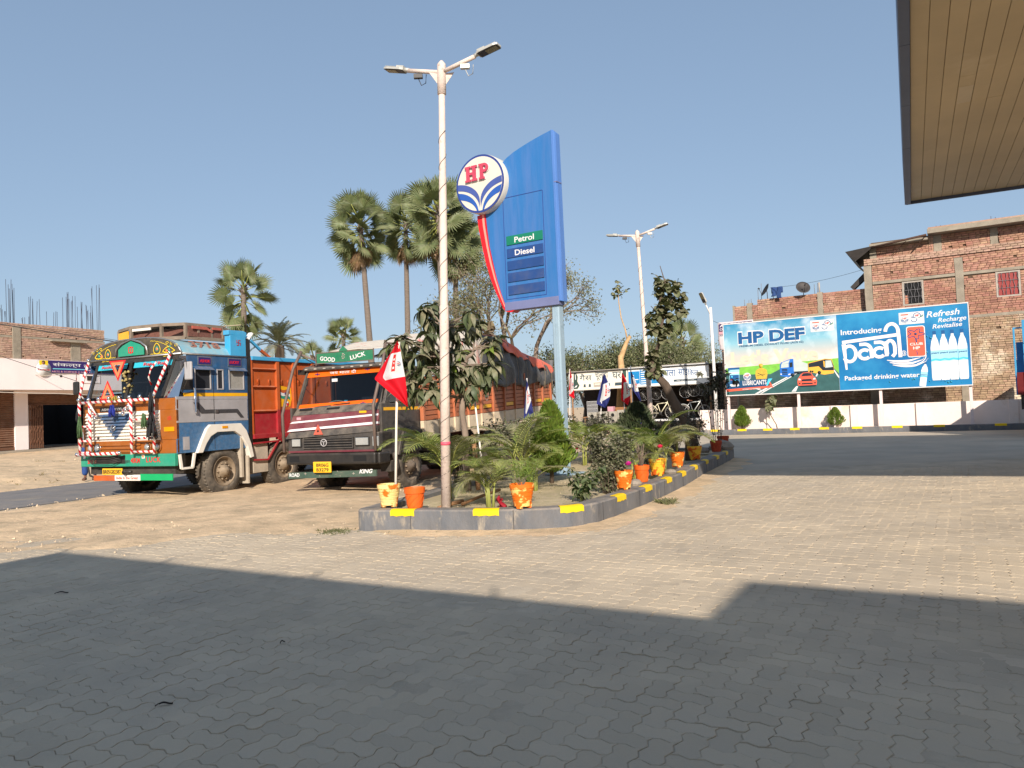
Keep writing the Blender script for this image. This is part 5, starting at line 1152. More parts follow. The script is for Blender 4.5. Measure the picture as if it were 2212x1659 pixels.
M_cyanfilm = mat('cyan_film', S(52,176,196), .4, var=.05); M_amber = mat('amber_lens', S(228,150,18), .2, var=.05); M_lampglass = mat('headlamp_glass', S(196,200,200), .12, .6, var=.1); M_fender_dirt = mat('muddy_flap', S(176,164,146), .9, var=.2, scale=6)
def truck_wheel(parent, x0, x1, y, z, r, rim_mt=None, nm='wheel', hub_out=1):
    """x1 is the outer side"""
    w_ = x1-x0; s = 1 if w_ > 0 else -1; rim_mt = rim_mt or M_wheelrim
    mb = MB(); W2 = abs(w_)
    prof = [(r*.60,0),(r*.74,-.0),(r*.9,.012),(r*.975,.04),(r,.075),(r*.992,W2*.5),(r,W2-.075),(r*.975,W2-.04),(r*.9,W2-.012),(r*.74,W2),(r*.60,W2)]
    prof = [(a, h*s+x0) for a, h in prof]
    mb.lathe(prof, 44, (0,y,z), 'x', close=True)
    for k in range(44):   # tread blocks on the shoulders
        a = 2*PI*k/44
        for xa in (x0+s*.06, x1-s*.06):
            mb.bar((xa-s*.028, y+math.cos(a)*r*.997, z+math.sin(a)*r*.997), (xa+s*.028, y+math.cos(a+.05)*r*.997, z+math.sin(a+.05)*r*.997), .03, .016, up=(0, math.cos(a), math.sin(a)))
    o = mb.build(nm, M_rubber, parent)
    mb = MB(); q = lambda h: x1-s*h
    mb.lathe([(r*.61,q(.03)),(r*.60,q(.0)),(r*.57,q(.0)),(r*.55,q(.03)),(r*.5,q(.09)),(r*.38,q(.05)),(r*.27,q(.045)),(r*.25,q(-.01)),(r*.17,q(-.03)),(r*.15,q(-.075)),(.01,q(-.08))], 32, (0,y,z), 'x', cap=False); rim = mb.build('rim', rim_mt, o)
    mb = MB()
    for k in range(10):
        a = 2*PI*k/10; mb.lathe([(.02,q(.05)),(.02,q(.01)),(.012,q(.005))],6,(0,y+math.cos(a)*r*.325,z+math.sin(a)*r*.325),'x')
    mb.build('wheel_nut', M_rust, rim) if False else mb.build('wheel_bolts', M_wheelrim, o)
    return o
M_wheelrim = mat('dusty_wheel_rim', S(128,112,92), .7, .2, var=.25, scale=12, dust=.5)
C1 = (-6.6, 15.1, -.02)
t1 = thing('painted_lorry', 'decorated blue and orange Indian lorry with candy-striped front guard, parked on the roadside', 'truck', C1, rad(-24.7), 'lorries parked by the road')
W = -2.72
# --- front
mb = MB(); mb.bx(W,0,-.07,.02,.68,.93); mb.build('bumper', M_tgreen, t1, bevel=.015)
text('LUCK', M_redpr, t1, -.78, .765, .105, -.074, .4, bold=.02, spacing=1.2); text('40KM', M_redpr, t1, -1.22, .755, .1, -.074, .26, bold=.02); text('SPEED', M_redpr, t1, -2.5, .745, .09, -.074, .26, bold=.02)
mb = MB(); mb.bx(-2.25,-1.38,-.075,-.06,.74,.9); 
for i in range(5): mb.tube([(-2.4,-.12,.92-.03*i),(-2.2,-.2,.9-.035*i),(-1.7,-.2,.89-.035*i),(-1.45,-.12,.92-.03*i)],.009,5)
mb.build('bumper_grating', M_black, t1); text('मेरा भारत महान', M_arrow, t1, -1.75, .74, .09, -.078, .5)
mb = MB(); mb.mat(M_print_white); mb.bx(-.9,-.82,-.077,-.07,.84,.92); mb.bx(-2.63,-2.57,-.077,-.07,.85,.93); mb.mat(M_amber); mb.lathe([(.025,0),(.025,.004)],10,(-.86,-.081,.88),'y'); mb.build('bumper_reflector', None, t1)
lowb = MB(); lowb.mat(M_torange); lowb.bx(-2.35,-1.72,-.06,-.03,.39,.5); lowb.mat(M_twhite); lowb.bx(-1.719,-.98,-.06,-.03,.395,.515); lowb.mat(mat('green_bar_paint', S(20,160,96), .4, var=.08)); lowb.bx(-.979,-.09,-.06,-.03,.4,.53); lowb.build('lower_bar', None, t1, bevel=.006)
text('India Is the Great', M_redpr, t1, -1.66, .425, .06, -.063, .62, bold=.01)
mb = MB(); mb.bx(-2.06,-1.48,-.075,-.055,.515,.645); mb.build('number_plate', M_plate, t1, bevel=.004); text('BR05GB2387', M_black, t1, -2.03, .54, .08, -.079, .52, bold=.012)
mb = MB(); mb.tube([(-2.55,-.03,.67),(-2.5,-.03,.5),(-2.3,-.03,.44),(-2.0,-.03,.45)],.02,6); mb.tube([(-1.4,-.12,.57),(-1.15,-.12,.58)],.03,8); mb.lathe([(.05,-.14),(.05,-.1)],12,(-1.35,0,.57),'y'); mb.build('tow_bar', M_black, t1)
mb = MB(); mb.bx(W+.15,-.12,.05,.3,.52,.95); mb.bx(-2.2,-.5,.3,7.8,.55,.85); mb.build('chassis', M_dark, t1)
mb = MB(); mb.bx(W+.02,-.0,.0,.06,.93,1.20); mb.bx(W+.02,0,.0,.06,1.79,2.02); mb.bx(-.44,0,-.012,.06,1.2,1.79); mb.bx(W+.02,-2.62,-.012,.06,1.2,1.79); mb.build('cab_front', M_tbrown, t1, bevel=.01)
mb = MB()
for k in range(3): mb.bx(-2.2,-1.0,-.03,.0,.96+k*.07,1.0+k*.07)
mb.build('air_slot', M_tbrown, t1, bevel=.008)
g1 = MB().bx(-2.62,-.44,.005,.06,1.2,1.79).build('grille', M_twhite, t1)
for k in range(8):
    z = 1.235+k*.067
    mb = MB(); mb.add([(-2.6,-.02,z),(-.46,-.02,z),(-.46,-.045,z+.012),(-2.6,-.045,z+.012),(-.46,-.01,z+.05),(-2.6,-.01,z+.05)],[(0,1,2,3),(3,2,4,5),(0,3,5),(1,4,2)])
    # white slat with the blue wedge painted across it
    o = mb.build('slat', M_twhite, g1)
    f = (1.75-(z+.02))/.53; hw = .515*(1-f)
    if hw > .03: mb = MB(); mb.add([(-1.70-hw,-.0475,z+.012),(-1.70+hw,-.0475,z+.012),(-1.70+hw+.03,-.0125,z+.05),(-1.70-hw-.03,-.0125,z+.05),(-1.70-hw+.01,-.0225,z),(-1.70+hw-.01,-.0225,z)],[(0,1,2,3),(4,5,1,0)]); mb.build('blue_wedge', M_tblue, o, fixn=False)
mb = MB(); mb.lathe([(.07,0),(.07,.012),(.052,.014),(.052,.0)],22,(-1.74,-.06,1.47),'y',close=True); mb.lathe([(.03,0),(.03,.01)],12,(-1.74,-.058,1.47),'y'); mb.bar((-1.79,-.056,1.49),(-1.69,-.056,1.45),.016); mb.build('round_badge', M_chrome, t1)
mb = MB(); mb.add([(-2.2,.002,1.76),(-1.2,.002,1.76),(-1.7,.002,1.23)],[(0,1,2)]); mb.build('blue_wedge', M_tblue, g1, fixn=False)
for x in (-2.2,-1.12): MB().lathe([(.03,0),(.03,.01)],12,(x,-.05,1.27),'y').build('grille_lock', M_black, t1)
mb = MB(); mb.bx(-2.18,-1.15,-.012,.0,1.81,1.9); mb.build('name_strip', M_black, t1); text('ASHOK LEYLAND', M_silver, t1, -2.12, 1.83, .05, -.016, .86, bold=.02)
for x in (-2.47,-2.26,-.80,-.52):
    mb = MB(); mb.lathe([(.105,-.01),(.09,-.03),(.085,.02)],20,(x,-.0,1.06),'y'); o = mb.build('headlight', M_tbrown if abs(x+1.6) > .7 else M_chrome, t1); MB().lathe([(.075,-.02),(.04,-.05),(.01,-.055)],20,(x,-.012,1.06),'y').build('headlight_glass', M_lampglass, o)
MB().bx(-.32,-.05,-.03,-.01,1.36,1.45).build('indicator', M_amber, t1, bevel=.006); text('USE', M_redpr, t1, -.22, 1.58, .08, -.016, .1, tilt=.1)
# --- windscreen with pillar, film, triangles
wsb, wst = (2.06, .0), (2.83, .15)
def wsp(x, z): return (x, wsb[1]+(z-wsb[0])/(wst[0]-wsb[0])*(wst[1]-wsb[1]), z)
def wsx(z, side): 
    k = (z-2.06)/.77; return (-2.5+.12*k) if side < 0 else (-.36+.22*k)
mb = MB(); mb.add([wsp(wsx(2.06,-1),2.06),wsp(wsx(2.06,1),2.06),wsp(wsx(2.83,1),2.83),wsp(wsx(2.83,-1),2.83)],[(0,1,2,3)]); mb.build('windscreen', M_glass, t1, fixn=False)
def onws(pts, off): return [(x, wsp(x,z)[1]-off, z) for x, z in pts]
mb = MB(); mb.add(onws([(wsx(2.68,-1)+.03,2.68),(-1.5,2.68),(-1.48,2.8),(wsx(2.8,-1)+.02,2.8)],.012),[(0,1,2,3)]); mb.add(onws([(-1.3,2.68),(wsx(2.68,1)-.03,2.68),(wsx(2.8,1)-.02,2.8),(-1.28,2.8)],.012),[(0,1,2,3)]); mb.build('window_film', M_cyanfilm, t1, fixn=False)
text('Anshu  Raj', M_redpr, t1, -2.25, 2.71, .065, .095, .6, bold=.012, shear=.2); text('Raju  Raj', M_redpr, t1, -1.0, 2.71, .065, .095, .62, bold=.012, shear=.2)
for q in [[(-1.44,2.06),(-1.36,2.06),(-1.34,2.83),(-1.42,2.83)]]+[[(wsx(2.06,s)-.035,2.06),(wsx(2.06,s)+.035,2.06),(wsx(2.83,s)+.035,2.83),(wsx(2.83,s)-.035,2.83)] for s in (-1,1)]:
    mb = MB(); mb.add(onws(q,.012),[(0,1,2,3)]); mb.build('windscreen_post', M_black, t1, solid=.02, fixn=False)
mb = MB(); mb.add([wsp(-.33,2.03),(0,.06,2.03),(0,.34,2.86),wsp(-.12,2.86)],[(0,1,2,3)]); mb.build('chrome_pillar', M_chrome, t1, fixn=False); mb = MB(); mb.add([wsp(-2.53,2.03),wsp(-2.4,2.86),(W,.34,2.86),(W,.06,2.03)],[(0,1,2,3)]); mb.build('chrome_pillar', M_tblue, t1, fixn=False)
def warn(cx, cz, h, flip, y):
    s = -1 if flip else 1; q = lambda k: [(cx-.58*h*k, cz-s*.35*h*k), (cx+.58*h*k, cz-s*.35*h*k), (cx, cz+s*.65*h*k)]
    mb = MB()
    for k0, k1, m_, d in ((1,.78,M_triang,0),(.78,.4,M_triang2,-.004)):
        A, B = q(k0), q(k1); mb.mat(m_); mb.add([(x,y+d,z) for x, z in A+B],[(0,1,4,3),(1,2,5,4),(2,0,3,5)])
    mb.build('warning_triangle', None, t1, solid=.01, fixn=False)
warn(-1.60, 2.70, .42, True, -.02); warn(-1.86, 2.19, .40, False, -.06)
mb = MB(); mb.bx(W+.08,-.08,.9,1.85,1.2,2.85); mb.bx(W+.3,-.3,.5,.9,1.2,1.5); mb.bx(-2.4,-.4,.12,.4,1.9,2.02); mb.build('cab_interior', M_cabin, t1)
mb = MB(); mb.tube([(-.75+.2*math.cos(a),.5+.05*math.sin(a),2.2+.17*math.sin(a)) for a in [2*PI*i/16 for i in range(17)]],.016,6); mb.build('steering_wheel', M_black, t1)
mb = MB(); rr = random.Random(5)
for i in range(26): mb.lathe([(.008,0),(.035,.01),(.008,.05)],6,(-1.42+rr.gauss(0,.05),-.02+rr.uniform(0,.1),2.3+rr.uniform(-.15,.3)),'z')
mb.build('garland', mat('garland_cloth', S(168,150,96), .8, var=.4, scale=30), t1)
# --- barrel roof and painted crown
def arch(u):  # u 0..1 across from far side to near side
    v = 2*u-1; return (W/2*(1-u*2+0)*1.0+W/2, 2.9+.38*max(0,1-abs(v)**3.2)**.62)
NA = 28
AR = [(W+(-W)*i/NA, 2.9+.38*max(0,1-abs(2*i/NA-1)**3.0)**.6) for i in range(NA+1)]
mb = MB(); ys = (.2, .6, 1.2, 1.9); vs = [(x,y,z) for y in ys for x, z in AR]
k = NA+1; mb.add(vs, [(j*k+i,j*k+i+1,(j+1)*k+i+1,(j+1)*k+i) for j in range(3) for i in range(NA)], True); mb.build('barrel_roof', M_tlight, t1, fixn=False)
mb = MB(); mb.poly([(W,2.86)]+AR+[(0,2.86)], .03, at=.17); mb.build('painted_crown', M_crown, t1)
mb = MB(); mb.tube([(x,.175,z+.005) for x, z in AR],.018,6); mb.tube([(W-.01,.16,2.9),(-.0,.16,2.9)],.022,6); mb.tube([(0,.18,2.9),(.0,1.92,2.9)],.022,6); mb.build('crown_rim', M_steel, t1)
mb = MB(); n = 40
vs = []
for i in range(n+1):
    x = W+.05+(-W-.1)*i/n; vs += [(x,.15,2.86),(x,.12,2.80-.012*abs(math.sin(i*1.2)))]
mb.add(vs, [(2*i,2*i+2,2*i+3,2*i+1) for i in range(n)]); mb.build('visor_fringe', M_black, t1, solid=.006, fixn=False)
mb = MB()
def heart(cx, cz, h, m1, m2):
    pts = []
    for i in range(24):
        a = 2*PI*i/24; r = 1-.35*math.sin(a)-.25*abs(math.cos(a))*(math.sin(a) < 0)
        pts.append((cx+h*.42*math.cos(a)*(1-.28*math.sin(a)), cz+h*.5*math.sin(a)))
    stroke_y = .163
    P = pts+[pts[0]]
    stroke([(a,b) for a,b in P], .014, m1, stroke_y, mb); mb.mat(m2); mb.poly([(cx+(a-cx)*.5, cz+(b-cz)*.5) for a,b in pts],.003,at=.164); mb.mat(M_triang2); mb.lathe([(.03,0),(.03,.003)],8,(cx,.16,cz-.01),'y')
heart(-2.12,3.02,.2,M_ypr,M_tgreen); heart(-.68,3.04,.22,M_ypr,M_tgreen)
for sx, x0, x1 in ((1,-.52,-.18),(-1,-2.28,-2.52)):
    stroke([(x0+(x1-x0)*t, 2.97+.1*math.sin(t*PI)*(1-t*.3)) for t in [i/12 for i in range(13)]], .014, M_ypr, .163, mb); stroke([(x0+(x1-x0)*t, 2.97-.03*math.sin(t*PI)) for t in [i/12 for i in range(13)]], .014, M_ypr, .163, mb)
    mb.mat(M_tgreen); mb.lathe([(.035,0),(.035,.003)],8,((x0+x1)/2,.163,2.99),'y')
stroke([(-2.3,2.87),(-2.2,2.88),(-2.1,2.87)],.02,M_ypr,.163,mb); stroke([(-.5,2.87),(-.4,2.88),(-.3,2.87)],.02,M_ypr,.163,mb)
for sx in (-1,1):
    c0 = -1.36+sx*.92
    for k in range(3):
        a0 = c0+sx*(.05+.12*k); stroke([(a0+sx*.05*math.cos(t)*(1-t/9), 3.13-.03*k*k*.5+.035*math.sin(t)*(1-t/9)) for t in [i*.5 for i in range(14)]], .009, M_ypr, .162, mb)
    mb.mat(M_tgreen); mb.lathe([(.028,0),(.028,.003)],8,(-1.36+sx*1.04,.162,3.06),'y'); mb.mat(M_triang2); mb.poly([(-1.36+sx*.93,2.95),(-1.36+sx*1.0,2.98),(-1.36+sx*.93,3.02)],.003,at=.161)
    stroke([(-1.36+sx*(.5+.03*i), 2.93+.012*(i%2)) for i in range(22)], .008, M_ypr, .162, mb)
    stroke([(-1.36+sx*(.5+.042*i), 3.2-.0006*i*i*1.6+.008*(i%2)) for i in range(14)], .008, M_ypr, .162, mb)
mb.build('crown_painting', None, t1, fixn=False)
mb = MB(); mb.mat(M_tgreen); mb.poly([(-1.75,2.94),(-1.0,2.94),(-1.0,3.08),(-1.12,3.16),(-1.38,3.24),(-1.62,3.16),(-1.75,3.08)],.012,at=.12); mb.mat(M_triang)
for a, b, c, d in ((-1.45,-1.31,2.99,3.01),(-1.45,-1.31,3.1,3.12),(-1.45,-1.43,2.99,3.12),(-1.33,-1.31,2.99,3.12),(-1.39,-1.37,2.98,3.13)): mb.bx(a,b,.116,.119,c,d)
mb.build('crown_shield', None, t1); mb = MB(); mb.tube([(-1.85,.13,2.94),(-1.82,.13,3.1),(-1.65,.13,3.2),(-1.38,.13,3.28),(-1.1,.13,3.2),(-.94,.13,3.1),(-.9,.13,2.94)],.022,6); mb.build('shield_moulding', M_steel, t1)
# --- side of the cab
sd = MB(); sd.mat(M_tblue)
def panel(mb, y0, y1, z0, z1, x=0.0, th=.03): mb.bx(x-th, x, y0, y1, z0, z1)
for y0,y1,z0,z1 in ((.3,1.92,2.61,2.9),(.3,.47,2.18,2.61),(.9,1.06,2.18,2.61),(1.24,1.39,2.18,2.61),(1.83,1.92,2.18,2.61),(.16,1.92,2.115,2.18)): panel(sd,y0,y1,z0,z1)
sd.mat(M_tyellow); panel(sd,.2,1.92,2.042,2.113,.003); sd.mat(M_silver); panel(sd,.0,1.92,1.98,2.04,.004); panel(sd,.0,1.92,1.56,1.978); panel(sd,.0,1.92,1.52,1.56,.006)
sd.mat(M_tblue2); panel(sd,.0,1.92,.92,1.518); sd.build('cab_side', None, t1, bevel=.004)
mb = MB(); mb.bx(W,W+.03,0.05,1.92,.92,2.12); mb.bx(W,W+.03,.95,1.92,2.12,2.9); mb.bx(W,W+.03,.2,.95,2.66,2.9); mb.bx(W,0,1.9,1.93,.9,2.9); mb.build('far_cab_side', M_tblue, t1)
mb = MB(); mb.mat(M_arrow); mb.poly([(.42,1.98-.06),(.56,1.92),(.72,1.77),(1.62,1.77),(1.8,1.58),(1.7,1.58),(1.58,1.69),(.62,1.69)],.004,'yz',at=.001); mb.build('arrow_inlay', None, t1)
for y0, y1, z0, z1, nme in ((.47,.9,2.18,2.61,0),(1.06,1.24,2.18,2.61,1),(1.39,1.83,2.18,2.61,2)):
    mb = MB()
    for a,b,c,d in ((y0,y1,z1-.025,z1),(y0,y1,z0,z0+.025),(y0,y0+.025,z0+.025,z1-.025),(y1-.025,y1,z0+.025,z1-.025)): mb.bx(-.012,.012,a,b,c,d)
    f = mb.build('side_window', M_silver, t1, bevel=.004); mb = MB(); mb.bx(-.018,-.014,y0+.02,y1-.02,z0+.02,z1-.02); mb.build('pane', M_cabin if nme < 2 else mat('mesh_blind', S(150,146,138), .8, var=.15, scale=20), f)
    if nme != 1:
        mb = MB(); mb.add([(.0,y0-.03,z1+.04),(.0,y1+.03,z1+.04),(.09,y1+.03,z1-.03),(.09,y0-.03,z1-.03)],[(0,1,2,3)]); mb.build('rain_hood', M_tblue, t1, solid=.01, fixn=False)
mb = MB(); mb.add([(.006,.12,2.18),(.006,.42,2.18),(.006,.42,2.6),(.006,.3,2.6)],[(0,1,2,3)]); mb.build('quarter_light', M_black, t1, solid=.008, fixn=False)
for y0, y1 in ((.56,.92),(1.38,1.76)):
    mb = MB(); mb.mat(M_steel); mb.bx(.0,.008,y0,y1,2.68,2.86); mb.mat(M_dpurple); mb.bx(.008,.011,y0+.02,y1-.02,2.7,2.84); mb.build('side_plate', None, t1)
for q, y in (('ASHOK',.61),('LUCKY',1.42)):
    o = text(q, M_triang, t1, .013, 2.74, .06, y, .27, bold=.015, rz=rad(90), shear=.2)
mb = MB(); mb.tube([(.04,.4,2.2),(.06,.42,2.2),(.06,.44,1.72),(.04,.42,1.72)],.022,8); mb.build('grab_handle', M_chrome, t1)
mb = MB(); mb.bx(.0,.025,.98,1.06,1.7,1.76); mb.build('door_handle', M_steel, t1)
mb = MB(); mb.bx(.001,.004,.955,.965,.95,2.6); mb.build('door_gap', M_black, t1)
def fender(parent, x, pts_o, pts_i, m_, nme, th=.1):
    k = len(pts_o); mb = MB(); vs = [(x,a,b) for a,b in pts_o]+[(x,a,b) for a,b in pts_i]+[(x-th,a,b) for a,b in pts_o]+[(x-th,a,b) for a,b in pts_i]
    mb.add(vs, [(i,k+i,k+i+1,i+1) for i in range(k-1)]+[(2*k+i,i,i+1,2*k+i+1) for i in range(k-1)]+[(k+i,3*k+i,3*k+i+1,k+i+1) for i in range(k-1)]+[(2*k+i,2*k+i+1,3*k+i+1,3*k+i) for i in range(k-1)]+[(0,2*k,3*k,k),(k-1,2*k-1,4*k-1,3*k-1)])
    return mb.build(nme, m_, parent, bevel=.008)
fender(t1, .07, [(.44,.9),(.56,1.14),(.7,1.38),(.8,1.46),(1.64,1.46),(1.8,1.3),(1.93,1.0),(2.0,.72)], [(.58,.9),(.68,1.08),(.8,1.22),(.98,1.3),(1.46,1.3),(1.66,1.18),(1.82,.95),(1.9,.7)], M_twhite, 'front_fender', .2)
MB().bx(.07,.08,1.1,1.25,1.37,1.42).build('side_marker', M_amber, t1)
mb = MB(); mb.bx(-.3,.03,1.66,1.72,.3,1.15); mb.bx(-.32,.04,1.84,1.88,.15,.75); mb.build('mud_flap', M_fender_dirt, t1)
mb = MB()
for a, b in (((.0,.05,.9),(.0,.09,.62)),((.0,.09,.62),(.0,.36,.62)),((.0,.36,.62),(.0,.42,.9))): mb.bar(a,b,.05,.04)
mb.build('cab_step', M_twhite, t1)
mb = MB(); mb.bx(.001,.006,.14,.3,.98,1.24); mb.bx(.006,.009,.17,.27,1.02,1.2); mb.build('locker_plate', M_silver, t1)
# mirrors
mb = MB(); mb.tube([(-.05,.1,2.75),(.18,.1,2.78),(.22,.12,2.4),(.02,.12,2.1)],.012,6); mb.build('mirror_arm', M_black, t1); mb = MB(); mb.bx(.12,.32,.1,.15,2.36,2.72); mb.build('wing_mirror', M_silver, t1, bevel=.03)
mb = MB(); mb.tube([(W+.1,.0,2.6),(W-.1,-.05,2.65),(W-.12,-.05,2.3),(W+.05,.0,2.1)],.014,6); mb.build('mirror_arm', M_candy, t1); mb = MB(); mb.bx(W-.2,W-.03,-.08,-.02,2.2,2.48); mb.build('wing_mirror', M_black, t1, bevel=.04)
# striped guard
def gtube(pts, r=.03): 
    mb = MB(); mb.tube(pts, r, 10); mb.build('guard_bar', M_candy, t1)
gy = -.18
for x in (-2.58,-2.26,-1.05,-.42): gtube([(x,gy,.93),(x,gy,2.0)])
gtube([(-2.58,gy,2.01),(-.42,gy,2.01)]); gtube([(-2.58,gy,.98),(-2.26,gy,.98)],.024); gtube([(-1.05,gy,.98),(-.42,gy,.98)],.024); gtube([(-2.58,gy,1.52),(-2.26,gy,1.52)],.022); gtube([(-2.58,gy,1.22),(-2.26,gy,1.22)],.022); gtube([(-1.05,gy,1.62),(-.45,gy,1.62)],.022); gtube([(-1.05,gy,1.25),(-.42,gy,1.25)],.022); gtube([(-2.6,gy-.06,.94),(-1.35,gy-.06,.96)],.034)
gtube([(-1.05,gy,1.98),(-1.3,gy,1.78)],.022); gtube([(-2.26,gy,1.98),(-2.08,gy,1.75)],.022)
gtube([(-.42,gy,2.05),(-.3,-.05,2.5),(-.2,.06,2.88)],.03); gtube([(-2.58,gy,2.05),(-2.56,-.1,2.45),(-2.5,-.0,2.86)],.026)
gtube([(-.62,-.04,2.3),(-.62,-.1,2.45),(-.55,-.1,2.62),(-.5,.0,2.76)],.018)
mb = MB(); mb.lathe([(.002,-.045),(.03,-.035),(.045,0),(.03,.035),(.002,.045)],12); ball = mb.mesh('chrome_ball', M_chrome)
for x in [-2.58+i*.3 for i in range(8)]+[-.42]: inst('chrome_ball', ball, t1, (x,gy,2.075))
for p in ((-1.12,gy,1.9),(-1.2,gy,1.82),(-1.28,gy,1.75),(-2.22,gy,1.88),(-2.15,gy,1.78),(-2.1,gy,1.68),(-.2,.06,2.92),(-2.5,0,2.9),(-1.33,gy-.06,.97),(-2.6,gy-.06,.95)): inst('chrome_ball', ball, t1, p, None, .9)
M_tassel = mat('black_tassel', (.02,.02,.022), .9, var=.3); M_tgreenl = mat('green_tassel', S(70,96,60), .8, var=.4, scale=30); M_tblue_t = mat('blue_tassel', S(30,44,130), .8, var=.3)
def tassel(x, y, z0, h, r, m_, nme='tassel'):
    mb = MB()
    for i in range(34):
        a = RND.uniform(0,2*PI); q = r*RND.random()**.5; zz = z0-RND.random()*h*.35; mb.tube([(x+q*.5*math.cos(a),y+q*.5*math.sin(a),zz),(x+q*math.cos(a),y+q*math.sin(a),zz-h*.35),(x+q*1.1*math.cos(a),y+q*1.1*math.sin(a),zz-h*.6)],.012,4)
    mb.build(nme, m_, t1)
tassel(-.42,gy-.06,2.15,.5,.05,M_tassel); tassel(-.42,gy-.06,1.78,.3,.07,M_tassel); tassel(-.4,gy-.06,1.6,.42,.1,M_tassel); tassel(-.62,gy-.05,1.75,.35,.06,M_tgreenl); tassel(-2.52,gy-.04,1.75,.5,.05,M_tgreenl); tassel(-1.6,gy,1.95,.28,.06,M_tblue_t); tassel(-2.6,gy,1.9,.3,.05,M_tassel); tassel(-1.5,gy,2.12,.12,.12,mat('marigold', S(150,130,50), .9, var=.3))
# roof rack
M_rackwood = mat('old_rack_wood', S(120,106,92), .85, var=.3, scale=6, dust=.4); M_mesh = mat('red_brown_mesh', S(112,70,60), .8, var=.25, scale=30, dust=.2)
mb = MB(); zr0, zr1 = 3.26, 3.54
L_ = [(-2.25,.55),(-1.55,.28),(-.75,.35),(-.3,.55),(-.25,1.5)]
for a, b in zip(L_[:-1], L_[1:]):
    mb.bar((*a,zr0),(*b,zr0),.06,.07); mb.bar((*a,zr1),(*b,zr1),.05,.06)
for a in L_+[(-.28,.85),(-.27,1.2)]: mb.bar((*a,zr0),(*a,zr1),.05,.06)
mb.bar((-2.25,.55,zr0),(-2.3,1.9,zr0),.06); mb.bar((-2.25,.55,zr1),(-2.3,1.9,zr1-.02),.06); mb.bar((-.25,1.5,zr1),(-.25,1.9,zr1-.15),.06); mb.bar((-.25,1.5,zr0),(-.25,1.9,zr0),.05)
mb.build('rack_rail', M_rackwood, t1)
mb = MB(); mb.bx(-.27,-.25,.58,1.88,zr0+.03,zr0+.12); mb.build('rack_board', M_mesh, t1); mb = MB(); mb.bx(-.285,-.275,.58,1.5,zr0+.12,zr1-.03); mb.bx(-2.2,-.4,.75,.78,zr0,zr1-.04); mb.build('rack_mesh', M_mesh, t1)
mb = MB(); mb.bar((-2.2,.5,zr0+.14),(-1.65,.29,zr0+.14),.02,.16); mb.build('yellow_rack_board', M_tyellow, t1); mb = MB(); mb.bar((-1.5,.27,zr1-.06),(-1.0,.3,zr1-.06),.02,.05); mb.build('pale_rack_board', M_twhite, t1); mb = MB(); mb.bar((-.235,.66,zr1-.06),(-.235,1.05,zr1-.06),.02,.06); mb.bar((-.235,1.05,zr1-.06),(-.235,1.2,zr0+.15),.02,.05); mb.bar((-.235,1.2,zr1-.05),(-.235,1.45,zr1-.05),.02,.05); mb.build('rack_strip', mat('faded_red_strip', S(176,88,72), .7, var=.2, dust=.2), t1)
mb = MB(); mb.grid(lambda u, v: (-2.2+u*1.9, .6+v*1.25, zr1+.02+.05*noise.noise(Vector((u*4,v*4,2)))-.05*(abs(u-.5)*2)**4), 14, 10); mb.build('rack_tarp', M_black, t1, solid=.01)
mb = MB(); mb.bx(-.16,.0,1.46,1.92,2.9,3.36); mb.poly([(1.42,3.36),(1.95,3.34),(1.95,3.44),(1.86,3.47),(1.42,3.46)],.16,'yz',at=-.16); mb.build('blue_upright', M_tbright, t1, bevel=.01)
def fylfot(x, y, z, h, m_, par):
    mb = MB(); c = h/2; w_ = h*.13
    for (a0,a1,b0,b1) in ((-c,c,-w_/2,w_/2),(-w_/2,w_/2,-c,c),(w_/2,c,c-w_,c),(-c,-w_/2,-c,-c+w_),(-c,-c+w_,w_/2,c),(c-w_,c,-c,-w_/2)): mb.bx(x,x+.004+.001*(a0 < 0),y+a0,y+a1,z+b0,z+b1)
    mb.build('painted_emblem', m_, par)
fylfot(.002,1.7,3.2,.12,M_tred,t1)
# wheels of the lorry
for y in (1.24,3.07,6.3,7.6): truck_wheel(t1, -.34,-.03,y,.47,.52)
for y in (1.24,3.07,6.3,7.6): truck_wheel(t1, W+.34,W+.03,y,.47,.52)
mb = MB(); [mb.tube([(W+.2,y,.5),(-.2,y,.5)],.09,8) for y in (1.24,3.07,6.3,7.6)]; mb.build('axle', M_dark, t1)
# tipper body
y0b, y1b = 2.06, 8.6
for i, (a, b) in enumerate(((2.08,2.86),(2.9,3.42),(3.46,4.1),(4.14,4.9),(4.94,5.7),(5.74,6.6),(6.64,7.5),(7.54,8.55))):
    mb = MB(); mb.bx(-.06,-.03,a,b,1.73,2.84); mb.build('body_panel', M_torange, t1); mb = MB(); mb.bx(-.06,-.028,a,b,1.2,1.728); mb.build('lower_panel', M_tred, t1)
    if i == 0:
        mb = MB(); 
        for z in (2.28,1.74,2.68): mb.add([(-.03,a,z),(-.03,b,z),(.03,b,z-.03),(.03,a,z-.03),(-.03,b,z-.06),(-.03,a,z-.06)],[(0,1,2,3),(3,2,4,5)])
        mb.build('panel_ledge', M_torange, t1)
    for q in (.25,.7):
        mb = MB(); y = a+(b-a)*q; mb.bx(-.03,-.01,y-.012,y+.012,2.3,2.42); mb.tube([(-.012,y-.03,2.32),(-.0,y,2.44),(-.012,y+.03,2.32)],.008,5); mb.build('body_hook', M_torange, t1)
mb = MB()
for y in (2.88,3.44,4.12,4.92,5.72,6.62,7.52,8.57): mb.bx(-.06,.025,y-.05,y+.05,1.73,2.84)
mb.build('body_rib', M_torange, t1, bevel=.006); mb = MB()
for y in (2.88,3.44,4.12,4.92,5.72,6.62,7.52,8.57): mb.bx(-.06,.026,y-.05,y+.05,1.05,1.728)
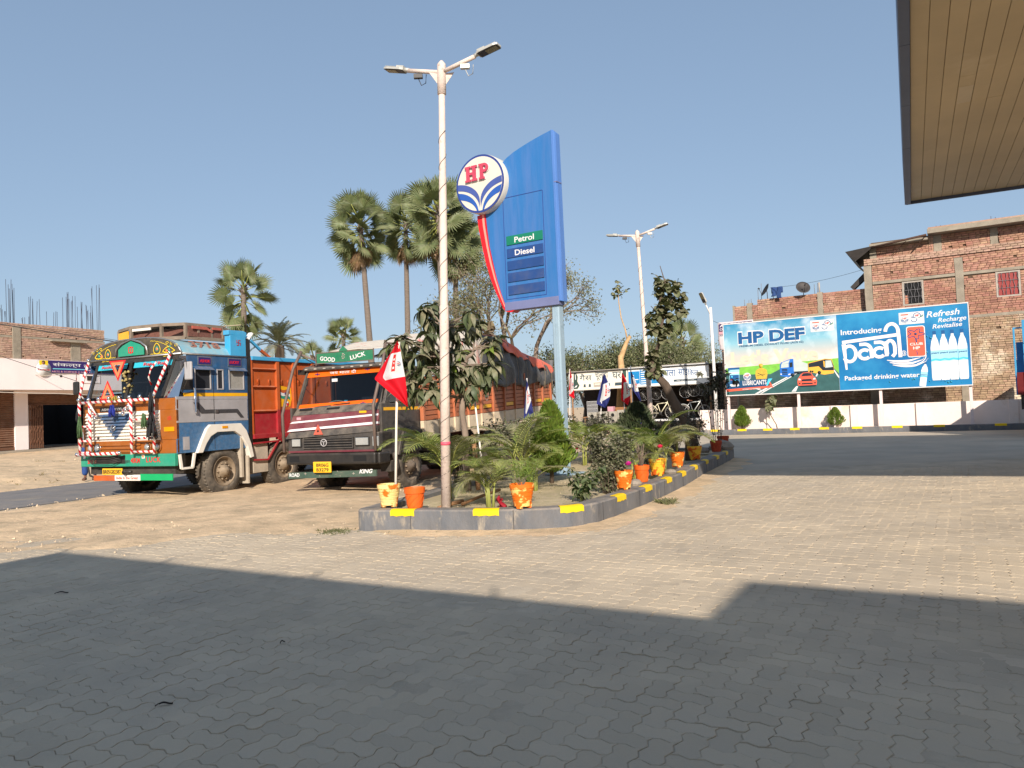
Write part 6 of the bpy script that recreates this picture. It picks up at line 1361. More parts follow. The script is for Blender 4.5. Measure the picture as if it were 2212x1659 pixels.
mb.bx(-.06,.03,2.06,8.6,1.1,1.2); mb.build('lower_rib', M_tred, t1, bevel=.006)
mb = MB(); mb.bx(-.1,.04,2.06,8.6,2.842,2.93); mb.build('top_rail', M_tbright, t1, bevel=.01)
mb = MB(); mb.bx(W,W+.06,2.06,8.6,1.15,2.9); mb.bx(W,0,2.06,2.1,1.15,2.9); mb.bx(W,0,8.55,8.6,1.15,2.9); mb.bx(W,-.06,2.1,8.55,1.15,1.3); mb.build('far_body', M_torange, t1)
mb = MB(); mb.mat(M_tyellow); stroke([(0,0)]*2,.01,M_tyellow,0,MB()); mb.poly([(2.95,2.32),(3.02,2.28),(3.36,2.24),(3.38,1.98),(3.32,1.8),(2.96,1.8)],.002,'yz',at=-.029)
for i, m_ in enumerate((M_torange, M_print_white, M_tgreen)):
    mb.mat(m_); mb.add([(-.026,2.99+.33*j/8,2.22-.07*i-.02*math.sin(j*.8)-.06*j/8+k*-.07) for k in (0,1) for j in range(9)],[(j,j+1,9+j+1,9+j) for j in range(8)])
mb.mat(M_dpurple); mb.lathe([(.03,0),(.03,.002)],12,(-.024,3.16,2.1),'x'); mb.mat(M_print_white); mb.lathe([(.06,0),(.06,.002)],14,(-.026,3.22,1.86),'x'); mb.mat(M_triang); mb.bx(-.024,-.022,3.19,3.25,1.82,1.88); mb.build('painted_flag', None, t1, fixn=False)
mb = MB(); mb.bx(-.12,.0,1.94,2.04,.9,3.3); mb.build('body_post', M_black, t1); mb = MB(); mb.bar((-.05,2.0,3.3),(-.02,2.1,3.44),.14,.05); mb.build('white_cap', M_print_white, t1)
mb = MB(); mb.mat(M_tbright); mb.bar((-.0,2.05,3.28),(-.0,2.35,3.08),.05,.05); mb.mat(M_torange); mb.bar((-.0,2.35,3.08),(-.0,2.75,2.86),.05,.06); mb.build('tarp_strut', None, t1)
mb = MB()
for a, b in (((0,2.06,1.0),(0,2.85,1.02)),((0,2.85,1.02),(0,2.5,.62)),((0,2.06,.64),(0,2.5,.62)),((0,2.86,1.02),(0,3.3,1.18)),((0,2.95,1.0),(0,3.1,1.2))): mb.bar(a,b,.035)
mb.build('red_bracket', M_tred, t1); mb = MB(); mb.bx(-.3,-.05,2.1,2.55,.35,1.0); mb.bx(-1.8,-.4,2.1,3.0,.3,1.1); mb.build('fuel_tank', M_fender_dirt, t1)
text('3718', mat('faded_number', S(150,104,88), .6, var=.1), t1, -.10, 3.055, .17, .5, .8, bold=.03, rz=rad(90), rx=rad(-38)); 
# ------------------------------------------------------------ the black and maroon lorry with the covered load
C2 = (-2.55, 14.55, -.02)
t2 = thing('covered_lorry', 'black and maroon lorry with a GOOD LUCK board and brown cargo body under tarpaulin', 'truck', C2, rad(-22), 'lorries parked by the road')
M_b2 = mat('faded_black_paint', S(50,50,52), .5, var=.25, scale=4, dust=0.39); M_mar = mat('maroon_paint', S(104,36,52), .42, var=.12, scale=3, dust=0.23); M_or2 = mat('orange_film', S(226,98,8), .4, var=.06); M_brownbed = mat('brown_body_paint', S(176,100,64), .55, var=.14, scale=3, dust=0.28); M_creambed = mat('cream_body_paint', S(214,196,168), .6, var=.14, scale=4, dust=0.28, col2=S(120,104,88), c2=.68, c2s=6); M_grn2 = mat('green_board_paint', S(16,112,78), .5, var=.16, scale=4, dust=0.23); M_grn3 = mat('dark_green_bar', S(44,76,66), .5, var=.15, dust=0.36); M_pipe = mat('brown_guard_pipe', S(112,96,88), .6, .2, var=.2)
w2 = -2.12
mb = MB(); mb.bx(w2+.06,-.04,-.06,-.02,.37,.49); mb.build('lower_bar', M_grn3, t2, rot=(0,rad(-1.2),0)); 
text('ROAD', M_print_white, t2, -2.04, .365, .07, -.064, .24, bold=.02, tilt=.02); text('KING', M_print_white, t2, -.42, .425, .075, -.064, .3, bold=.03, shear=.3, tilt=.02)
mb = MB(); mb.mat(M_frame)
for x in (-1.66,-.55): mb.bx(x-.03,x+.03,-.064,-.062,.42,.428); mb.bx(x-.004,x+.004,-.0645,-.0625,.4,.45)
for x in (-1.35,-.88): 
    for k in range(4): mb.bar((x+.05*math.cos(k*PI/2+.4),-.064,.425+.035*math.sin(k*PI/2+.4)),(x+.1*math.cos(k*PI/2+.4),-.064,.425+.06*math.sin(k*PI/2+.4)),.012,.003)
mb.build('bar_motif', None, t2)
mb = MB(); mb.bx(w2+.05,-.02,-.12,.05,.6,.82); mb.bx(-.02,.06,-.08,.3,.6,.82); mb.build('bumper', M_black, t2, bevel=.035)
mb = MB(); mb.bx(-.5,-.22,-.125,-.1,.66,.77); mb.bx(-1.98,-1.75,-.125,-.1,.66,.77); mb.build('bumper_recess', M_void, t2)
mb = MB(); mb.bx(-1.41,-1.0,-.15,-.12,.45,.66); mb.build('number_plate', M_plate, t2, bevel=.01); text('BR06G', M_black, t2, -1.33, .565, .065, -.154, .28, bold=.015); text('B3279', M_black, t2, -1.33, .475, .065, -.154, .28, bold=.015)
mb = MB(); mb.bx(w2+.02,0,-.0,.5,.84,1.2); mb.build('cab_front', M_b2, t2, bevel=.02)
mb = MB(); mb.bx(w2+.04,-.05,-.02,.0,.835,.87); mb.build('front_trim', M_mar, t2)
g2 = MB().bx(-1.72,-.56,-.012,-.001,.9,1.12).build('grille', M_void, t2)
for z in (.915,.965,1.015,1.065,1.105): MB().bx(-1.72,-.56,-.035,-.012,z-.009,z+.009).build('grille_bar', M_b2, g2)
mb = MB()
for x in (-1.72,-.58): mb.bx(x,x+.02,-.034,-.012,.9,1.12)
mb.build('grille_edge', M_b2, g2)
mb = MB(); mb.lathe([(.075,-.006),(.075,.006),(.058,.006),(.058,-.006)],20,(-1.22,-.045,1.02),'y',close=True); mb.bx(-1.26,-1.18,-.05,-.04,1.035,1.05); mb.bx(-1.228,-1.212,-.05,-.04,.97,1.05); mb.build('round_badge', M_silver, t2)
for a, b in ((-.52,-.2),(-2.0,-1.76)):
    mb = MB(); mb.bx(a,b,-.03,-.0,.94,1.12); o = mb.build('headlight', M_black, t2, bevel=.015); MB().bx(a+.02,b-.02,-.04,-.028,.96,1.1).build('headlight_glass', M_lampglass, o, bevel=.012)
MB().bx(-.14,-.0,-.02,.01,.93,1.12).build('corner_lamp', M_lampglass, t2, bevel=.015)
# sloping bonnet panel, painted in bands
def slope(x, z):  # front face leans back above the grille
    return (x, -.03+(z-1.17)*.42, z)
def band(z0, z1, m_, nme, inset=0, off=0, dz=.06):
    mb = MB(); A = [slope(w2+.0+inset,z0-dz*.5),slope(-.05-inset,z0+dz*.5),slope(-.05-inset,z1+dz*.5),slope(w2+.06+inset,z1-dz*.5)]
    A = [(a,b-off,c) for a,b,c in A]; B = [(a,b+.08,c) for a,b,c in A]
    mb.add(A+B,[(0,1,2,3),(4,7,6,5),(0,4,5,1),(1,5,6,2),(2,6,7,3),(3,7,4,0)]); return mb.build(nme, m_, t2)
band(1.16,1.28,M_b2,'bonnet_lip',dz=.1); band(1.285,1.6,M_mar,'bonnet',dz=.08)
band(1.46,1.495,M_print_white,'white_stripe',.02,.006,dz=.1); band(1.3,1.345,M_print_white,'white_stripe',.0,.006,dz=.1)
mb = MB(); q = slope(-.42,1.56); mb.bx(-.5,-.34,q[1]-.012,q[1],1.57,1.61); mb.build('yellow_sticker', M_tyellow, t2); mb = MB(); q = slope(-1.9,1.5); mb.bx(-1.95,-1.85,q[1]-.012,q[1],1.48,1.53); mb.build('pink_sticker', M_pink, t2)
def tri2(cx, cz, h, y):
    q = lambda k: [(cx-.55*h*k, cz-.35*h*k), (cx+.55*h*k, cz-.35*h*k), (cx, cz+.65*h*k)]
    mb = MB(); A, B = q(1), q(.3); mb.mat(mat('faded_red_reflector', S(196,96,78), .4, var=.1)); mb.add([(x,y,z) for x, z in A+B],[(0,1,4,3),(1,2,5,4),(2,0,3,5)]); mb.build('warning_triangle', None, t2, solid=.012, fixn=False)
tri2(-1.33,1.25,.2,-.06)
mb = MB(); mb.add([slope(w2+.06,1.56),slope(-.06,1.62),(-.06,.26,1.76),(w2+.08,.26,1.7)],[(0,1,2,3)]); mb.build('cowl', M_b2, t2, solid=.02, fixn=False)
mb = MB()
for x0, x1 in ((-1.95,-1.65),(-1.3,-1.0),(-.62,-.25)): mb.add([(x0,.19,1.655),(x1,.19,1.665),(x1,.215,1.705),(x0,.215,1.695)],[(0,1,2,3)])
mb.build('cowl_vent', M_void, t2, solid=.012, fixn=False)
# windscreen
def w2p(x, z): return (x, .27+(z-1.68)*.34, z)
def quad2(x0, x1, z0, z1, off, tl=0): return [(a, w2p(a,c)[1]-off, c) for a, c in ((x0,z0),(x1,z0+tl),(x1-.02,z1+tl),(x0+.06,z1))]
mb = MB(); mb.add(quad2(-2.02,-.14,1.76,2.36,0,.03),[(0,1,2,3)]); mb.build('windscreen', M_glass, t2, fixn=False)
mb = MB(); mb.add(quad2(-2.06,-.1,1.68,1.78,.014,.05),[(0,1,2,3)]); mb.add(quad2(-1.97,-.14,2.33,2.45,.014,.03),[(0,1,2,3)]); mb.build('orange_band', M_or2, t2, solid=.006, fixn=False)
text('जय माता दी', M_print_white, t2, -1.38, 2.37, .07, w2p(0,2.36)[1]-.04, .62, bold=.004)
mb = MB(); mb.mat(M_dpurple)
for x, z in ((-1.7,2.39),(-.52,2.43),(-1.35,1.71),(-.5,1.76)):
    y = w2p(0,z)[1]-.03; mb.bx(x-.06,x+.06,y,y+.003,z-.008,z+.008); mb.bx(x-.008,x+.008,y-.001,y+.002,z-.03,z+.03)
mb.build('band_motif', None, t2)
mb = MB()
for s, x in ((-1,-2.05),(1,-.12)): mb.bar(w2p(x,1.68),w2p(x+(.1 if s < 0 else -.03),2.5),.06,.06)
mb.bar(w2p(-2.05,2.5),w2p(-.1,2.5),.06,.08); mb.build('windscreen_frame', M_b2, t2)
mb = MB(); mb.tube([(-1.25,.26,1.74),(-1.7,.28,1.72),(-1.98,.2,1.63)],.012,5); mb.tube([(-.8,.26,1.78),(-1.2,.28,1.75)],.01,5); mb.build('wiper', M_black, t2)
mb = MB(); mb.bx(-1.33,-1.2,w2p(0,2.25)[1]-.016,w2p(0,2.25)[1]-.01,2.22,2.28); mb.build('windscreen_sticker', M_print_white, t2)
mb = MB(); mb.bx(-1.9,-.2,.42,.6,1.5,1.68); mb.bx(w2+.1,-.1,1.57,1.6,1.0,2.4); mb.bx(-1.0,-.3,1.0,1.5,1.0,1.9); mb.bx(w2+.1,-.1,.3,1.3,.95,1.1); mb.build('cab_interior', M_cabin, t2)
mb = MB(); mb.tube([(-1.4+.23*math.cos(a),.62+.1*math.sin(a),1.74+.1*math.sin(a)) for a in [2*PI*i/18 for i in range(19)]],.014,6); mb.build('steering_wheel', M_frame, t2)
mb = MB(); mb.bx(-1.3,-1.0,.45,.6,1.68,1.74); mb.lathe([(.04,0),(.04,.16)],10,(-1.05,.5,1.68)); mb.build('dashboard_clutter', M_adcyan, t2)
mb = MB(); mb.bx(w2+.08,-.06,.5,1.62,2.5,2.56); mb.bx(w2+.1,-.08,.42,.55,2.46,2.53); mb.build('cab_roof', M_b2, t2, bevel=.03)
mb = MB()
for i in range(9): x = -1.95+i*.22; mb.bx(x,x+.06,.405,.42,2.485,2.51)
mb.build('roof_marker', M_frame, t2)
mb = MB(); mb.bx(-.06,0,.12,1.62,.75,1.74); mb.bx(-.06,0,1.3,1.62,1.74,2.5); mb.bx(-.06,0,.4,1.3,2.38,2.5); mb.add([(-.06,.25,1.74),(-.0,.25,1.74),(0,.6,2.5),(-.06,.6,2.5),(-.0,.42,1.74),(0,.66,2.4)],[(0,1,2,3),(1,4,5,2)]); mb.build('cab_side', M_b2, t2, bevel=.01)
mb = MB(); mb.bx(w2,w2+.05,.12,1.62,.75,1.72); mb.bx(w2,w2+.05,1.56,1.62,1.72,2.5); mb.bx(w2,w2+.05,.4,1.56,2.4,2.5); mb.bx(w2,0,1.6,1.64,.75,2.5); mb.build('far_cab_side', M_b2, t2)
mb = MB(); mb.bx(-.04,-.03,.45,1.3,1.76,2.38); mb.build('side_window', M_glassd, t2)
mb = MB(); mb.bx(.002,.006,.2,1.6,1.6,1.66); mb.build('yellow_side_stripe', M_tyellow, t2)
fender(t2, .05, [(.62,.72),(.72,1.0),(.9,1.18),(1.25,1.26),(1.6,1.18),(1.78,1.0),(1.88,.72)], [(.7,.72),(.8,.95),(.95,1.1),(1.25,1.17),(1.55,1.1),(1.7,.95),(1.8,.72)], M_b2, 'wheel_arch', .3)
# guard pipes, board and roof carrier
mb = MB(); mb.tube([(w2-.03,-.06,.85),(w2-.05,-.06,1.6),(w2+.12,.1,2.5),(w2+.22,.25,2.86)],.03,8); mb.tube([(-.02,-.1,.85),(-.04,-.1,1.7),(.02,.2,2.5),(.04,.3,2.95)],.032,8); mb.tube([(w2+.2,.25,2.8),(w2+.5,.6,2.6)],.02,6); mb.tube([(.04,.3,2.72),(-.1,.5,2.6),(-.1,1.5,2.62)],.022,6); mb.tube([(.02,.3,2.9),(.0,1.5,2.95)],.02,6); mb.tube([(.03,.35,2.6),(.03,1.5,2.9)],.018,6); mb.tube([(.03,1.0,2.9),(.03,1.2,2.55)],.018,6); mb.build('guard_pipe', M_pipe, t2)
by = .42
for a, b, q in ((-1.66,-1.12,'GOOD'),(-.93,-.34,'LUCK')):
    mb = MB(); mb.bx(a,b,by,by+.02,2.6,2.81); o = mb.build('name_board', M_grn2, t2, bevel=.004); text(q, M_print_white, t2, a+.08, 2.665 if q == 'GOOD' else 2.63, .085, by-.004, .36, bold=.02, tilt=-.14 if q == 'GOOD' else .2)
mb = MB(); mb.poly([(-1.12,2.6),(-.93,2.6),(-.93,2.84),(-1.025,2.92),(-1.12,2.84)],.022,at=by-.003); mb.build('board_centre', M_grn2, t2, bevel=.004); mb = MB()
for i in range(9): mb.lathe([(.013,0),(.013,.002)],6,(-1.025+.035*math.cos(i*2.4)*(i/9)**.5*1.2,by-.006,2.72+.05*math.sin(i*2.4)),'y')
mb.build('board_motif', M_frame, t2)
mb = MB()
for z in (2.6,2.81): mb.bar((-1.68,by+.005,z),(-.32,by+.005,z),.016)
for x in (-1.68,-.32): mb.bar((x,by+.005,2.56),(x,by+.005,2.83),.018)
mb.bar((-1.68,by,2.6),(-2.0,by+.2,2.56),.02); mb.build('board_frame', M_pipe, t2)
for x0, x1 in ((-.33,-.04),(w2+.33,w2+.04)): truck_wheel(t2, x0, x1, 1.25, .46, .5, mat('dark_rim', S(70,60,52), .7, var=.3, dust=.4)) if x0 > -1 else truck_wheel(t2, x0, x1, 1.25, .46, .5)
for y in (5.9,7.2):
    for x0, x1 in ((-.62,-.04),(w2+.62,w2+.04)): truck_wheel(t2, x0, x1, y, .5, .5)
mb = MB(); [mb.tube([(w2+.2,y,.48),(-.2,y,.48)],.09,8) for y in (1.25,5.9,7.2)]; mb.bx(-1.6,-.5,.2,9.3,.55,.85); mb.bx(-.6,-.1,2.2,3.2,.4,.85); mb.build('chassis', M_dark, t2)
mb = MB(); mb.tube([(.02,.5,.78),(.05,.55,.5),(-.1,.7,.35)],.05,6); mb.bx(-.2,.03,.35,.6,.42,.62); mb.build('cab_step', M_dark, t2)
# cargo body, a little nose-down
T_ = Matrix.Translation((0,1.68,0))@Matrix.Rotation(rad(1.9),4,'X')@Matrix.Translation((0,-1.68,0))
xs_ = .06
bays = [1.7+i*.74 for i in range(12)]
for i, y in enumerate(bays[:-1]):
    for j in range(9):
        z = 1.36+j*.105; mb = MB(); mb.M = T_; mb.bx(xs_-.05,xs_-.012*(j%2)-.004,y+.05,y+.69,z,z+.088); mb.build('side_plank', M_brownbed, t2)
    mb = MB(); mb.M = T_; mb.bx(xs_-.05,xs_,y+.05,y+.69,1.08,1.345); mb.build('cream_panel', M_creambed, t2, bevel=.006)
    if i in (1,3,4,6,9,10): 
        mb = MB(); mb.M = T_; mb.bx(xs_+.0,xs_+.004,y+.1,y+.6 if i != 1 else y+.35,1.475,1.56); mb.build('yellow_reflector', M_tyellow, t2)
mb = MB(); mb.M = T_
for y in bays: mb.bx(xs_-.05,xs_+.035,y-.045,y+.045,1.36,2.32)
mb.build('body_stake', M_brownbed, t2, bevel=.008); mb = MB(); mb.M = T_
for y in bays: mb.bx(xs_-.05,xs_+.034,y-.05,y+.05,1.06,1.355)
mb.bx(xs_-.06,xs_+.03,1.65,9.9,1.02,1.06); mb.bx(xs_-.06,xs_+.0,1.65,9.9,1.062,1.08); mb.build('cream_stake', M_creambed, t2, bevel=.006)
mb = MB(); mb.M = T_; mb.bx(w2-.06,xs_-.06,1.66,1.7,1.05,2.4); mb.bx(w2-.06,w2,1.7,9.85,1.05,2.32); mb.bx(w2-.06,xs_,9.8,9.86,1.05,2.32); mb.bx(w2,xs_-.06,1.7,9.8,1.0,1.1); mb.build('far_body', M_brownbed, t2)
mb = MB(); mb.M = T_; n = 20; yc = 1.7+.74*4.45; mb.mat(M_frame); mb.add([(xs_+.006,yc+.12*k*math.cos(2*PI*i/n),1.8+.15*k*math.sin(2*PI*i/n)) for k in (.86,1) for i in range(n)],[(i,(i+1)%n,n+(i+1)%n,n+i) for i in range(n)]); mb.mat(M_grn3); mb.bx(xs_+.002,xs_+.006,yc-.08,yc+.08,1.74,1.8); mb.build('painted_ring', None, t2, fixn=False)
# the load under its tarpaulins: they lie on the body, so they are things of their own
M_tarp = mat('dark_tarpaulin', S(66,70,74), .5, var=.3, scale=2.5, bump=1.6, bscale=5, dust=0.23); M_tarpo = mat('orange_tarpaulin', S(240,120,96), .6, var=.08, bump=.5, bscale=9); M_tarpw = mat('pale_sheeting', S(206,196,180), .7, var=.12, scale=4, bump=.6, bscale=10)
RZ2 = rad(-22)
def at2(x, y, z): p = Matrix.Rotation(RZ2,3,'Z')@Vector((x,y,z)); return Vector(C2)+p
def topz(y): 
    b = 1.68; 
    return (3.45 if y < 5.6 else 3.52-.16*(y-5.6) if y < 8.6 else 3.04-.1*(y-8.6))+.04*math.sin(y*2.3)
ta = thing('tarpaulin', 'dark roped tarpaulin covering the load of the brown lorry body', 'tarpaulin', at2(0,4.9,2.1), RZ2)
def tarp(mb, y0, y1, xn, xf, zl, nu, nv, lump=.06, fold=.034, zt=None):
    def f(u, v):
        y = y0+(y1-y0)*v; s = u
        t_ = (zt or topz)(y); zb_ = zl(y)
        endk = 1-.25*max(0,(v-.9)/.1)**2
        if s < .42: k = s/.42; x = xn-.10*k**4+.05*math.sin(k*5+y*3)*.6*math.sin(k*PI); z = zb_+(t_-.12-zb_)*(k**.95)
        else:
            k = (s-.42)/.58; x = xn-.10+(xf-xn+.10)*k; z = t_-.12+.12*math.sin(min(1,k*3)*PI/2)
        z = zb_+(z-zb_)*endk
        nx_ = noise.noise(Vector((y*1.1,s*5,4)))*lump+math.sin(y*9+noise.noise(Vector((y,s*3,1)))*3)*fold*(s < .42)
        return (x+nx_, y-4.9, z-2.1+nx_*.6)
    mb.grid(f, nu, nv)
mb = MB(); tarp(mb, 4.75, 10.0, .13, w2-.05, lambda y: 2.1+.033*(y-4.75)+.05*math.sin(y*4), 40, 90); mb.grid(lambda u, v: (.1-(2.2)*u, 5.12+.05*math.sin(v*8+u*5), .06+.9*v*(1) if v < 1 else .9), 14, 10); mb.build('sheet', M_tarp, ta, fixn=False, solid=.012)
M_rope = mat('pale_rope', S(150,136,112), .9, var=.1)
for y in (6.0,6.9,7.6,8.35,9.05,9.3,9.65):
    mb = MB(); zz = topz(y)-.1; mb.tube([(.16,y-4.9,0.0+.033*(y-4.75)-.15),(.17,y-4.9,.5),(.09,y-4.9,zz-2.1-.02),(-1.0,y-4.9,zz-2.1+.16)],.006,5); mb.build('rope', M_rope, ta)
mb = MB()
for i in range(14): y = 4.9+i*.37; mb.tube([(.16,y-4.9,.08+.033*(y-4.75)),(.15,y-4.9,-.12+.033*(y-4.75))],.006,4)
mb.build('stitching', M_rope, ta)
tb_ = thing('orange_tarpaulin', 'orange tarpaulin edge draped along the top of the dark tarpaulin', 'tarpaulin', at2(0,4.9,2.1), RZ2)
def osh(u, v):
    y = 1.0+v*4.05; zt_ = topz(4.9+y)-2.1; fl = .24+.06*math.sin(v*11)+.05*math.sin(v*23)+.22*max(0,v-.85)/.15
    if u < .4: k = u/.4; return (.13-.04*k+.03*math.sin(v*19+k*3), y, zt_-.12-fl*(1-k)+.03)
    k = (u-.4)/.6; return (.09-1.2*k, y, zt_-.09+.14*math.sin(k*PI/2)+.02*math.sin(v*17))
mb = MB(); mb.grid(osh, 16, 60); mb.build('sheet', M_tarpo, tb_, fixn=False, solid=.012)
tc_ = thing('pale_sheeting', 'pale and red striped sheeting over the front of the lorry load behind the mango tree', 'tarpaulin', at2(0,4.9,2.1), RZ2)
mb = MB(); tarp(mb, 1.6, 4.9, .1, w2-.05, lambda y: 2.35+.03*math.sin(y*5), 30, 40, .06, .025, zt=lambda y: 3.0+.16*min(3.3,max(0,y-1.6))+.05*math.sin(y*3)); mb.build('sheet', mat('striped_sheet', S(206,196,180), .7, var=.1, bump=.6, bscale=10, col2=S(206,80,70), c2=.62, c2s=2.2, soft=.02, stretch=(1,2.5,.4)), tc_, fixn=False, solid=.012)
tn = thing('black_netting', 'black netting pulled tight over the front of the covered load', 'netting', at2(0,4.9,2.1), RZ2)
mb = MB(); mb.grid(lambda u, v: (w2+.1+(1.1)*u, -3.3+v*2.2, .62+.28*v+.2*u*v+.03*math.sin(u*9+v*7)), 14, 10); mb.build('net', mat('black_net', S(70,70,72), .8, var=.3, scale=30), tn, fixn=False, solid=.01)
# ------------------------------------------------------------ blue lorry cut by the right edge of the frame
t3 = thing('blue_lorry', 'sky blue slatted lorry body with a rusty red tailboard at the right edge', 'truck', (15.75,24.1,0), rad(-42))
M_bl3 = mat('sky_blue_lorry', S(70,160,206), .45, var=.12, dust=.1); M_bl4 = mat('mid_blue_sheet', S(36,120,186), .5, var=.2, scale=5); M_red3 = mat('rust_red_sheet', S(112,30,30), .6, var=.2)
mb = MB()
mb.bx(.0,.05,.0,.05,1.9,3.42); mb.bx(.28,.35,-.2,-.13,.85,3.62); mb.bx(.05,2.4,.0,.05,3.37,3.42); mb.bx(.35,2.4,-.2,-.13,3.55,3.62); mb.bx(.28,.35,-.13,.0,3.3,3.36); mb.bx(2.35,2.42,-.2,-.13,.85,3.62); mb.build('body_frame', M_bl3, t3, bevel=.008)
mb = MB(); mb.bx(.07,.3,.02,.04,2.0,2.95); mb.bx(.36,2.3,-.16,-.14,2.0,3.5); mb.build('side_sheet', M_bl4, t3)
mb = MB()
for i in range(12): mb.bx(.08+i*.19,.08+i*.19+.17,-.24,-.2,1.3,2.0)
mb.bx(.08,2.4,-.2,-.15,1.3,2.0); mb.build('tailboard', M_red3, t3); mb = MB()
for z in (2.2,2.55,2.9): mb.bx(.3,2.4,-.23,-.2,z,z+.05)
mb.build('cross_slat', M_bl3, t3); mb = MB(); mb.bx(.15,2.3,-.2,5,.85,1.3); mb.bx(.2,.6,-.24,-.2,1.05,1.28); mb.build('chassis', M_dark, t3); mb = MB(); mb.tube([(.42+.03*(i%2),-.27,2.1-.05*i) for i in range(14)],.018,5); mb.build('chain', M_steel, t3)
mb = MB(); mb.bx(.05,2.4,.05,5.5,1.3,1.4); mb.bx(.0,.06,.05,5.5,1.3,2.4); mb.bx(2.34,2.4,.05,5.5,1.3,3.4); mb.build('load_bed', M_bl4, t3)
for y in (1.2,2.4): truck_wheel(t3, 1.0, .45, y, .52, .52); truck_wheel(t3, 1.75, 2.3, y, .52, .52)
mb = MB(); mb.tube([(.6,1.2,.52),(2.1,1.2,.52)],.08,8); mb.tube([(.6,2.4,.52),(2.1,2.4,.52)],.08,8); mb.build('axle', M_dark, t3)
# ------------------------------------------------------------ where a point of the survey lies: pixel of the 2212-wide photo at forward distance Y
def at(px, py, Y):
    d = _f+_R*((px-1106)/1663)+_U*((829.5-py)/1663); return Vector((0,0,CAMH))+d*(Y/d.y)
def leafmat(name, col, dust=.35, trans=.22, rnd=.28, hue=.02, rough=.5): return mat(name, col, rough, var=.12, scale=7, dust=dust, rnd=rnd, hue=hue, trans=trans, spec=.35)
L_fan = leafmat('fan_palm_leaf', (.12,.16,.06), .32, .15, .22); L_dead = leafmat('dead_palm_leaf', (.2,.13,.06), .3, .1); L_areca = leafmat('areca_leaf', (.19,.26,.04), .28, .3, .3); L_arecad = leafmat('dusty_areca_leaf', (.2,.22,.09), .45, .2, .25); L_mango = leafmat('mango_leaf', (.065,.1,.035), .7, .15, .3); L_mangod = leafmat('deep_mango_leaf', (.045,.075,.026), .2, .15, .3); L_mangoy = leafmat('young_mango_leaf', (.16,.24,.03), .15, .35); L_thuja = leafmat('thuja_spray', (.12,.19,.02), .15, .2, .35); L_thuja_shade = leafmat('shaded_thuja_spray', (.035,.06,.022), .25, .12, .3); L_rose = leafmat('rose_leaf', (.065,.09,.035), .42, .12, .35); L_rosed = leafmat('dark_shaded_rose_leaf', (.035,.045,.024), .3, .1, .35); L_leafy = leafmat('pepper_leaf', (.05,.1,.025), .3, .2); L_round = leafmat('round_leaf', (.075,.105,.035), .42, .15, .3); L_tree = leafmat('hazy_tree_leaf', (.11,.125,.05), .5, .15, .4, .03); L_olive = leafmat('olive_leaf', (.1,.125,.045), .35, .15, .4, .03); L_date = leafmat('date_leaf', (.1,.125,.06), .4, .15, .25); L_dry = leafmat('dry_leaf', (.2,.15,.09), .4, .1, .3)
M_bark = mat('grey_bark', S(134,118,104), .95, var=.3, scale=6, bump=1.2, bscale=22, stretch=(1,1,.4)); M_barkd = mat('dark_bark', S(94,80,68), .95, var=.3, scale=6, bump=1.4, bscale=20, stretch=(1,1,.35)); M_palmt = mat('palm_trunk', S(122,110,100), .95, var=.22, scale=4, bump=1.6, bscale=16, stretch=(1,1,5)); M_barkt = mat('tan_cut_wood', S(190,156,112), .9, var=.25, scale=5, bump=.6); M_stem = mat('green_stem', (.14,.16,.05), .6, var=.2); M_pet = mat('yellow_petiole', (.3,.32,.08), .5, var=.15)
# --- fan palms
def fan_leaf(seed, Lp=1.0, R=1.15, dead=False, span=150):
    r = random.Random(seed); mb = MB()
    mb.mat(L_dead if dead else M_pet); mb.tube([(0,0,0),(Lp*.5,0,.03),(Lp,0,-.02)],[.045,.03,.02],5)
    mb.mat(L_dead if dead else L_fan); n = 34; c = Vector((Lp,0,-.02))
    cup = r.uniform(.15,.4)
    def pt(a, q, up):
        droop = -.32*max(0,q-.55*R)**1.3; return c+Vector((math.cos(a)*q, math.sin(a)*q, cup*abs(math.sin(a))*q*.6+droop+up))
    da = rad(span*2)/n
    for i in range(n):
        a = -rad(span)+da*(i+.5); q = R*(.78+.22*math.cos(a))*r.uniform(.9,1.06); w = da*.5
        tw = r.uniform(-.05,.05)
        p0 = c; pl, pr, pm = pt(a-w, q*.55, 0), pt(a+w, q*.55, 0), pt(a, q*.57, .035); tip = pt(a+tw, q, r.uniform(-.06,.03)); sl, sr = pt(a-w*.42+tw*.6, q*.8, 0), pt(a+w*.42+tw*.6, q*.8, 0)
        mb.add([p0,pl,pm,pr,sl,sr,tip],[(0,1,2),(0,2,3),(1,4,2),(2,4,6),(2,5,3),(2,6,5)])
    return mb.mesh('frond')
FAN = [fan_leaf(i, 1.0+.1*i, 1.2-.05*i, span=135+8*i) for i in range(4)]; FAND = [fan_leaf(20+i, .7, 1.0, True, 100) for i in range(2)]
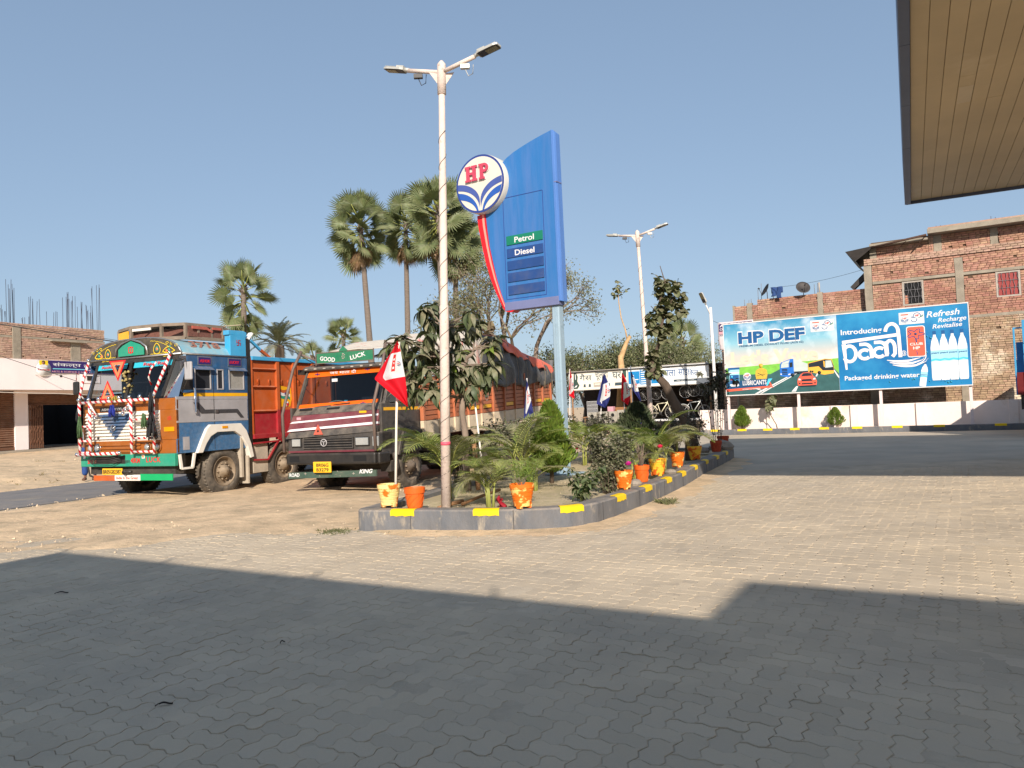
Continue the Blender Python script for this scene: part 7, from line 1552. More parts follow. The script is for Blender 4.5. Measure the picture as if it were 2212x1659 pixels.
def fan_palm(base, zc, label, sc=1, n=34, lean=(0,0), seed=1, skirt=3.0, dead=8, group='tall fan palms behind the lorries'):
    r = random.Random(seed); t = thing('fan_palm', label, 'palm tree', base, 0, group); bz = base[2]
    H_ = zc-bz
    mb = MB(); k = 16; pts = [(lean[0]*(1-((i/k)))*-1*0+lean[0]*(i/k-1), lean[1]*(i/k-1), H_*i/k) for i in range(k+1)]
    rr = [(.24-.09*i/k)*sc**.5*(1+.05*(i % 2)) for i in range(k+1)]
    mb.tube(pts, rr, 12); mb.build('trunk', M_palmt, t)
    mb = MB()
    for i in range(22):
        a = i*2.4; z = H_-.9*sc*r.random(); mb.bar((.1*math.cos(a),.1*math.sin(a),z-.1),(.34*sc*math.cos(a),.34*sc*math.sin(a),z+.2*sc),.07*sc,.03)
    mb.build('leaf_base', M_barkd, t)
    for i in range(n):
        f = i/(n-1); az = i*2.39996+r.uniform(-.25,.25); el = rad(86-158*f**.8+r.uniform(-12,12)); z = H_-skirt*sc*.62*f**1.3
        dd = i >= n-dead
        me = r.choice(FAND if dd else FAN); s = sc*r.uniform(.88,1.1)*(.85 if f < .12 else 1)
        M_ = Matrix.Rotation(az,4,'Z')@Matrix.Rotation(-el,4,'Y')@Matrix.Rotation(r.choice((-1,1))*r.uniform(.35,1.35),4,'X')
        inst('frond', me, t, (0,0,z), M_.to_euler(), s)
    return t
P3 = lambda p, z0=0: (p.x, p.y, z0)
fan_palm(P3(at(786,715,55)), 15.5, 'tall fan palm with drooping leaves, leftmost of the tall clump', 1.12, 52, (-.7,0), 1)
fan_palm(P3(at(884,700,58)), 16.2, 'tall slim fan palm in the middle of the tall clump', 1.08, 48, (.25,0), 2)
fan_palm(P3(at(955,700,52)), 15.5, 'tall thick crowned fan palm whose trunk passes behind the lamp post', 1.15, 56, (-.1,0), 3)
fan_palm(P3(at(990,700,54)), 14.1, 'tall fan palm crowding the sign emblem, rightmost of the clump', 1.1, 50, (.3,0), 5)
fan_palm(P3(at(528,700,45)), 9.4, 'medium fan palm standing above the painted lorry roof', .86, 26, (.1,0), 7, dead=0, group='lower fan palms')
fan_palm(P3(at(742,740,50)), 7.0, 'low fan palm just above the GOOD LUCK board', .62, 26, (0,0), 8, dead=2, group='lower fan palms')
fan_palm(P3(at(676,765,50)), 5.5, 'small yellowish fan palm between the two lorries', .55, 16, (0,0), 9, dead=0, group='lower fan palms')
fan_palm(P3(at(1474,760,52)), 5.9, 'fan palm behind the slanting tree, left of the coaching banner', .8, 24, (0,0), 10, dead=4, group='lower fan palms')
# --- pinnate fronds
def frond_mesh(seed, L=1.2, n=30, lw=.032, ll=.34, arch=.55, m1=None, vee=.45, name='frond', rach=None):
    r = random.Random(seed); mb = MB(); mb.mat(rach or M_pet)
    P = []
    for i in range(13):
        s = i/12; a = rad(0)+arch*1.6*s**1.5; P.append((s, a))
    pts = [Vector((0,0,0))]
    for i in range(12): a = .95-arch*2.1*(i/12)**1.2; pts.append(pts[-1]+Vector((math.cos(a),0,math.sin(a)))*(L/12)*1.0)
    # local x outward, z up; starts steep and arches over
    mb.tube(pts, [.011-.008*i/12 for i in range(13)], 4)
    mb.mat(m1 or L_areca)
    def at_(s):
        q = s*12; i = min(11,int(q)); return pts[i].lerp(pts[i+1], q-i), (pts[i+1]-pts[i]).normalized()
    for i in range(n):
        s = .2+.8*i/(n-1); p, d = at_(s); up = Vector((0,1,0)).cross(d)*-1
        l = ll*math.sin(PI*(.18+.8*(s-.2)/.8))**.7*r.uniform(.85,1.08)
        for sd in (-1,1):
            dr = (Vector((0,sd,0))*math.cos(vee)+up*math.sin(vee)*.9+d*(.55+.5*s)).normalized(); w = d*(lw*.5)
            a = p; m = p+dr*l*.55+Vector((0,0,-.01)); tp = p+dr*l+Vector((r.uniform(-.02,.02),r.uniform(-.02,.02),-.14*l-.03))
            mb.add([a-w*.6,a+w*.6,m+w,m-w,tp],[(0,1,2,3),(3,2,4)])
    return mb.mesh(name)
AR_ = [frond_mesh(i, 1.15, 27, .029, .34, .62+.1*i, vee=.3) for i in range(3)]; ARD = [frond_mesh(10+i, 1.15, 27, .027, .33, .7+.12*i, L_arecad, vee=.25) for i in range(3)]
def areca(loc, label, n, sc, stems=3, seed=1, dusty=.4, parent=None, group='feathery palms in the planting bed', upright=1):
    r = random.Random(seed); t = thing('areca_palm', label, 'palm', loc, 0, group)
    st = [(r.uniform(-.06,.06)*sc, r.uniform(-.06,.06)*sc) for _ in range(stems)]
    mb = MB()
    for x, y in st: mb.tube([(x,y,-.03),(x*1.3,y*1.3,.22*sc),(x*1.9,y*1.9,.5*sc)],[.028*sc**.5,.02*sc**.5,.01],7)
    mb.build('stem', M_pet, t)
    for i in range(n):
        x, y = st[i % stems]; az = i*2.39996+r.uniform(-.4,.4); f = (i % 7)/6; tilt = r.uniform(-.55,.05)+(.35 if f < .3 else 0)
        me = r.choice(ARD if r.random() < dusty else AR_)
        M_ = Matrix.Rotation(az,4,'Z')@Matrix.Rotation((tilt*.75+.12)*upright,4,'Y')
        o = inst('frond', me, t, (x*1.6,y*1.6,(.3+.25*r.random())*sc), M_.to_euler(), sc*r.uniform(.8,1.12))
    return t
BZ = .2
areca((-1.0,11.55,BZ), 'large feathery palm spreading from behind the front lamp post', 15, 1.05, 3, 3, .35)
areca((-.35,10.3,BZ), 'short bright green feathery palm beside the front kerb', 16, .66, 4, 4, .4)
areca((.06,13.0,BZ), 'tall dusty feathery palm in the middle of the planting bed', 17, 1.0, 4, 5, .6)
areca((.3,12.2,BZ), 'low dusty feathery palm behind the chipped orange pot', 12, .6, 3, 6, .5)
areca((1.53,17.0,BZ), 'yellow green feathery palm just right of the sign post', 14, 1.1, 2, 7, .1)
areca((2.62,13.9,BZ), 'drooping feathery palm behind the row of pots', 18, .95, 4, 8, .4)
areca((2.0,13.2,BZ), 'greyish small feathery palm between the rose bush and the pots', 9, .6, 2, 11, .9)
# date palm
DT = [frond_mesh(40+i, 1.6, 34, .035, .32, .5+.14*i, L_date, .35, rach=L_date) for i in range(3)]
dp = thing('date_palm', 'feathery date palm between the two lorries, below the sky', 'palm tree', P3(at(605,800,42)), 0)
mb = MB(); mb.tube([(0,0,0),(0,0,2.2),(0,0,5.5)],[.3,.24,.26],10); mb.build('trunk', M_barkd, dp)
r = random.Random(6)
for i in range(44):
    el = rad(40-95*(i/43)+r.uniform(-8,8)); M_ = Matrix.Rotation(i*2.4,4,'Z')@Matrix.Rotation(-el,4,'Y'); inst('frond', r.choice(DT), dp, (0,0,5.5), M_.to_euler(), r.uniform(.95,1.2))
# --- single broad leaves
def leaf_mesh(m_, L=.24, wd=.07, droop=.3, fold=.25, name='leaf', blunt=0):
    mb = MB(); n = 6; vs = []; prof = [.06,.62,.95,1,.8,.45,.02] if not blunt else [.1,.7,1,1.05,.98,.75,.1]
    for i in range(n+1):
        s = i/n; x = L*s*math.cos(droop*s); z = -L*s*math.sin(droop*s)*s; w = wd/2*prof[i]
        vs += [(x,-w,z+w*fold),(x,0,z),(x,w,z+w*fold)]
    mb.add(vs, [(3*i+a,3*i+3+a,3*i+4+a,3*i+1+a) for i in range(n) for a in (0,1)], True); return mb.mesh(name, m_)
MANGO = [leaf_mesh(L_mango,.25,.075,.35), leaf_mesh(L_mango,.28,.07,.6), leaf_mesh(L_mangod,.26,.08,.5)]; MANGOY = [leaf_mesh(L_mangoy,.2,.06,.4)]; MANGOX = [leaf_mesh(L_dry,.22,.06,1.1,.5)]; ROUND = [leaf_mesh(L_round,.19,.13,.3,.2,'leaf',1), leaf_mesh(L_round,.16,.12,.5,.3,'leaf',1)]; PEPP = [leaf_mesh(L_leafy,.13,.06,.45)]
def bake(items, nme, parent):
    """many leaves joined into one part"""
    mb = MB()
    for me, M_ in items:
        mb.M = M_
        for m_ in me.materials: mb.mat(m_)
        mb.add([v.co.copy() for v in me.vertices], [tuple(p.vertices) for p in me.polygons], True)
    return tag(mb.build(nme, None, parent, fixn=False), kind='stuff')
def whorl(r, c, n, el0, el1, sc, meshes):
    o = []
    for i in range(n):
        az = i*2.39996+r.uniform(-.4,.4); el = rad(r.uniform(el0, el1))
        M_ = Matrix.Translation(c+Vector((r.uniform(-.03,.03),r.uniform(-.03,.03),r.uniform(-.06,.02))))@Matrix.Rotation(az,4,'Z')@Matrix.Rotation(-el,4,'Y')@Matrix.Rotation(r.uniform(-.6,.6),4,'X')@Matrix.Scale(sc*r.uniform(.75,1.15),4)
        o.append((r.choice(meshes), M_))
    return o
def emit_leaves(t, items, want=300):
    items.sort(key=lambda q: q[1].translation.y)
    for me, M_ in items[:want]:
        o = inst('leaf', me, t, (0,0,0)); o.matrix_local = M_
    if len(items) > want: bake(items[want:], 'foliage', t)
def limb(mb, a, b, r0, r1, r, k=6, wob=.03):
    a, b = Vector(a), Vector(b); mb.tube([a.lerp(b,i/k)+Vector((r.uniform(-wob,wob),r.uniform(-wob,wob),0))*(0 < i < k) for i in range(k+1)], [r0+(r1-r0)*i/k for i in range(k+1)], 7)
r = random.Random(21)
mt = thing('mango_tree', 'young mango tree with big dusty drooping leaves in front of the brown lorry body', 'tree', (-.79,12.6,BZ), 0)
cl = [(440,180),(560,110),(480,300),(620,330),(150,520),(70,620),(230,600),(250,700),(130,780),(330,960),(480,930),(280,1080),(520,1090),(560,1210),(760,420),(800,560),(980,260),(1040,380),(930,420),(1000,330),(700,700),(850,720),(900,950),(1000,930),(1080,900),(1000,1010),(830,1040),(1120,1060),(880,1220),(960,1160),(760,900),(1180,620),(1220,560),(1180,690),(1210,880),(230,1190),(420,620),(520,520),(560,700),(360,780),(640,830),(460,760),(720,1000),(660,1130),(400,1180)]
mb = MB(); limb(mb,(0,0,-.05),(-.02,0,1.55),.06,.05,r); limb(mb,(-.02,0,1.55),(.0,0,2.1),.05,.04,r); items = []
forks = [Vector((-.02,0,1.5)),Vector((0,0,1.75)),Vector((0,0,2.05)),Vector((-.3,.05,2.2)),Vector((.18,0,2.3)),Vector((-.25,.0,2.7))]
limb(mb,forks[1],forks[3],.035,.028,r); limb(mb,forks[2],forks[4],.035,.028,r); limb(mb,forks[3],forks[5],.028,.02,r)
for px, py in cl:
    c = Vector((.02+(px-880)*.00148, r.uniform(-.3,.42), 1.49+(1330-py)*.001337-.02*(px-880)*.001337))
    f = min(forks, key=lambda q: (q-c).length+(.5 if q.z > c.z+.1 else 0)); limb(mb, f, c, .016, .007, r, 4)
    items += whorl(r, c, 19, -80, 25, 1.18, MANGO*3+(MANGOY if r.random() < .35 else []))
items += whorl(r, Vector((.48,-.1,2.75)), 18, -88, -60, 1.05, MANGOX)
mb.build('trunk', M_bark, mt); emit_leaves(mt, items)
r = random.Random(22)
B0 = (3.95,17.3,BZ)
stt = thing('slanting_tree', 'tree with a thick slanting trunk and tall narrow leafy top by the pots', 'tree', B0, 0)
mb = MB(); tp = [(0,0,-.05),(.02,0,.54),(-.02,0,.73),(-.16,0,1.02),(-.35,0,1.35),(-.5,0,1.7),(-.72,0,1.96),(-.81,0,2.08)]
mb.tube(tp, [.15,.14,.135,.115,.105,.095,.08,.07], 12); mb.tube([(-.72,0,1.96),(-.76,.05,2.3),(-.62,0,2.6),(-.57,0,2.95),(-.48,0,3.2)],[.06,.05,.04,.035,.03],9); mb.tube([(-.57,0,2.95),(-.66,.02,3.05)],[.03,.02],6)
mb.tube([(-.48,0,3.2),(-.55,0,3.6),(-.4,0,4.0),(-.5,0,4.4)],[.028,.022,.016,.008],7); mb.tube([(-.5,0,3.3),(-.2,0,3.7),(-.1,0,4.1)],[.02,.014,.008],6); mb.tube([(-.5,0,3.2),(-.75,0,3.5)],[.016,.008],6)
mb.build('trunk', M_barkd, stt)
cl = [(660,620),(650,700),(720,660),(700,760),(640,780),(750,750),(830,690),(815,760),(880,820),(860,900),(780,850),(720,840),(680,900),(640,930),(760,930),(850,960),(870,1010),(700,1000),(760,1050),(620,1030),(560,1000),(540,1080),(580,1140),(620,1160),(560,1180),(720,1120),(700,1190),(640,1230),(660,1265),(540,1420),(560,1470),(530,1520),(590,1540),(560,1600),(520,1590),(600,1600)]
items = []
for px, py in cl:
    c = Vector((-.48+(px-680)*.002176, r.uniform(-.18,.2), 3.2+(1060-py)*.002176)); items += whorl(r, c, 17, -50, 50, 1.0, ROUND)
emit_leaves(stt, items)
# --- recursive trees
def branch_tree(t, H_, R_, n0, depth, seed, leafm, lsize, per, barkm, up=.35, trunk=.16, spread=.75, wig=.12, first=None, squash=1, crown='crown'):
    r = random.Random(seed); wood = MB(); pts = []
    def grow(p, d, L, rad_, k):
        q = p; seg = 3; P_ = [p]
        for i in range(seg):
            d = (d+Vector((r.gauss(0,wig),r.gauss(0,wig),r.gauss(0,wig)+up*.12))).normalized(); q = q+d*(L/seg); P_.append(q)
        wood.tube(P_, [rad_*(1-.35*i/seg) for i in range(seg+1)], 7 if k > 2 else 5 if k > 0 else 3, cap=False)
        if k <= 1: pts.extend([(P_[1],k),(P_[2],k),(P_[3],k)])
        if k == 0: return
        for i in range(r.choice((2,3)) if k < depth else n0):
            a = r.uniform(0,2*PI); s = spread*r.uniform(.6,1.25); x = d.orthogonal().normalized(); y = d.cross(x)
            nd = (d*math.cos(s)+(x*math.cos(a)+y*math.sin(a))*math.sin(s)); nd.z *= squash; nd = nd.normalized(); grow(q if i else q, nd, L*r.uniform(.66,.88), rad_*.62, k-1)
    grow(Vector((0,0,-.1)), Vector((0,0,1)), H_, trunk, depth)
    wood.build('trunk', barkm, t)
    V_ = []; F_ = []; rng = np.random.default_rng(seed); o = 0
    for p, k in pts:
        for _ in range(per if k == 0 else max(1,per//3)):
            c = np.array(p)+rng.normal(0, R_, 3); a = rng.normal(size=3); a /= np.linalg.norm(a); b = np.cross(a, rng.normal(size=3)); b /= np.linalg.norm(b); s = lsize*rng.uniform(.6,1.25)
            V_ += [c-a*s*.5, c+b*s*.28, c+a*s*.5, c-b*s*.28]; F_.append((o,o+1,o+2,o+3)); o += 4
    me = bpy.data.meshes.new(crown); me.from_pydata([tuple(v) for v in V_], [], F_); me.materials.append(leafm); me.update(); put(crown, me, t)
p = at(1190,860,50)
bt = thing('sparse_tree', 'large half bare spreading tree behind the sign post', 'tree', (p.x,p.y,0), 0)
branch_tree(bt, 3.3, .3, 5, 6, 5, L_tree, .15, 9, M_bark, up=.25, trunk=.34, spread=.62, squash=.9)  # distance haze is mixed into this leaf colour as extra dust
for i, (px, py, Y, H_, sd, lab) in enumerate(((1255,800,48,1.5,31,'olive green bushy tree behind the left end of the shop sign'),(1300,800,50,1.7,32,'tangled bushy tree behind the stove sign'),(1375,790,49,1.7,33,'bushy tree behind the second lamp post'),(1430,790,51,1.6,34,'tangled bush behind the blue sign panel'),(1500,780,50,1.8,35,'drooping olive tree below the fan palm near the coaching banner'),(1545,700,58,2.0,36,'small tree top above the coaching banner'),(1225,830,55,1.7,37,'dusty tree far behind the sign post'),(1460,770,47,1.5,38,'dense shrubby growth behind the bicycle sign'),(640,800,60,1.5,39,'distant bush between the two lorries'),(1005,800,60,2.2,40,'distant bushy tree behind the covered load'))):
    p = at(px, py, Y); t = thing('bushy_tree', lab, 'tree', (p.x,p.y,0), 0, 'bushy trees behind the shop'); branch_tree(t, H_, .36, 4, 5, sd, L_olive, .14, 17, M_bark, up=.3, trunk=.14, spread=.7)
# pruned stump with a thin leafy shoot
p = at(1331,830,43.5); z0 = 0
pt_ = thing('pruned_tree', 'pale lopped tree trunk with one thin leafy shoot behind the shop sign', 'tree', (p.x,p.y,0), 0)
q = lambda x, y: at(2380*.5422+x/2.5923*.5422, 860*.5422+y/2.5923*.5422, 43.5)-Vector((p.x,p.y,0))
mb = MB(); mb.tube([Vector((0,0,-.1)),q(250,1600),q(240,1470),q(270,1390),q(310,1290),q(340,1240)],[.2,.19,.17,.14,.11,.08],9); mb.tube([q(240,1470),q(225,1440)],[.12,.1],7); mb.tube([q(310,1290),q(290,1180),q(245,1050),q(222,900),q(214,790),q(214,700)],[.05,.04,.035,.03,.02,.01],6); mb.build('trunk', M_barkt, pt_)
r = random.Random(9); items = []
for x, y in ((214,680),(212,720),(190,740),(240,740),(170,790),(250,780),(215,780),(230,820),(190,830),(300,770)): items += whorl(r, q(x,y), 5, -40, 50, 1.4, ROUND)
bake(items, 'foliage', pt_)
# --- thuja, roses and small bed plants
def thuja(loc, h, w_, label, m_, seed, n=5200, group='pointed thuja bushes'):
    t = thing('thuja_bush', label, 'shrub', loc, 0, group); rng = np.random.default_rng(seed); V_, F_ = [], []; o = 0
    for i in range(n):
        f = rng.random()**.8; z = h*(.12+.86*f); rr_ = w_/2*(min(1,(f+.02)/.22)**.6)*(1-f)**.62*1.25; a = rng.uniform(0,2*PI)
        lump = 1+.22*math.sin(a*3+f*9)+.14*math.sin(a*7-f*14); q = rr_*lump*(.55+.45*rng.random()**.5)
        c = np.array([q*math.cos(a), q*math.sin(a), z]); d = np.array([math.cos(a)*.5+rng.normal(0,.25), math.sin(a)*.5+rng.normal(0,.25), 1.0]); d /= np.linalg.norm(d); s = np.cross(d, rng.normal(size=3)); s /= np.linalg.norm(s); L_ = h*.085*rng.uniform(.6,1.3); wd = L_*.16
        V_ += [c, c+d*L_*.5+s*wd, c+d*L_, c+d*L_*.5-s*wd]; F_.append((o,o+1,o+2,o+3)); o += 4
    me = bpy.data.meshes.new('foliage'); me.from_pydata([tuple(v) for v in V_], [], F_); me.materials.append(m_); me.update(); put('foliage', me, t)
    mb = MB(); mb.tube([(0,0,-.02),(.01,0,h*.3),(0,0,h*.8)],[.03*h,.022*h,.008*h],7)
    for i in range(14): a = i*2.4; mb.tube([(0,0,h*(.12+.04*i)),(w_*.3*math.cos(a)*(1-i/16),w_*.3*math.sin(a)*(1-i/16),h*(.22+.045*i))],[.008*h,.003*h],4)
    mb.build('stem', M_barkd, t); return t
thuja((.62,13.35,BZ), 1.36, .6, 'bright green pointed thuja in front of the sign post', L_thuja, 1, 7000)
thuja((3.1,19.4,BZ), 1.3, 1.15, 'dark shaded thuja in the rear of the planting bed', L_thuja_shade, 2, 5200)  # the shade it stands in is painted into these darker leaves
thuja(fa(.55,.2,.2), 1.0, .6, 'small round-topped thuja against the white wall, left of the leaning sapling', L_thuja, 3, 5200, 'small thujas along the white wall'); thuja(fa(4.35,.18,.2), .82, .6, 'small thuja against the middle of the white wall', L_thuja, 4, 4400, 'small thujas along the white wall')
def bush(loc, h, w_, label, m_, seed, n=1400, ls=.05, stems=9, flowers=(), nme='rose_bush', cat='bush', group=None, shape=1, stemm=None):
    t = thing(nme, label, cat, loc, 0, group); r = random.Random(seed); mb = MB(); tips = []
    for i in range(stems):
        a = i*2.4+r.uniform(-.3,.3); s = w_/2*r.uniform(.3,1); e = Vector((s*math.cos(a), s*math.sin(a), h*r.uniform(.6,1))); b = Vector((.05*math.cos(a),.05*math.sin(a),-.02)); m_d = b.lerp(e,.5)+Vector((0,0,h*.12)); mb.tube([b,m_d,e],[.009,.007,.003],5); tips += [(b,m_d),(m_d,e)]
        for k in range(3):
            p = m_d.lerp(e, r.random()); e2 = p+Vector((r.gauss(0,.13)*w_,r.gauss(0,.13)*w_,r.uniform(.0,.16)*h)); mb.tube([p,e2],[.004,.002],4); tips.append((p,e2))
    mb.build('stem', stemm or M_barkd, t)
    rng = np.random.default_rng(seed); V_, F_ = [], []; o = 0
    for i in range(n):
        a, b = tips[int(rng.integers(len(tips)))]; f = rng.random()
        c = np.array(a.lerp(b, f))+rng.normal(0,.045*w_+.015,3)
        if c[2] < .04: c[2] = .04+rng.random()*.1
        d = rng.normal(size=3); d[2] *= .5; d /= np.linalg.norm(d); s = np.cross(d,[rng.normal(0,.5),rng.normal(0,.5),1]); s /= np.linalg.norm(s); L_ = ls*rng.uniform(.6,1.3); wd = L_*.3; dn = np.array([0,0,-.25*L_])
        V_ += [c, c+d*L_*.5+s*wd, c+d*L_+dn, c+d*L_*.5-s*wd, c+d*L_*.5+np.array([0,0,-wd*.3])]; F_ += [(o,o+1,o+4),(o+1,o+2,o+4),(o+2,o+3,o+4),(o+3,o,o+4)]; o += 5
    me = bpy.data.meshes.new('foliage'); me.from_pydata([tuple(v) for v in V_], [], F_); me.materials.append(m_); me.update(); put('foliage', me, t)
    for (fx, fy, fz, fm, fs) in flowers:
        mb = MB(); mb.mat(fm)
        for k in range(14):
            a = k*2.4; q = fs*.35*(k/14)**.5; mb.M = Matrix.Translation((fx+q*math.cos(a),fy+q*math.sin(a),fz-.25*q))@Matrix.Rotation(a,4,'Z')@Matrix.Rotation(-1.2+.9*(k/14),4,'Y'); mb.add([(0,-fs*.2,0),(fs*.5,-fs*.25,.01),(fs*.62,0,.02),(fs*.5,fs*.25,.01),(0,fs*.2,0)],[(0,1,2,3,4)])
        mb.M = None; mb.mat(M_stem); mb.tube([(fx,fy,fz),(fx*.8,fy*.8,max(.1,fz-.3))],.004,4); mb.build('flower', None, t, fixn=False)
    return t
M_fred = mat('crimson_petal', S(206,28,72), .6, var=.1); M_fmag = mat('magenta_petal', S(196,30,140), .6, var=.1)
bush((1.5,12.3,BZ), .85, .95, 'large dusty rose bush behind the front right kerb with magenta and crimson blooms', L_rose, 3, 2600, .062, 12, ((.75,-.35,.62,M_fred,.07),(.15,-.98,.42,M_fmag,.085)))
bush((1.35,11.4,BZ), .5, .5, 'low dusty rose bush beside the first pot of the right row', L_rose, 4, 1000, .055, 8)
bush((1.75,17.6,BZ), 1.15, .85, 'dark shaded rose bush right of the yellow green palm', L_rosed, 5, 1900, .07, 10, ((-.35,-.3,.35,M_fred,.07),))  # this bush's shade is put into the darker leaf colour
bush((-.3,14.3,BZ), 1.05, .85, 'grey green leafy bush below the cream lorry panels', L_rose, 6, 1900, .06, 10)
bush((.15,14.9,BZ), 1.1, .7, 'dusty bush between the tall palm and the bright thuja', L_rose, 7, 1300, .06, 9)
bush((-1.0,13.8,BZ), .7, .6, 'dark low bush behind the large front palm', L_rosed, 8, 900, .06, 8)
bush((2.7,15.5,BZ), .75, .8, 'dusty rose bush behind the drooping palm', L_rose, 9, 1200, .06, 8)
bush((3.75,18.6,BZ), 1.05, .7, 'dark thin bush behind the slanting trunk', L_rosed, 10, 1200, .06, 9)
bush((5.0,18.95,.25), 2.0, .75, 'dark leafed leaning shrub in front of the white lamp post', L_rosed, 12, 500, .06, 5, nme='leaning_shrub')
r = random.Random(13); items = []; dk = [leaf_mesh(L_rosed,.17,.07,.4)]
lsr = bpy.data.objects['leaning_shrub']
for i in range(16): items += whorl(r, Vector((r.gauss(.0,.2),r.gauss(0,.12),1.68+r.gauss(0,.16))), 9, -60, 50, 1, dk)
emit_leaves(lsr, items, 140)
lp = thing('leafy_plant', 'small fresh green leafy plant just inside the front right kerb', 'plant', (.88,10.5,BZ), 0)
mb = MB(); items = []; r = random.Random(14)
for i in range(9):
    e = Vector((r.gauss(0,.1),r.gauss(0,.09),r.uniform(.25,.5))); mb.tube([(0,0,-.02),e*.5+Vector((0,0,.05)),e],[.006,.005,.003],4)
    for k in range(3): items += whorl(r, e*(.45+.27*k), 7, -40, 35, .9, PEPP)
mb.build('stem', M_stem, lp); emit_leaves(lp, items, 190)
p = Vector(fa(2.05,.12,.15))
sp = thing('leaning_sapling', 'thin leaning sapling with a tuft of big leaves against the white wall', 'plant', (p.x,p.y,.15), 0)
mb = MB(); mb.tube([(0,0,0),(-.05,0,.25),(-.32,.0,.75),(-.3,0,1.15),(-.2,0,1.45)],[.025,.02,.016,.014,.01],6); mb.build('stem', M_barkd, sp); r = random.Random(15); items = []
for x, z in ((-.3,1.1),(-.22,1.3),(-.1,1.4),(-.3,.95),(-.2,1.48)): items += whorl(r, Vector((x,0,z)), 9, -70, 10, 1.5, ROUND)
emit_leaves(sp, items, 60)
bush((p.x-2.9,p.y+1.6,.12), .6, .4, 'dry weedy shrub at the left end of the white wall', L_dry, 16, 500, .05, 8, nme='dry_shrub')
# ------------------------------------------------------------ pots on the kerb
M_potA = mat('chipped_orange_pot', S(226,112,22), .6, var=.08, scale=6, col2=S(240,206,120), c2=.56, c2s=9, soft=.03, bump=.3); M_potY = mat('chipped_yellow_pot', S(236,186,54), .6, var=.1, scale=6, col2=S(214,96,20), c2=.52, c2s=9, soft=.03, bump=.3); M_potC = mat('cream_flaked_pot', S(236,214,140), .65, var=.1, scale=6, col2=S(228,112,24), c2=.54, c2s=7, soft=.03, bump=.3); M_potB = mat('plain_orange_pot', S(222,98,30), .5, var=.1, scale=4); M_potR = mat('dull_red_pot', S(178,66,34), .6, var=.15, scale=4, col2=S(206,96,60), c2=.62); M_potsoil = mat('pot_soil', S(120,98,74), .95, var=.25, scale=14, bump=1)
def pot(loc, d, h, kind, m_, label, rz=0):
    t = thing('flower_pot', label, 'flower pot', loc, rz, 'painted flower pots along the kerb'); mb = MB(); R_ = d/2; b = R_*.68; z0 = .025 if kind == 'A' else 0
    if kind == 'A':
        prof = [(b,z0)]
        for k in range(4):
            a0 = z0+.03+(h-.11)*k/4; a1 = z0+.03+(h-.11)*(k+1)/4; q0 = b+(R_*.93-b)*k/4; q1 = b+(R_*.93-b)*(k+1)/4
            prof += [(q0+.004,a0),(q1+.004,a1-.012),(q1-.003,a1-.006)]
        prof += [(R_*.95,h-.06),(R_,h-.05),(R_*1.01,h),(R_*.93,h),(R_*.9,h-.05)]
    else: prof = [(b,0),(b+.004,.01),(R_*.88,h-.075),(R_*.97,h-.07),(R_,h-.0),(R_*.92,h),(R_*.88,h-.04)]
    mb.lathe(prof, 30, smooth=False); mb.build('body', m_, t)
    if kind == 'A':
        mb = MB()
        for k in range(3): a = k*2*PI/3+.4; mb.M = Matrix.Rotation(a,4,'Z'); mb.poly([(b-.055,0),(b-.0,0),(b+.012,.06),(b-.05,.05)],.06,'xz',at=-.03)
        mb.build('foot', m_, t)
    else:
        mb = MB()
        for k in range(8):
            a0 = k*2*PI/8; mb.tube([((b+(R_*.88-b)*s+.003)*math.cos(a0+s*1.5),(b+(R_*.88-b)*s+.003)*math.sin(a0+s*1.5),.01+(h-.09)*s) for s in [i/8 for i in range(9)]],.004,4)
        mb.build('swirl_rib', m_, t)
    MB().lathe([(.001,0),(R_*.88,0),(R_*.88,-.01),(.001,-.01)],20,(0,0,h-.05)).build('soil', M_potsoil, t); return t
KZ = .272
PT = [((-1.70,10.32),.31,.30,'A',M_potC,'cream flaked pot holding the big red and white flag, at the kerb corner'),((-1.33,10.1),.28,.26,'B',M_potB,'plain orange swirl pot between the flag pot and the lamp post'),((.07,9.62),.31,.30,'A',M_potA,'chipped orange and white pot alone on the front kerb'),
 ((1.58,11.3),.27,.27,'A',M_potA,'orange pot nearest the camera in the right-hand row, by the magenta rose'),((2.0,12.25),.25,.26,'B',M_potB,'plain orange swirl pot, second in the right-hand row'),((2.42,13.15),.30,.29,'A',M_potY,'yellow and orange pot holding a fan of palm leaves, third in the right-hand row'),((3.1,14.75),.28,.29,'A',M_potA,'bright orange and yellow pot just before the slanting trunk'),((3.83,16.45),.31,.29,'A',M_potY,'yellow and red flaked pot beside the slanting trunk'),((4.88,18.7),.29,.27,'B',M_potR,'dull red swirl pot beside the grey rocks'),((5.5,20.35),.32,.30,'B',M_potR,'farthest red pot at the end of the kerb')]
for (xy, d, h, kd, m_, lab) in PT: pot((*xy,KZ), d, h, kd, m_, lab, RND.uniform(0,6))
def twigs(loc, h, n, label, seed=1):
    t = thing('dry_plant', label, 'plant', loc, 0, 'dried plants in pots'); r = random.Random(seed); mb = MB()
    for i in range(n):
        a = i*2.4; e = Vector((r.uniform(.03,.12)*math.cos(a),r.uniform(.03,.12)*math.sin(a),h*r.uniform(.5,1))); mb.tube([(.01*math.cos(a),.01*math.sin(a),-.03),e*.5,e],[.006,.005,.003],4)
        for k in range(4): p = e*r.uniform(.4,1); mb.tube([p,p+Vector((r.gauss(0,.03),r.gauss(0,.03),.06))],[.003,.002],3)
    mb.build('twigs', M_bark, t)
twigs((2.0,12.25,KZ+.22), .42, 14, 'dry leafless twigs in the second swirl pot', 1); twigs((3.1,14.75,KZ+.24), .62, 18, 'tall dry twigs in the bright pot before the slanting trunk', 2); twigs((.07,9.62,KZ+.25), .12, 8, 'short dry stubble in the chipped front pot', 3)
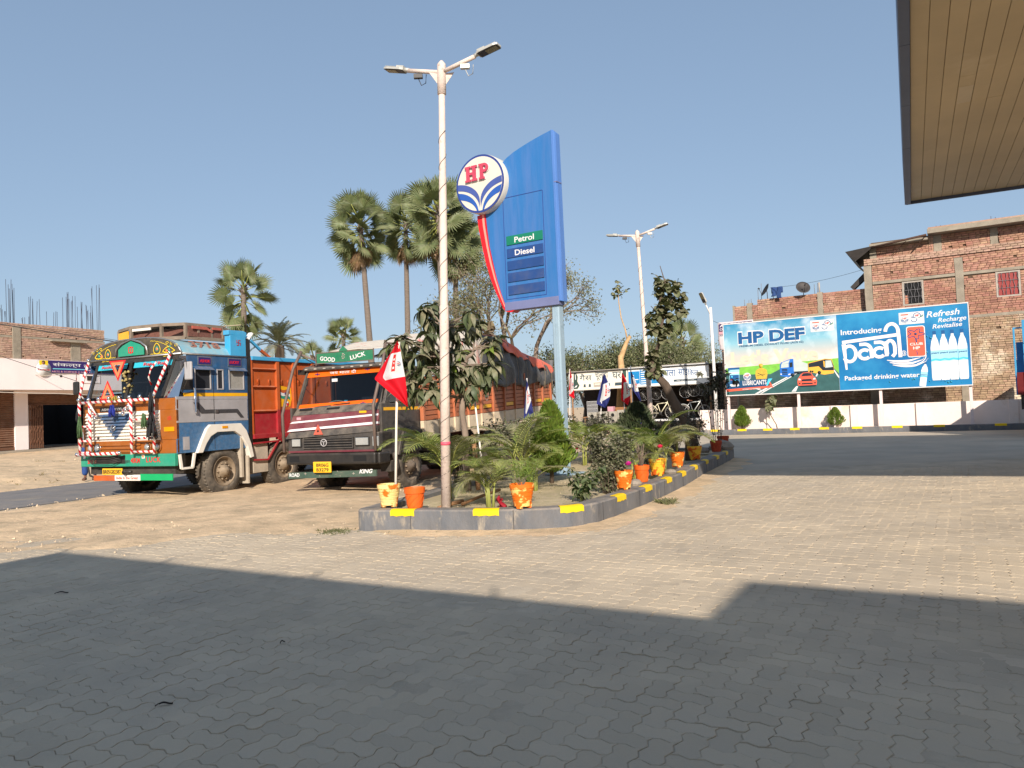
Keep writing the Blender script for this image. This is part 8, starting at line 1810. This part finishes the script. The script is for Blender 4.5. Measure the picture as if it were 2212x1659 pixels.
areca((2.42,13.15,KZ+.2), 'palm seedling fanning out of the yellow and orange pot', 8, .4, 2, 21, .7, group='plants growing in the pots'); areca((.09,9.66,KZ+.2), 'fine leaved green palm seedling in the chipped front pot', 0, .3, 2, 22, .2, group='plants growing in the pots') if False else None
areca((3.05,14.7,KZ+.2), 'yellowish drooping palm seedling in the bright pot before the slanting trunk', 8, .52, 2, 23, .3, group='plants growing in the pots')
bush((3.83,16.45,KZ+.22), .8, .5, 'thin dark plant in the yellow and red flaked pot', L_rosed, 17, 420, .06, 7, nme='potted_shrub', cat='plant')
fn = thing('feathery_herb', 'fine feathery green plant rising behind the chipped front pot', 'plant', (.12,9.95,BZ), 0); mb = MB(); r = random.Random(30)
for i in range(60):
    a = r.uniform(0,2*PI); e = Vector((r.gauss(0,.1),r.gauss(0,.08),r.uniform(.3,.75))); mb.tube([Vector((0,0,-.02)),e*.6,e],[.004,.003,.0015],3)
    for k in range(7): p = e*r.uniform(.4,1.0); d = Vector((r.gauss(0,1),r.gauss(0,1),r.uniform(.3,1.2))).normalized()*.09; s = d.orthogonal().normalized()*.006; mb.add([p-s,p+s,p+d],[(0,1,2)])
mb.build('foliage', L_thuja, fn, fixn=False)
def rock(loc, s, label, m_, seed, cat='rock'):
    r = random.Random(seed); mb = MB(); mb.lathe([(.02*s,0),(s*.5,.02*s),(s*.6,s*.2),(s*.4,s*.42),(.03*s,s*.5)],9,smooth=False); mb.v = [tuple(Vector(v)*(1+.22*noise.noise(Vector(v)*6+Vector((seed,0,0))))) for v in mb.v]; o = mb.build('rock', m_, None, loc, (0,0,r.uniform(0,6))); tag(o, label, cat, 'loose stones among the pots')
M_rock = mat('grey_stone', S(150,140,128), .9, var=.2, scale=8, bump=.6)
rock((5.2,19.4,.25), .5, 'big grey rock between the two farthest red pots', M_rock, 1); rock((1.8,11.75,.26), .2, 'pale stone between the first two pots of the right-hand row', M_rock, 2); rock((2.7,13.5,.26), .18, 'whitish stone right of the yellow and orange pot', M_rock, 3); rock((4.6,18.9,.24), .3, 'flat grey rock left of the dull red swirl pot', M_rock, 4)
for a, b, rr_, lab, m_ in (((-.62,12.7,.15),(-.68,12.8,1.1),.04,'weathered wooden stake under the mango tree',M_wood),((-.5,12.4,.15),(-.62,12.5,1.75),.016,'thin pale cane leaning beside the mango trunk',M_twhite),((-.75,10.6,.23),(-.25,11.6,.3),.022,'fallen stick lying on the bed behind the lamp post',M_wood),((-1.05,10.3,.22),(-.75,10.75,.25),.03,'short broken branch at the foot of the lamp post',M_wood)):
    mb = MB(); a, b = Vector(a), Vector(b); mb.tube([Vector((0,0,0)),(b-a)*.5+Vector((0,0,.01)),b-a],rr_,7); tag(mb.build('stake', m_, None, a), lab, 'stick')
mb = MB(); mb.grid(lambda u, v: (-.05+.11*u*(1-.5*v)+.02*math.sin(v*7), .03*math.sin(u*6+v*4), .0+.17*v*(1-.35*u)+.02*math.sin(u*9)), 7, 9); tag(mb.build('cloth_scrap', mat('dark_red_cloth', S(150,24,40), .8, var=.2), None, (-.2,10.2,.2), fixn=False, solid=.004), 'torn red cloth scrap at the foot of the short palm', 'cloth')
# ------------------------------------------------------------ flags
F_red = mat('red_flag', S(214,26,42), .7, var=.06, trans=.25, spec=.2); F_navy = mat('navy_flag', S(46,52,112), .7, var=.08, trans=.2, spec=.2); F_white = mat('white_flag', S(226,226,230), .7, var=.03, trans=.25, spec=.2)
def flag(px, Y, Pb, Pt, A, B, C, D_, m_, label, rp=.012, wv=.05, mode=0, txt=True, poleM=None):
    """cloth stretched between four measured corners A (top at the pole) B (fly) C (bottom) D (right edge), in its own vertical-ish plane"""
    b = at(*Pb, Y); t = thing('flag', label, 'flag', b, 0, 'company flags on poles'); top = at(*Pt, Y)-b
    mb = MB(); mb.tube([(0,0,-.02 if b.z < .45 else -.5),top*.5,top],rp,8); mb.build('flag_pole', poleM or M_white, t)
    a_, b_, c_, d_ = [at(*q, Y)-b for q in (A,B,C,D_)]; N_ = 30; mb = MB(); vs = []; col = []
    for j in range(N_+1):
        v = j/N_
        for i in range(N_+1):
            u = i/N_; L_ = (1-v)*((1-v)*a_+v*d_)+v*((1-v)*d_+v*c_); e = (1-v)*a_.lerp(b_, min(1,.35+v*1.3))+v*c_.lerp(b_, max(0,1-(v-.5)*1.6) if v > .5 else 1)
            e = a_.lerp(b_, min(1, v*1.7)) if v < .59 else b_.lerp(c_, (v-.59)/.41)
            p = L_.lerp(e, u); y = -.05+wv*math.sin(u*7+v*4)*(.3+u)+wv*.5*math.sin(v*11+u*2)-.03*math.sin(u*PI)*3*wv*5
            vs.append(p+Vector((0,y,0)))
    for k, mm in enumerate((m_, F_white)):
        mb.mat(mm)
        fs = []
        for j in range(N_):
            for i in range(N_):
                v = (j+.5)/N_; u = (i+.5)/N_; wh = .24 < v < .62 and u < .72
                if wh == (k == 1): fs.append((j*(N_+1)+i, j*(N_+1)+i+1, (j+1)*(N_+1)+i+1, (j+1)*(N_+1)+i))
        if k == 0: mb.add(vs, fs, True)
        else: mb.f += fs; mb.mi += [mb.cur]*len(fs); mb.sm += [True]*len(fs)
    cl_ = mb.build('cloth', None, t, fixn=False)
    # printed band and emblem follow the cloth
    pm_ = MB(); pm_.mat(M_redpr); g_ = lambda u, v: vs[int(v*N_)*(N_+1)+int(u*N_)]+Vector((0,-.006,0))
    js = range(int(.28*N_), int(.56*N_)+1); o_ = [vs[j*(N_+1)+i]+Vector((0,-.006,0)) for j in js for i in (int(.3*N_),int(.45*N_))]
    k = len(js); pm_.add(o_, [(2*i,2*i+1,2*i+3,2*i+2) for i in range(k-1)], True)
    pm_.mat(M_print_white)
    for q in range(2,k-2,2):
        a0, a1, b0, b1 = o_[2*q], o_[2*q+1], o_[2*q+2], o_[2*q+3]; z_ = Vector((0,-.004,0)); pm_.add([a0.lerp(a1,.25)+z_,a0.lerp(a1,.75)+z_,b0.lerp(b1,.75)+z_*1,b0.lerp(b1,.25)+z_],[(0,1,2),(0,2,3)] if q % 4 else [(0,1,3)])
    pm_.mat(F_navy); c = g_(.17,.46); n = 14; R_ = ((d_-a_).length*.1+.02)*.62
    pm_.add([c+Vector((R_*k_*math.cos(2*PI*i/n),-.004,R_*k_*math.sin(2*PI*i/n))) for k_ in (.8,1) for i in range(n)],[(i,(i+1)%n,n+(i+1)%n,n+i) for i in range(n)])
    pm_.build('print', None, cl_, fixn=False)
    if txt: text('HP', M_redpr, cl_, c.x-R_*.6, c.z-R_*.3, R_*.6, c.y-.012, R_*1.2, bold=.03)
    return t
q2 = lambda x, y: ((1080+x/2.304)*.5422, (1280+y/2.304)*.5422)
flag(None, 10.32, (851,1050), (862,739), q2(1166,182), q2(948,528), q2(1266,788), q2(1222,360), F_red, 'big red and white flag on a white pole in the cream flaked pot', .017, .05, poleM=M_twhite)
q4 = lambda x, y: ((2200+x/2.676)*.5422, (1280+y/2.676)*.5422)
flag(None, 14.6, (1146,1000), (1138,817), (1137.5,818), (1131,905), (1153,897), (1145,850), F_navy, 'narrow furled navy and white flag between the tall palm and the sign post', .012, .025)
flag(None, 19.0, (1231,985), (1231,797), q4(190,510), q4(178,790), q4(236,830), q4(236,700), F_red, 'furled red and white flag just right of the sign post', .014, .03)
flag(None, 21.0, (1293,960), (1304,806), q4(548,552), q4(470,880), q4(560,925), q4(680,770), F_navy, 'navy and white flag flying over the stove boxes', .014, .05)
flag(None, 22.0, (1353,950), (1344,803), q4(743,545), q4(733,840), q4(800,895), q4(885,770), F_red, 'red and white flag flying left of the second lamp post', .014, .05)
flag(None, 23.0, (1371,950), (1362,790), q4(830,510), q4(862,740), q4(948,880), q4(925,700), F_navy, 'navy and white flag behind the red flag, nearest the second lamp post', .014, .04)
# ------------------------------------------------------------ person standing on the far side of the painted lorry
p = at(194,1036,21.3)
pe = thing('person', 'person in blue jeans standing beyond the road, only the legs showing under the lorry bumper', 'person', (p.x,p.y,p.z-.01), rad(20))
def skin(name, verts, edges, radii, mt, parent, root=0, sub=1):
    me = bpy.data.meshes.new(name); me.from_pydata(verts, edges, []); o = put(name, me, parent); me.materials.append(mt)
    s = o.modifiers.new('skin','SKIN'); s.use_smooth_shade = True
    for i, v in enumerate(me.skin_vertices[0].data): v.radius = radii[i] if isinstance(radii[i], tuple) else (radii[i],)*2; v.use_root = i == root
    u = o.modifiers.new('sub','SUBSURF'); u.levels = sub; u.render_levels = sub; return o
M_body = mat('brown_skin', S(126,84,62), .55, var=.05)
V_ = [(0,0,.93),(0,0,1.12),(0,.0,1.36),(0,0,1.47),(0,-.01,1.56),(0,-.01,1.70),(-.19,0,1.38),(-.24,.02,1.12),(-.23,-.04,.88),(-.23,-.05,.79),(.19,0,1.38),(.24,.02,1.12),(.23,-.04,.88),(.23,-.05,.79),(-.1,0,.86),(-.11,-.01,.5),(-.11,.02,.09),(-.11,-.13,.03),(.1,0,.86),(.12,-.02,.5),(.13,.02,.09),(.14,-.13,.03)]
E_ = [(0,1),(1,2),(2,3),(3,4),(4,5),(2,6),(6,7),(7,8),(8,9),(2,10),(10,11),(11,12),(12,13),(0,14),(14,15),(15,16),(16,17),(0,18),(18,19),(19,20),(20,21)]
R_ = [(.14,.1),(.14,.1),(.16,.1),.055,.08,.07,.055,.042,.032,.03,.055,.042,.032,.03,.085,.055,.038,.035,.085,.055,.038,.035]
skin('body', V_, E_, R_, M_body, pe)
skin('jeans', [(0,0,.95),(-.1,0,.85),(-.115,-.01,.5),(-.115,.01,.12),(.1,0,.85),(.125,-.02,.5),(.135,.01,.12)], [(0,1),(1,2),(2,3),(0,4),(4,5),(5,6)], [(.16,.12),.105,.085,.085,.105,.085,.085], mat('person_jeans', S(40,70,128), .85, var=.2, scale=12), pe)
skin('shirt', [(0,0,.96),(0,0,1.15),(0,0,1.38),(-.2,0,1.37),(-.25,.02,1.14),(.2,0,1.37),(.25,.02,1.14)], [(0,1),(1,2),(2,3),(3,4),(2,5),(5,6)], [(.165,.125),(.16,.12),(.17,.115),.07,.06,.07,.06], mat('grey_shirt', S(150,150,156), .8, var=.08), pe)
mb = MB(); mb.lathe([(.02,.09),(.08,.06),(.095,.0),(.09,-.04)],14,(0,.005,1.7)); mb.build('hair', M_hair, pe)
for s in (-1,1): mb = MB(); mb.bx(s*.12-.045,s*.12+.045,-.2,.07,-.0,.07); mb.build('shoe', mat('brown_shoe', S(92,62,44), .6), pe, bevel=.025)
# ------------------------------------------------------------ overhead cables
cable('overhead_cable', [at(-60,690,24), at(270,741,24)], 'thick sagging overhead cable across the brick storey on the left', .017, .02)
cable('overhead_cable', [at(-60,686,26), at(300,742,26)], 'thin upper overhead cable across the brick storey on the left', .008, .02)
cable('overhead_cable', [at(-30,758,24), at(13,773,24), at(165,823,24)], 'thin cable slanting down across the white fascia', .009, 0)
cable('overhead_cable', [at(-30,846,24), at(125,850,24), at(330,858,24)], 'pale level cable in front of the shutters', .012, .01, M_frame)
cable('lorry_rope', [at(300,709,16.2), at(520,702,17.2)], 'pale rope tied over the painted lorry rack', .012, .03, mat('rope_fibre', S(170,156,130), .9, var=.1)); cable('lorry_rope', [at(545,722,17.4), at(640,762,17.0), at(690,790,16.5)], 'dark rope running from the painted lorry to the GOOD LUCK board', .01, .02)
cable('overhead_cable', [at(1225,782,47), at(1400,772,47), at(1560,760,46)], 'thin wire above the shop signs', .012, .05)
cable('overhead_cable', [at(1533,690,34.5), at(1578,706,35)], 'short slack wire from the white lamp to the coaching banner', .008, .03)
cable('fascia_cable', [at(-10,800,36), at(40,805,36), at(90,811,36), at(128,810,36), at(170,807,36)], 'wavy thin cable along the white fascia', .012, .01, M_frame)
# ------------------------------------------------------------ litter, tufts and grit on the ground
def curl(loc, L_, label, rz):
    mb = MB(); mb.grid(lambda u, v: ((u-.5)*L_, (v-.5)*L_*.22*math.sin(PI*(.1+.8*u)), .008+.008*math.sin(v*PI)+.006*math.sin(u*5)), 10, 4); mb.tube([(-.5*L_,0,.015),(-.75*L_,-.01,.006)],.003,4); tag(mb.build('fallen_leaf', mat('withered_leaf', S(38,32,28), .8, var=.2), None, loc, (0,0,rz), fixn=False), label, 'leaf', 'withered leaves on the paving')
curl(tuple(at(357,1468,4.15).xy)+(.002,), .07, 'withered dark leaf on the shaded paving near the left corner', .3); curl(tuple(at(136,1279,7.02).xy)+(.002,), .09, 'withered dark leaf farther back on the shaded paving', .2)
curl(tuple(at(610,1362,5.2).xy)+(.002,), .035, 'tiny dark scrap on the shaded paving left of the middle', .9)
rng = np.random.default_rng(3); mb = MB()
def tuft(x, y, z, n, h):
    for i in range(n):
        a = rng.uniform(0,2*PI); r_ = rng.random()*.06; p = Vector((x+r_*math.cos(a), y+r_*math.sin(a), z-.01)); d = Vector((rng.normal(0,.5),rng.normal(0,.5),1)).normalized()*h*rng.uniform(.5,1.2); s = Vector((-d.y,d.x,0)); s = s.normalized()*.004 if s.length > 1e-6 else Vector((.004,0,0)); mb.add([p-s,p+s,p+d*.6+s*.6,p+d+Vector((d.x,d.y,-.3*h))*.4],[(0,1,2),(0,2,3)])
for i in range(46):
    x = -2.35+rng.normal(0,.13); y = 10.0+rng.normal(0,.16); tuft(x,y,gz(x,y)-.015,12,.075)
for s in np.linspace(0,1,26): 
    x, y = -2.0+2.6*s+rng.normal(0,.05), 9.98-.45*s-.05+rng.normal(0,.03)-.08*math.sin(s*3); tuft(x,y,gz(x,y) if x < -1.9 else .0,int(rng.integers(2,8)),.045)
for i in range(22): x, y = 2.1+rng.normal(0,.06), 11.55+rng.normal(0,.09); tuft(x+.12,y,.0,9,.12)
for i in range(10): tuft(1.1+rng.normal(0,.3)+.1,9.9+rng.normal(0,.3),.0,4,.03)
tag(mb.build('grass', leafmat('dusty_grass', (.1,.12,.045), .4, .2), fixn=False), kind='stuff')
mb = MB()
for i in range(330):
    x, y = rng.uniform(-1.6,4.8), rng.uniform(9.9,20.4)
    if inside(x, y, ISL) and inside(x-.3, y, ISL) and inside(x+.3,y,ISL): tuft(x,y,.2,6,.05)
tag(mb.build('bed_grass', leafmat('dry_bed_grass', (.24,.2,.1), .4, .15), fixn=False), kind='stuff')
mb = MB()
for i in range(2600):
    x, y = rng.uniform(-16,-1.0), rng.uniform(8.6,17)
    d = inyard(x, y)
    if d > .6 or roadn(x,y) > ROAD_N+.3 or inside(x,y,ISL): continue
    if d > -.0 and rng.random() < .7: continue
    s = .008+.03*rng.random()**4; z = max(gz(x,y)-.02,-.004); a = rng.uniform(0,6); c_ = Vector((x,y,z)); q = [c_+Vector((s*math.cos(a+k*1.57)*rng.uniform(.6,1.2), s*math.sin(a+k*1.57)*rng.uniform(.6,1.2), -.005)) for k in range(4)]; tp_ = c_+Vector((rng.normal(0,.2*s),rng.normal(0,.2*s),s*.8)); mb.add(q+[tp_],[(0,1,4),(1,2,4),(2,3,4),(3,0,4)])
for i in range(700):
    x, y = rng.uniform(-22,-10), rng.uniform(17,34); rn = roadn(x,y)
    if rn < ROAD_F+.2 or rn > ROAD_F+9: continue
    s = .015+.07*rng.random()**4; z = gz(x,y)-.02; a = rng.uniform(0,6); c_ = Vector((x,y,z)); q = [c_+Vector((s*math.cos(a+k*1.57)*rng.uniform(.6,1.2), s*math.sin(a+k*1.57)*rng.uniform(.6,1.2), -.005)) for k in range(4)]; mb.add(q+[c_+Vector((0,0,s*.8))],[(0,1,4),(1,2,4),(2,3,4),(3,0,4)])
for i in range(420):
    x, y = rng.uniform(-1.6,5.2), rng.uniform(9.9,20.6)
    if not inside(x,y,ISL): continue
    s = .008+.02*rng.random()**3; a = rng.uniform(0,6); c_ = Vector((x,y,.2)); q = [c_+Vector((s*math.cos(a+k*1.57), s*math.sin(a+k*1.57), -.005)) for k in range(4)]; mb.add(q+[c_+Vector((0,0,s*.9))],[(0,1,4),(1,2,4),(2,3,4),(3,0,4)])
tag(mb.build('grit', mat('pale_grit', S(196,176,148), .95, var=.2, rnd=.25), fixn=False), kind='stuff')
# dust swept over the paving along the kerb
mb = MB()
def drift(pts, wd, h):
    P_ = [Vector((*p,0)) for p in pts]; n = len(P_); vs = []; K = 6
    for i, p in enumerate(P_):
        d = (P_[min(i+1,n-1)]-P_[max(i-1,0)]).normalized(); nn = Vector((d.y,-d.x,0)); ww = wd*(1+.5*noise.noise(p*1.7))*min(1,(i+.3)/3,(n-1-i+.3)/3)
        for k in range(K+1): f = k/K; vs.append(p+nn*(f*ww-.04)+Vector((0,0,.014*h*(1-f)**1.5*(1+.5*noise.noise(p*5+nn*f*3))-.0045*f**2+.001)))
    mb.add(vs, [(i*(K+1)+k,(i+1)*(K+1)+k,(i+1)*(K+1)+k+1,i*(K+1)+k+1) for i in range(n-1) for k in range(K)], True)
s0 = nearest_s(ISLS,(-1.9,10.0)); s1 = nearest_s(ISLS,(5.8,20.2))
drift([along(ISLS, s0+(s1-s0)*i/60) for i in range(61)], .5, 1.6)
tag(mb.build('dust', M_soil, fixn=False), kind='stuff')

# ash-grey wheel track across the dirt, dry weeds on the bank over the road
mb = MB(); n = 60; vs = []; a_, b_ = at(225,1118,13).xy, at(690,1086,15).xy
a_ = Vector((-7.6,13.15)); b_ = Vector((-3.6,14.1))
for i in range(n+1):
    f = i/n; p = a_.lerp(b_, f)+Vector((0,.12*math.sin(f*5))); w_ = (.34*math.sin(PI*min(1,f*1.02+.01))**.5)*(1+.5*noise.noise(Vector((f*9,1,2))))
    for k in range(5): q = p+Vector((-.23,.97))*(w_*(k/4-.5)*2+.1*noise.noise(Vector((f*14,k*.9,5)))); vs.append((q.x,q.y,gz(q.x,q.y)-.02+.006-.004*abs(k-2)))
mb.add(vs,[(i*5+k,(i+1)*5+k,(i+1)*5+k+1,i*5+k+1) for i in range(n) for k in range(4)],True); tag(mb.build('wheel_track', mat('ashy_track', S(176,158,134), .95, var=.3, scale=5, bump=1, bscale=20, col2=S(200,178,148), c2=.5, c2s=5), fixn=False), kind='stuff')
mb = MB()
for i in range(520):
    x, y = rng.uniform(-24,-9), rng.uniform(18,36); rn = roadn(x,y)
    if rn < ROAD_F+.5 or rn > ROAD_F+7 or noise.noise(Vector((x*.35,y*.35,8))) < .02: continue
    tuft(x,y,gz(x,y)-.02,6,.13)
tag(mb.build('dry_weeds', leafmat('dry_weed', (.24,.19,.1), .3, .1), fixn=False), kind='stuff')
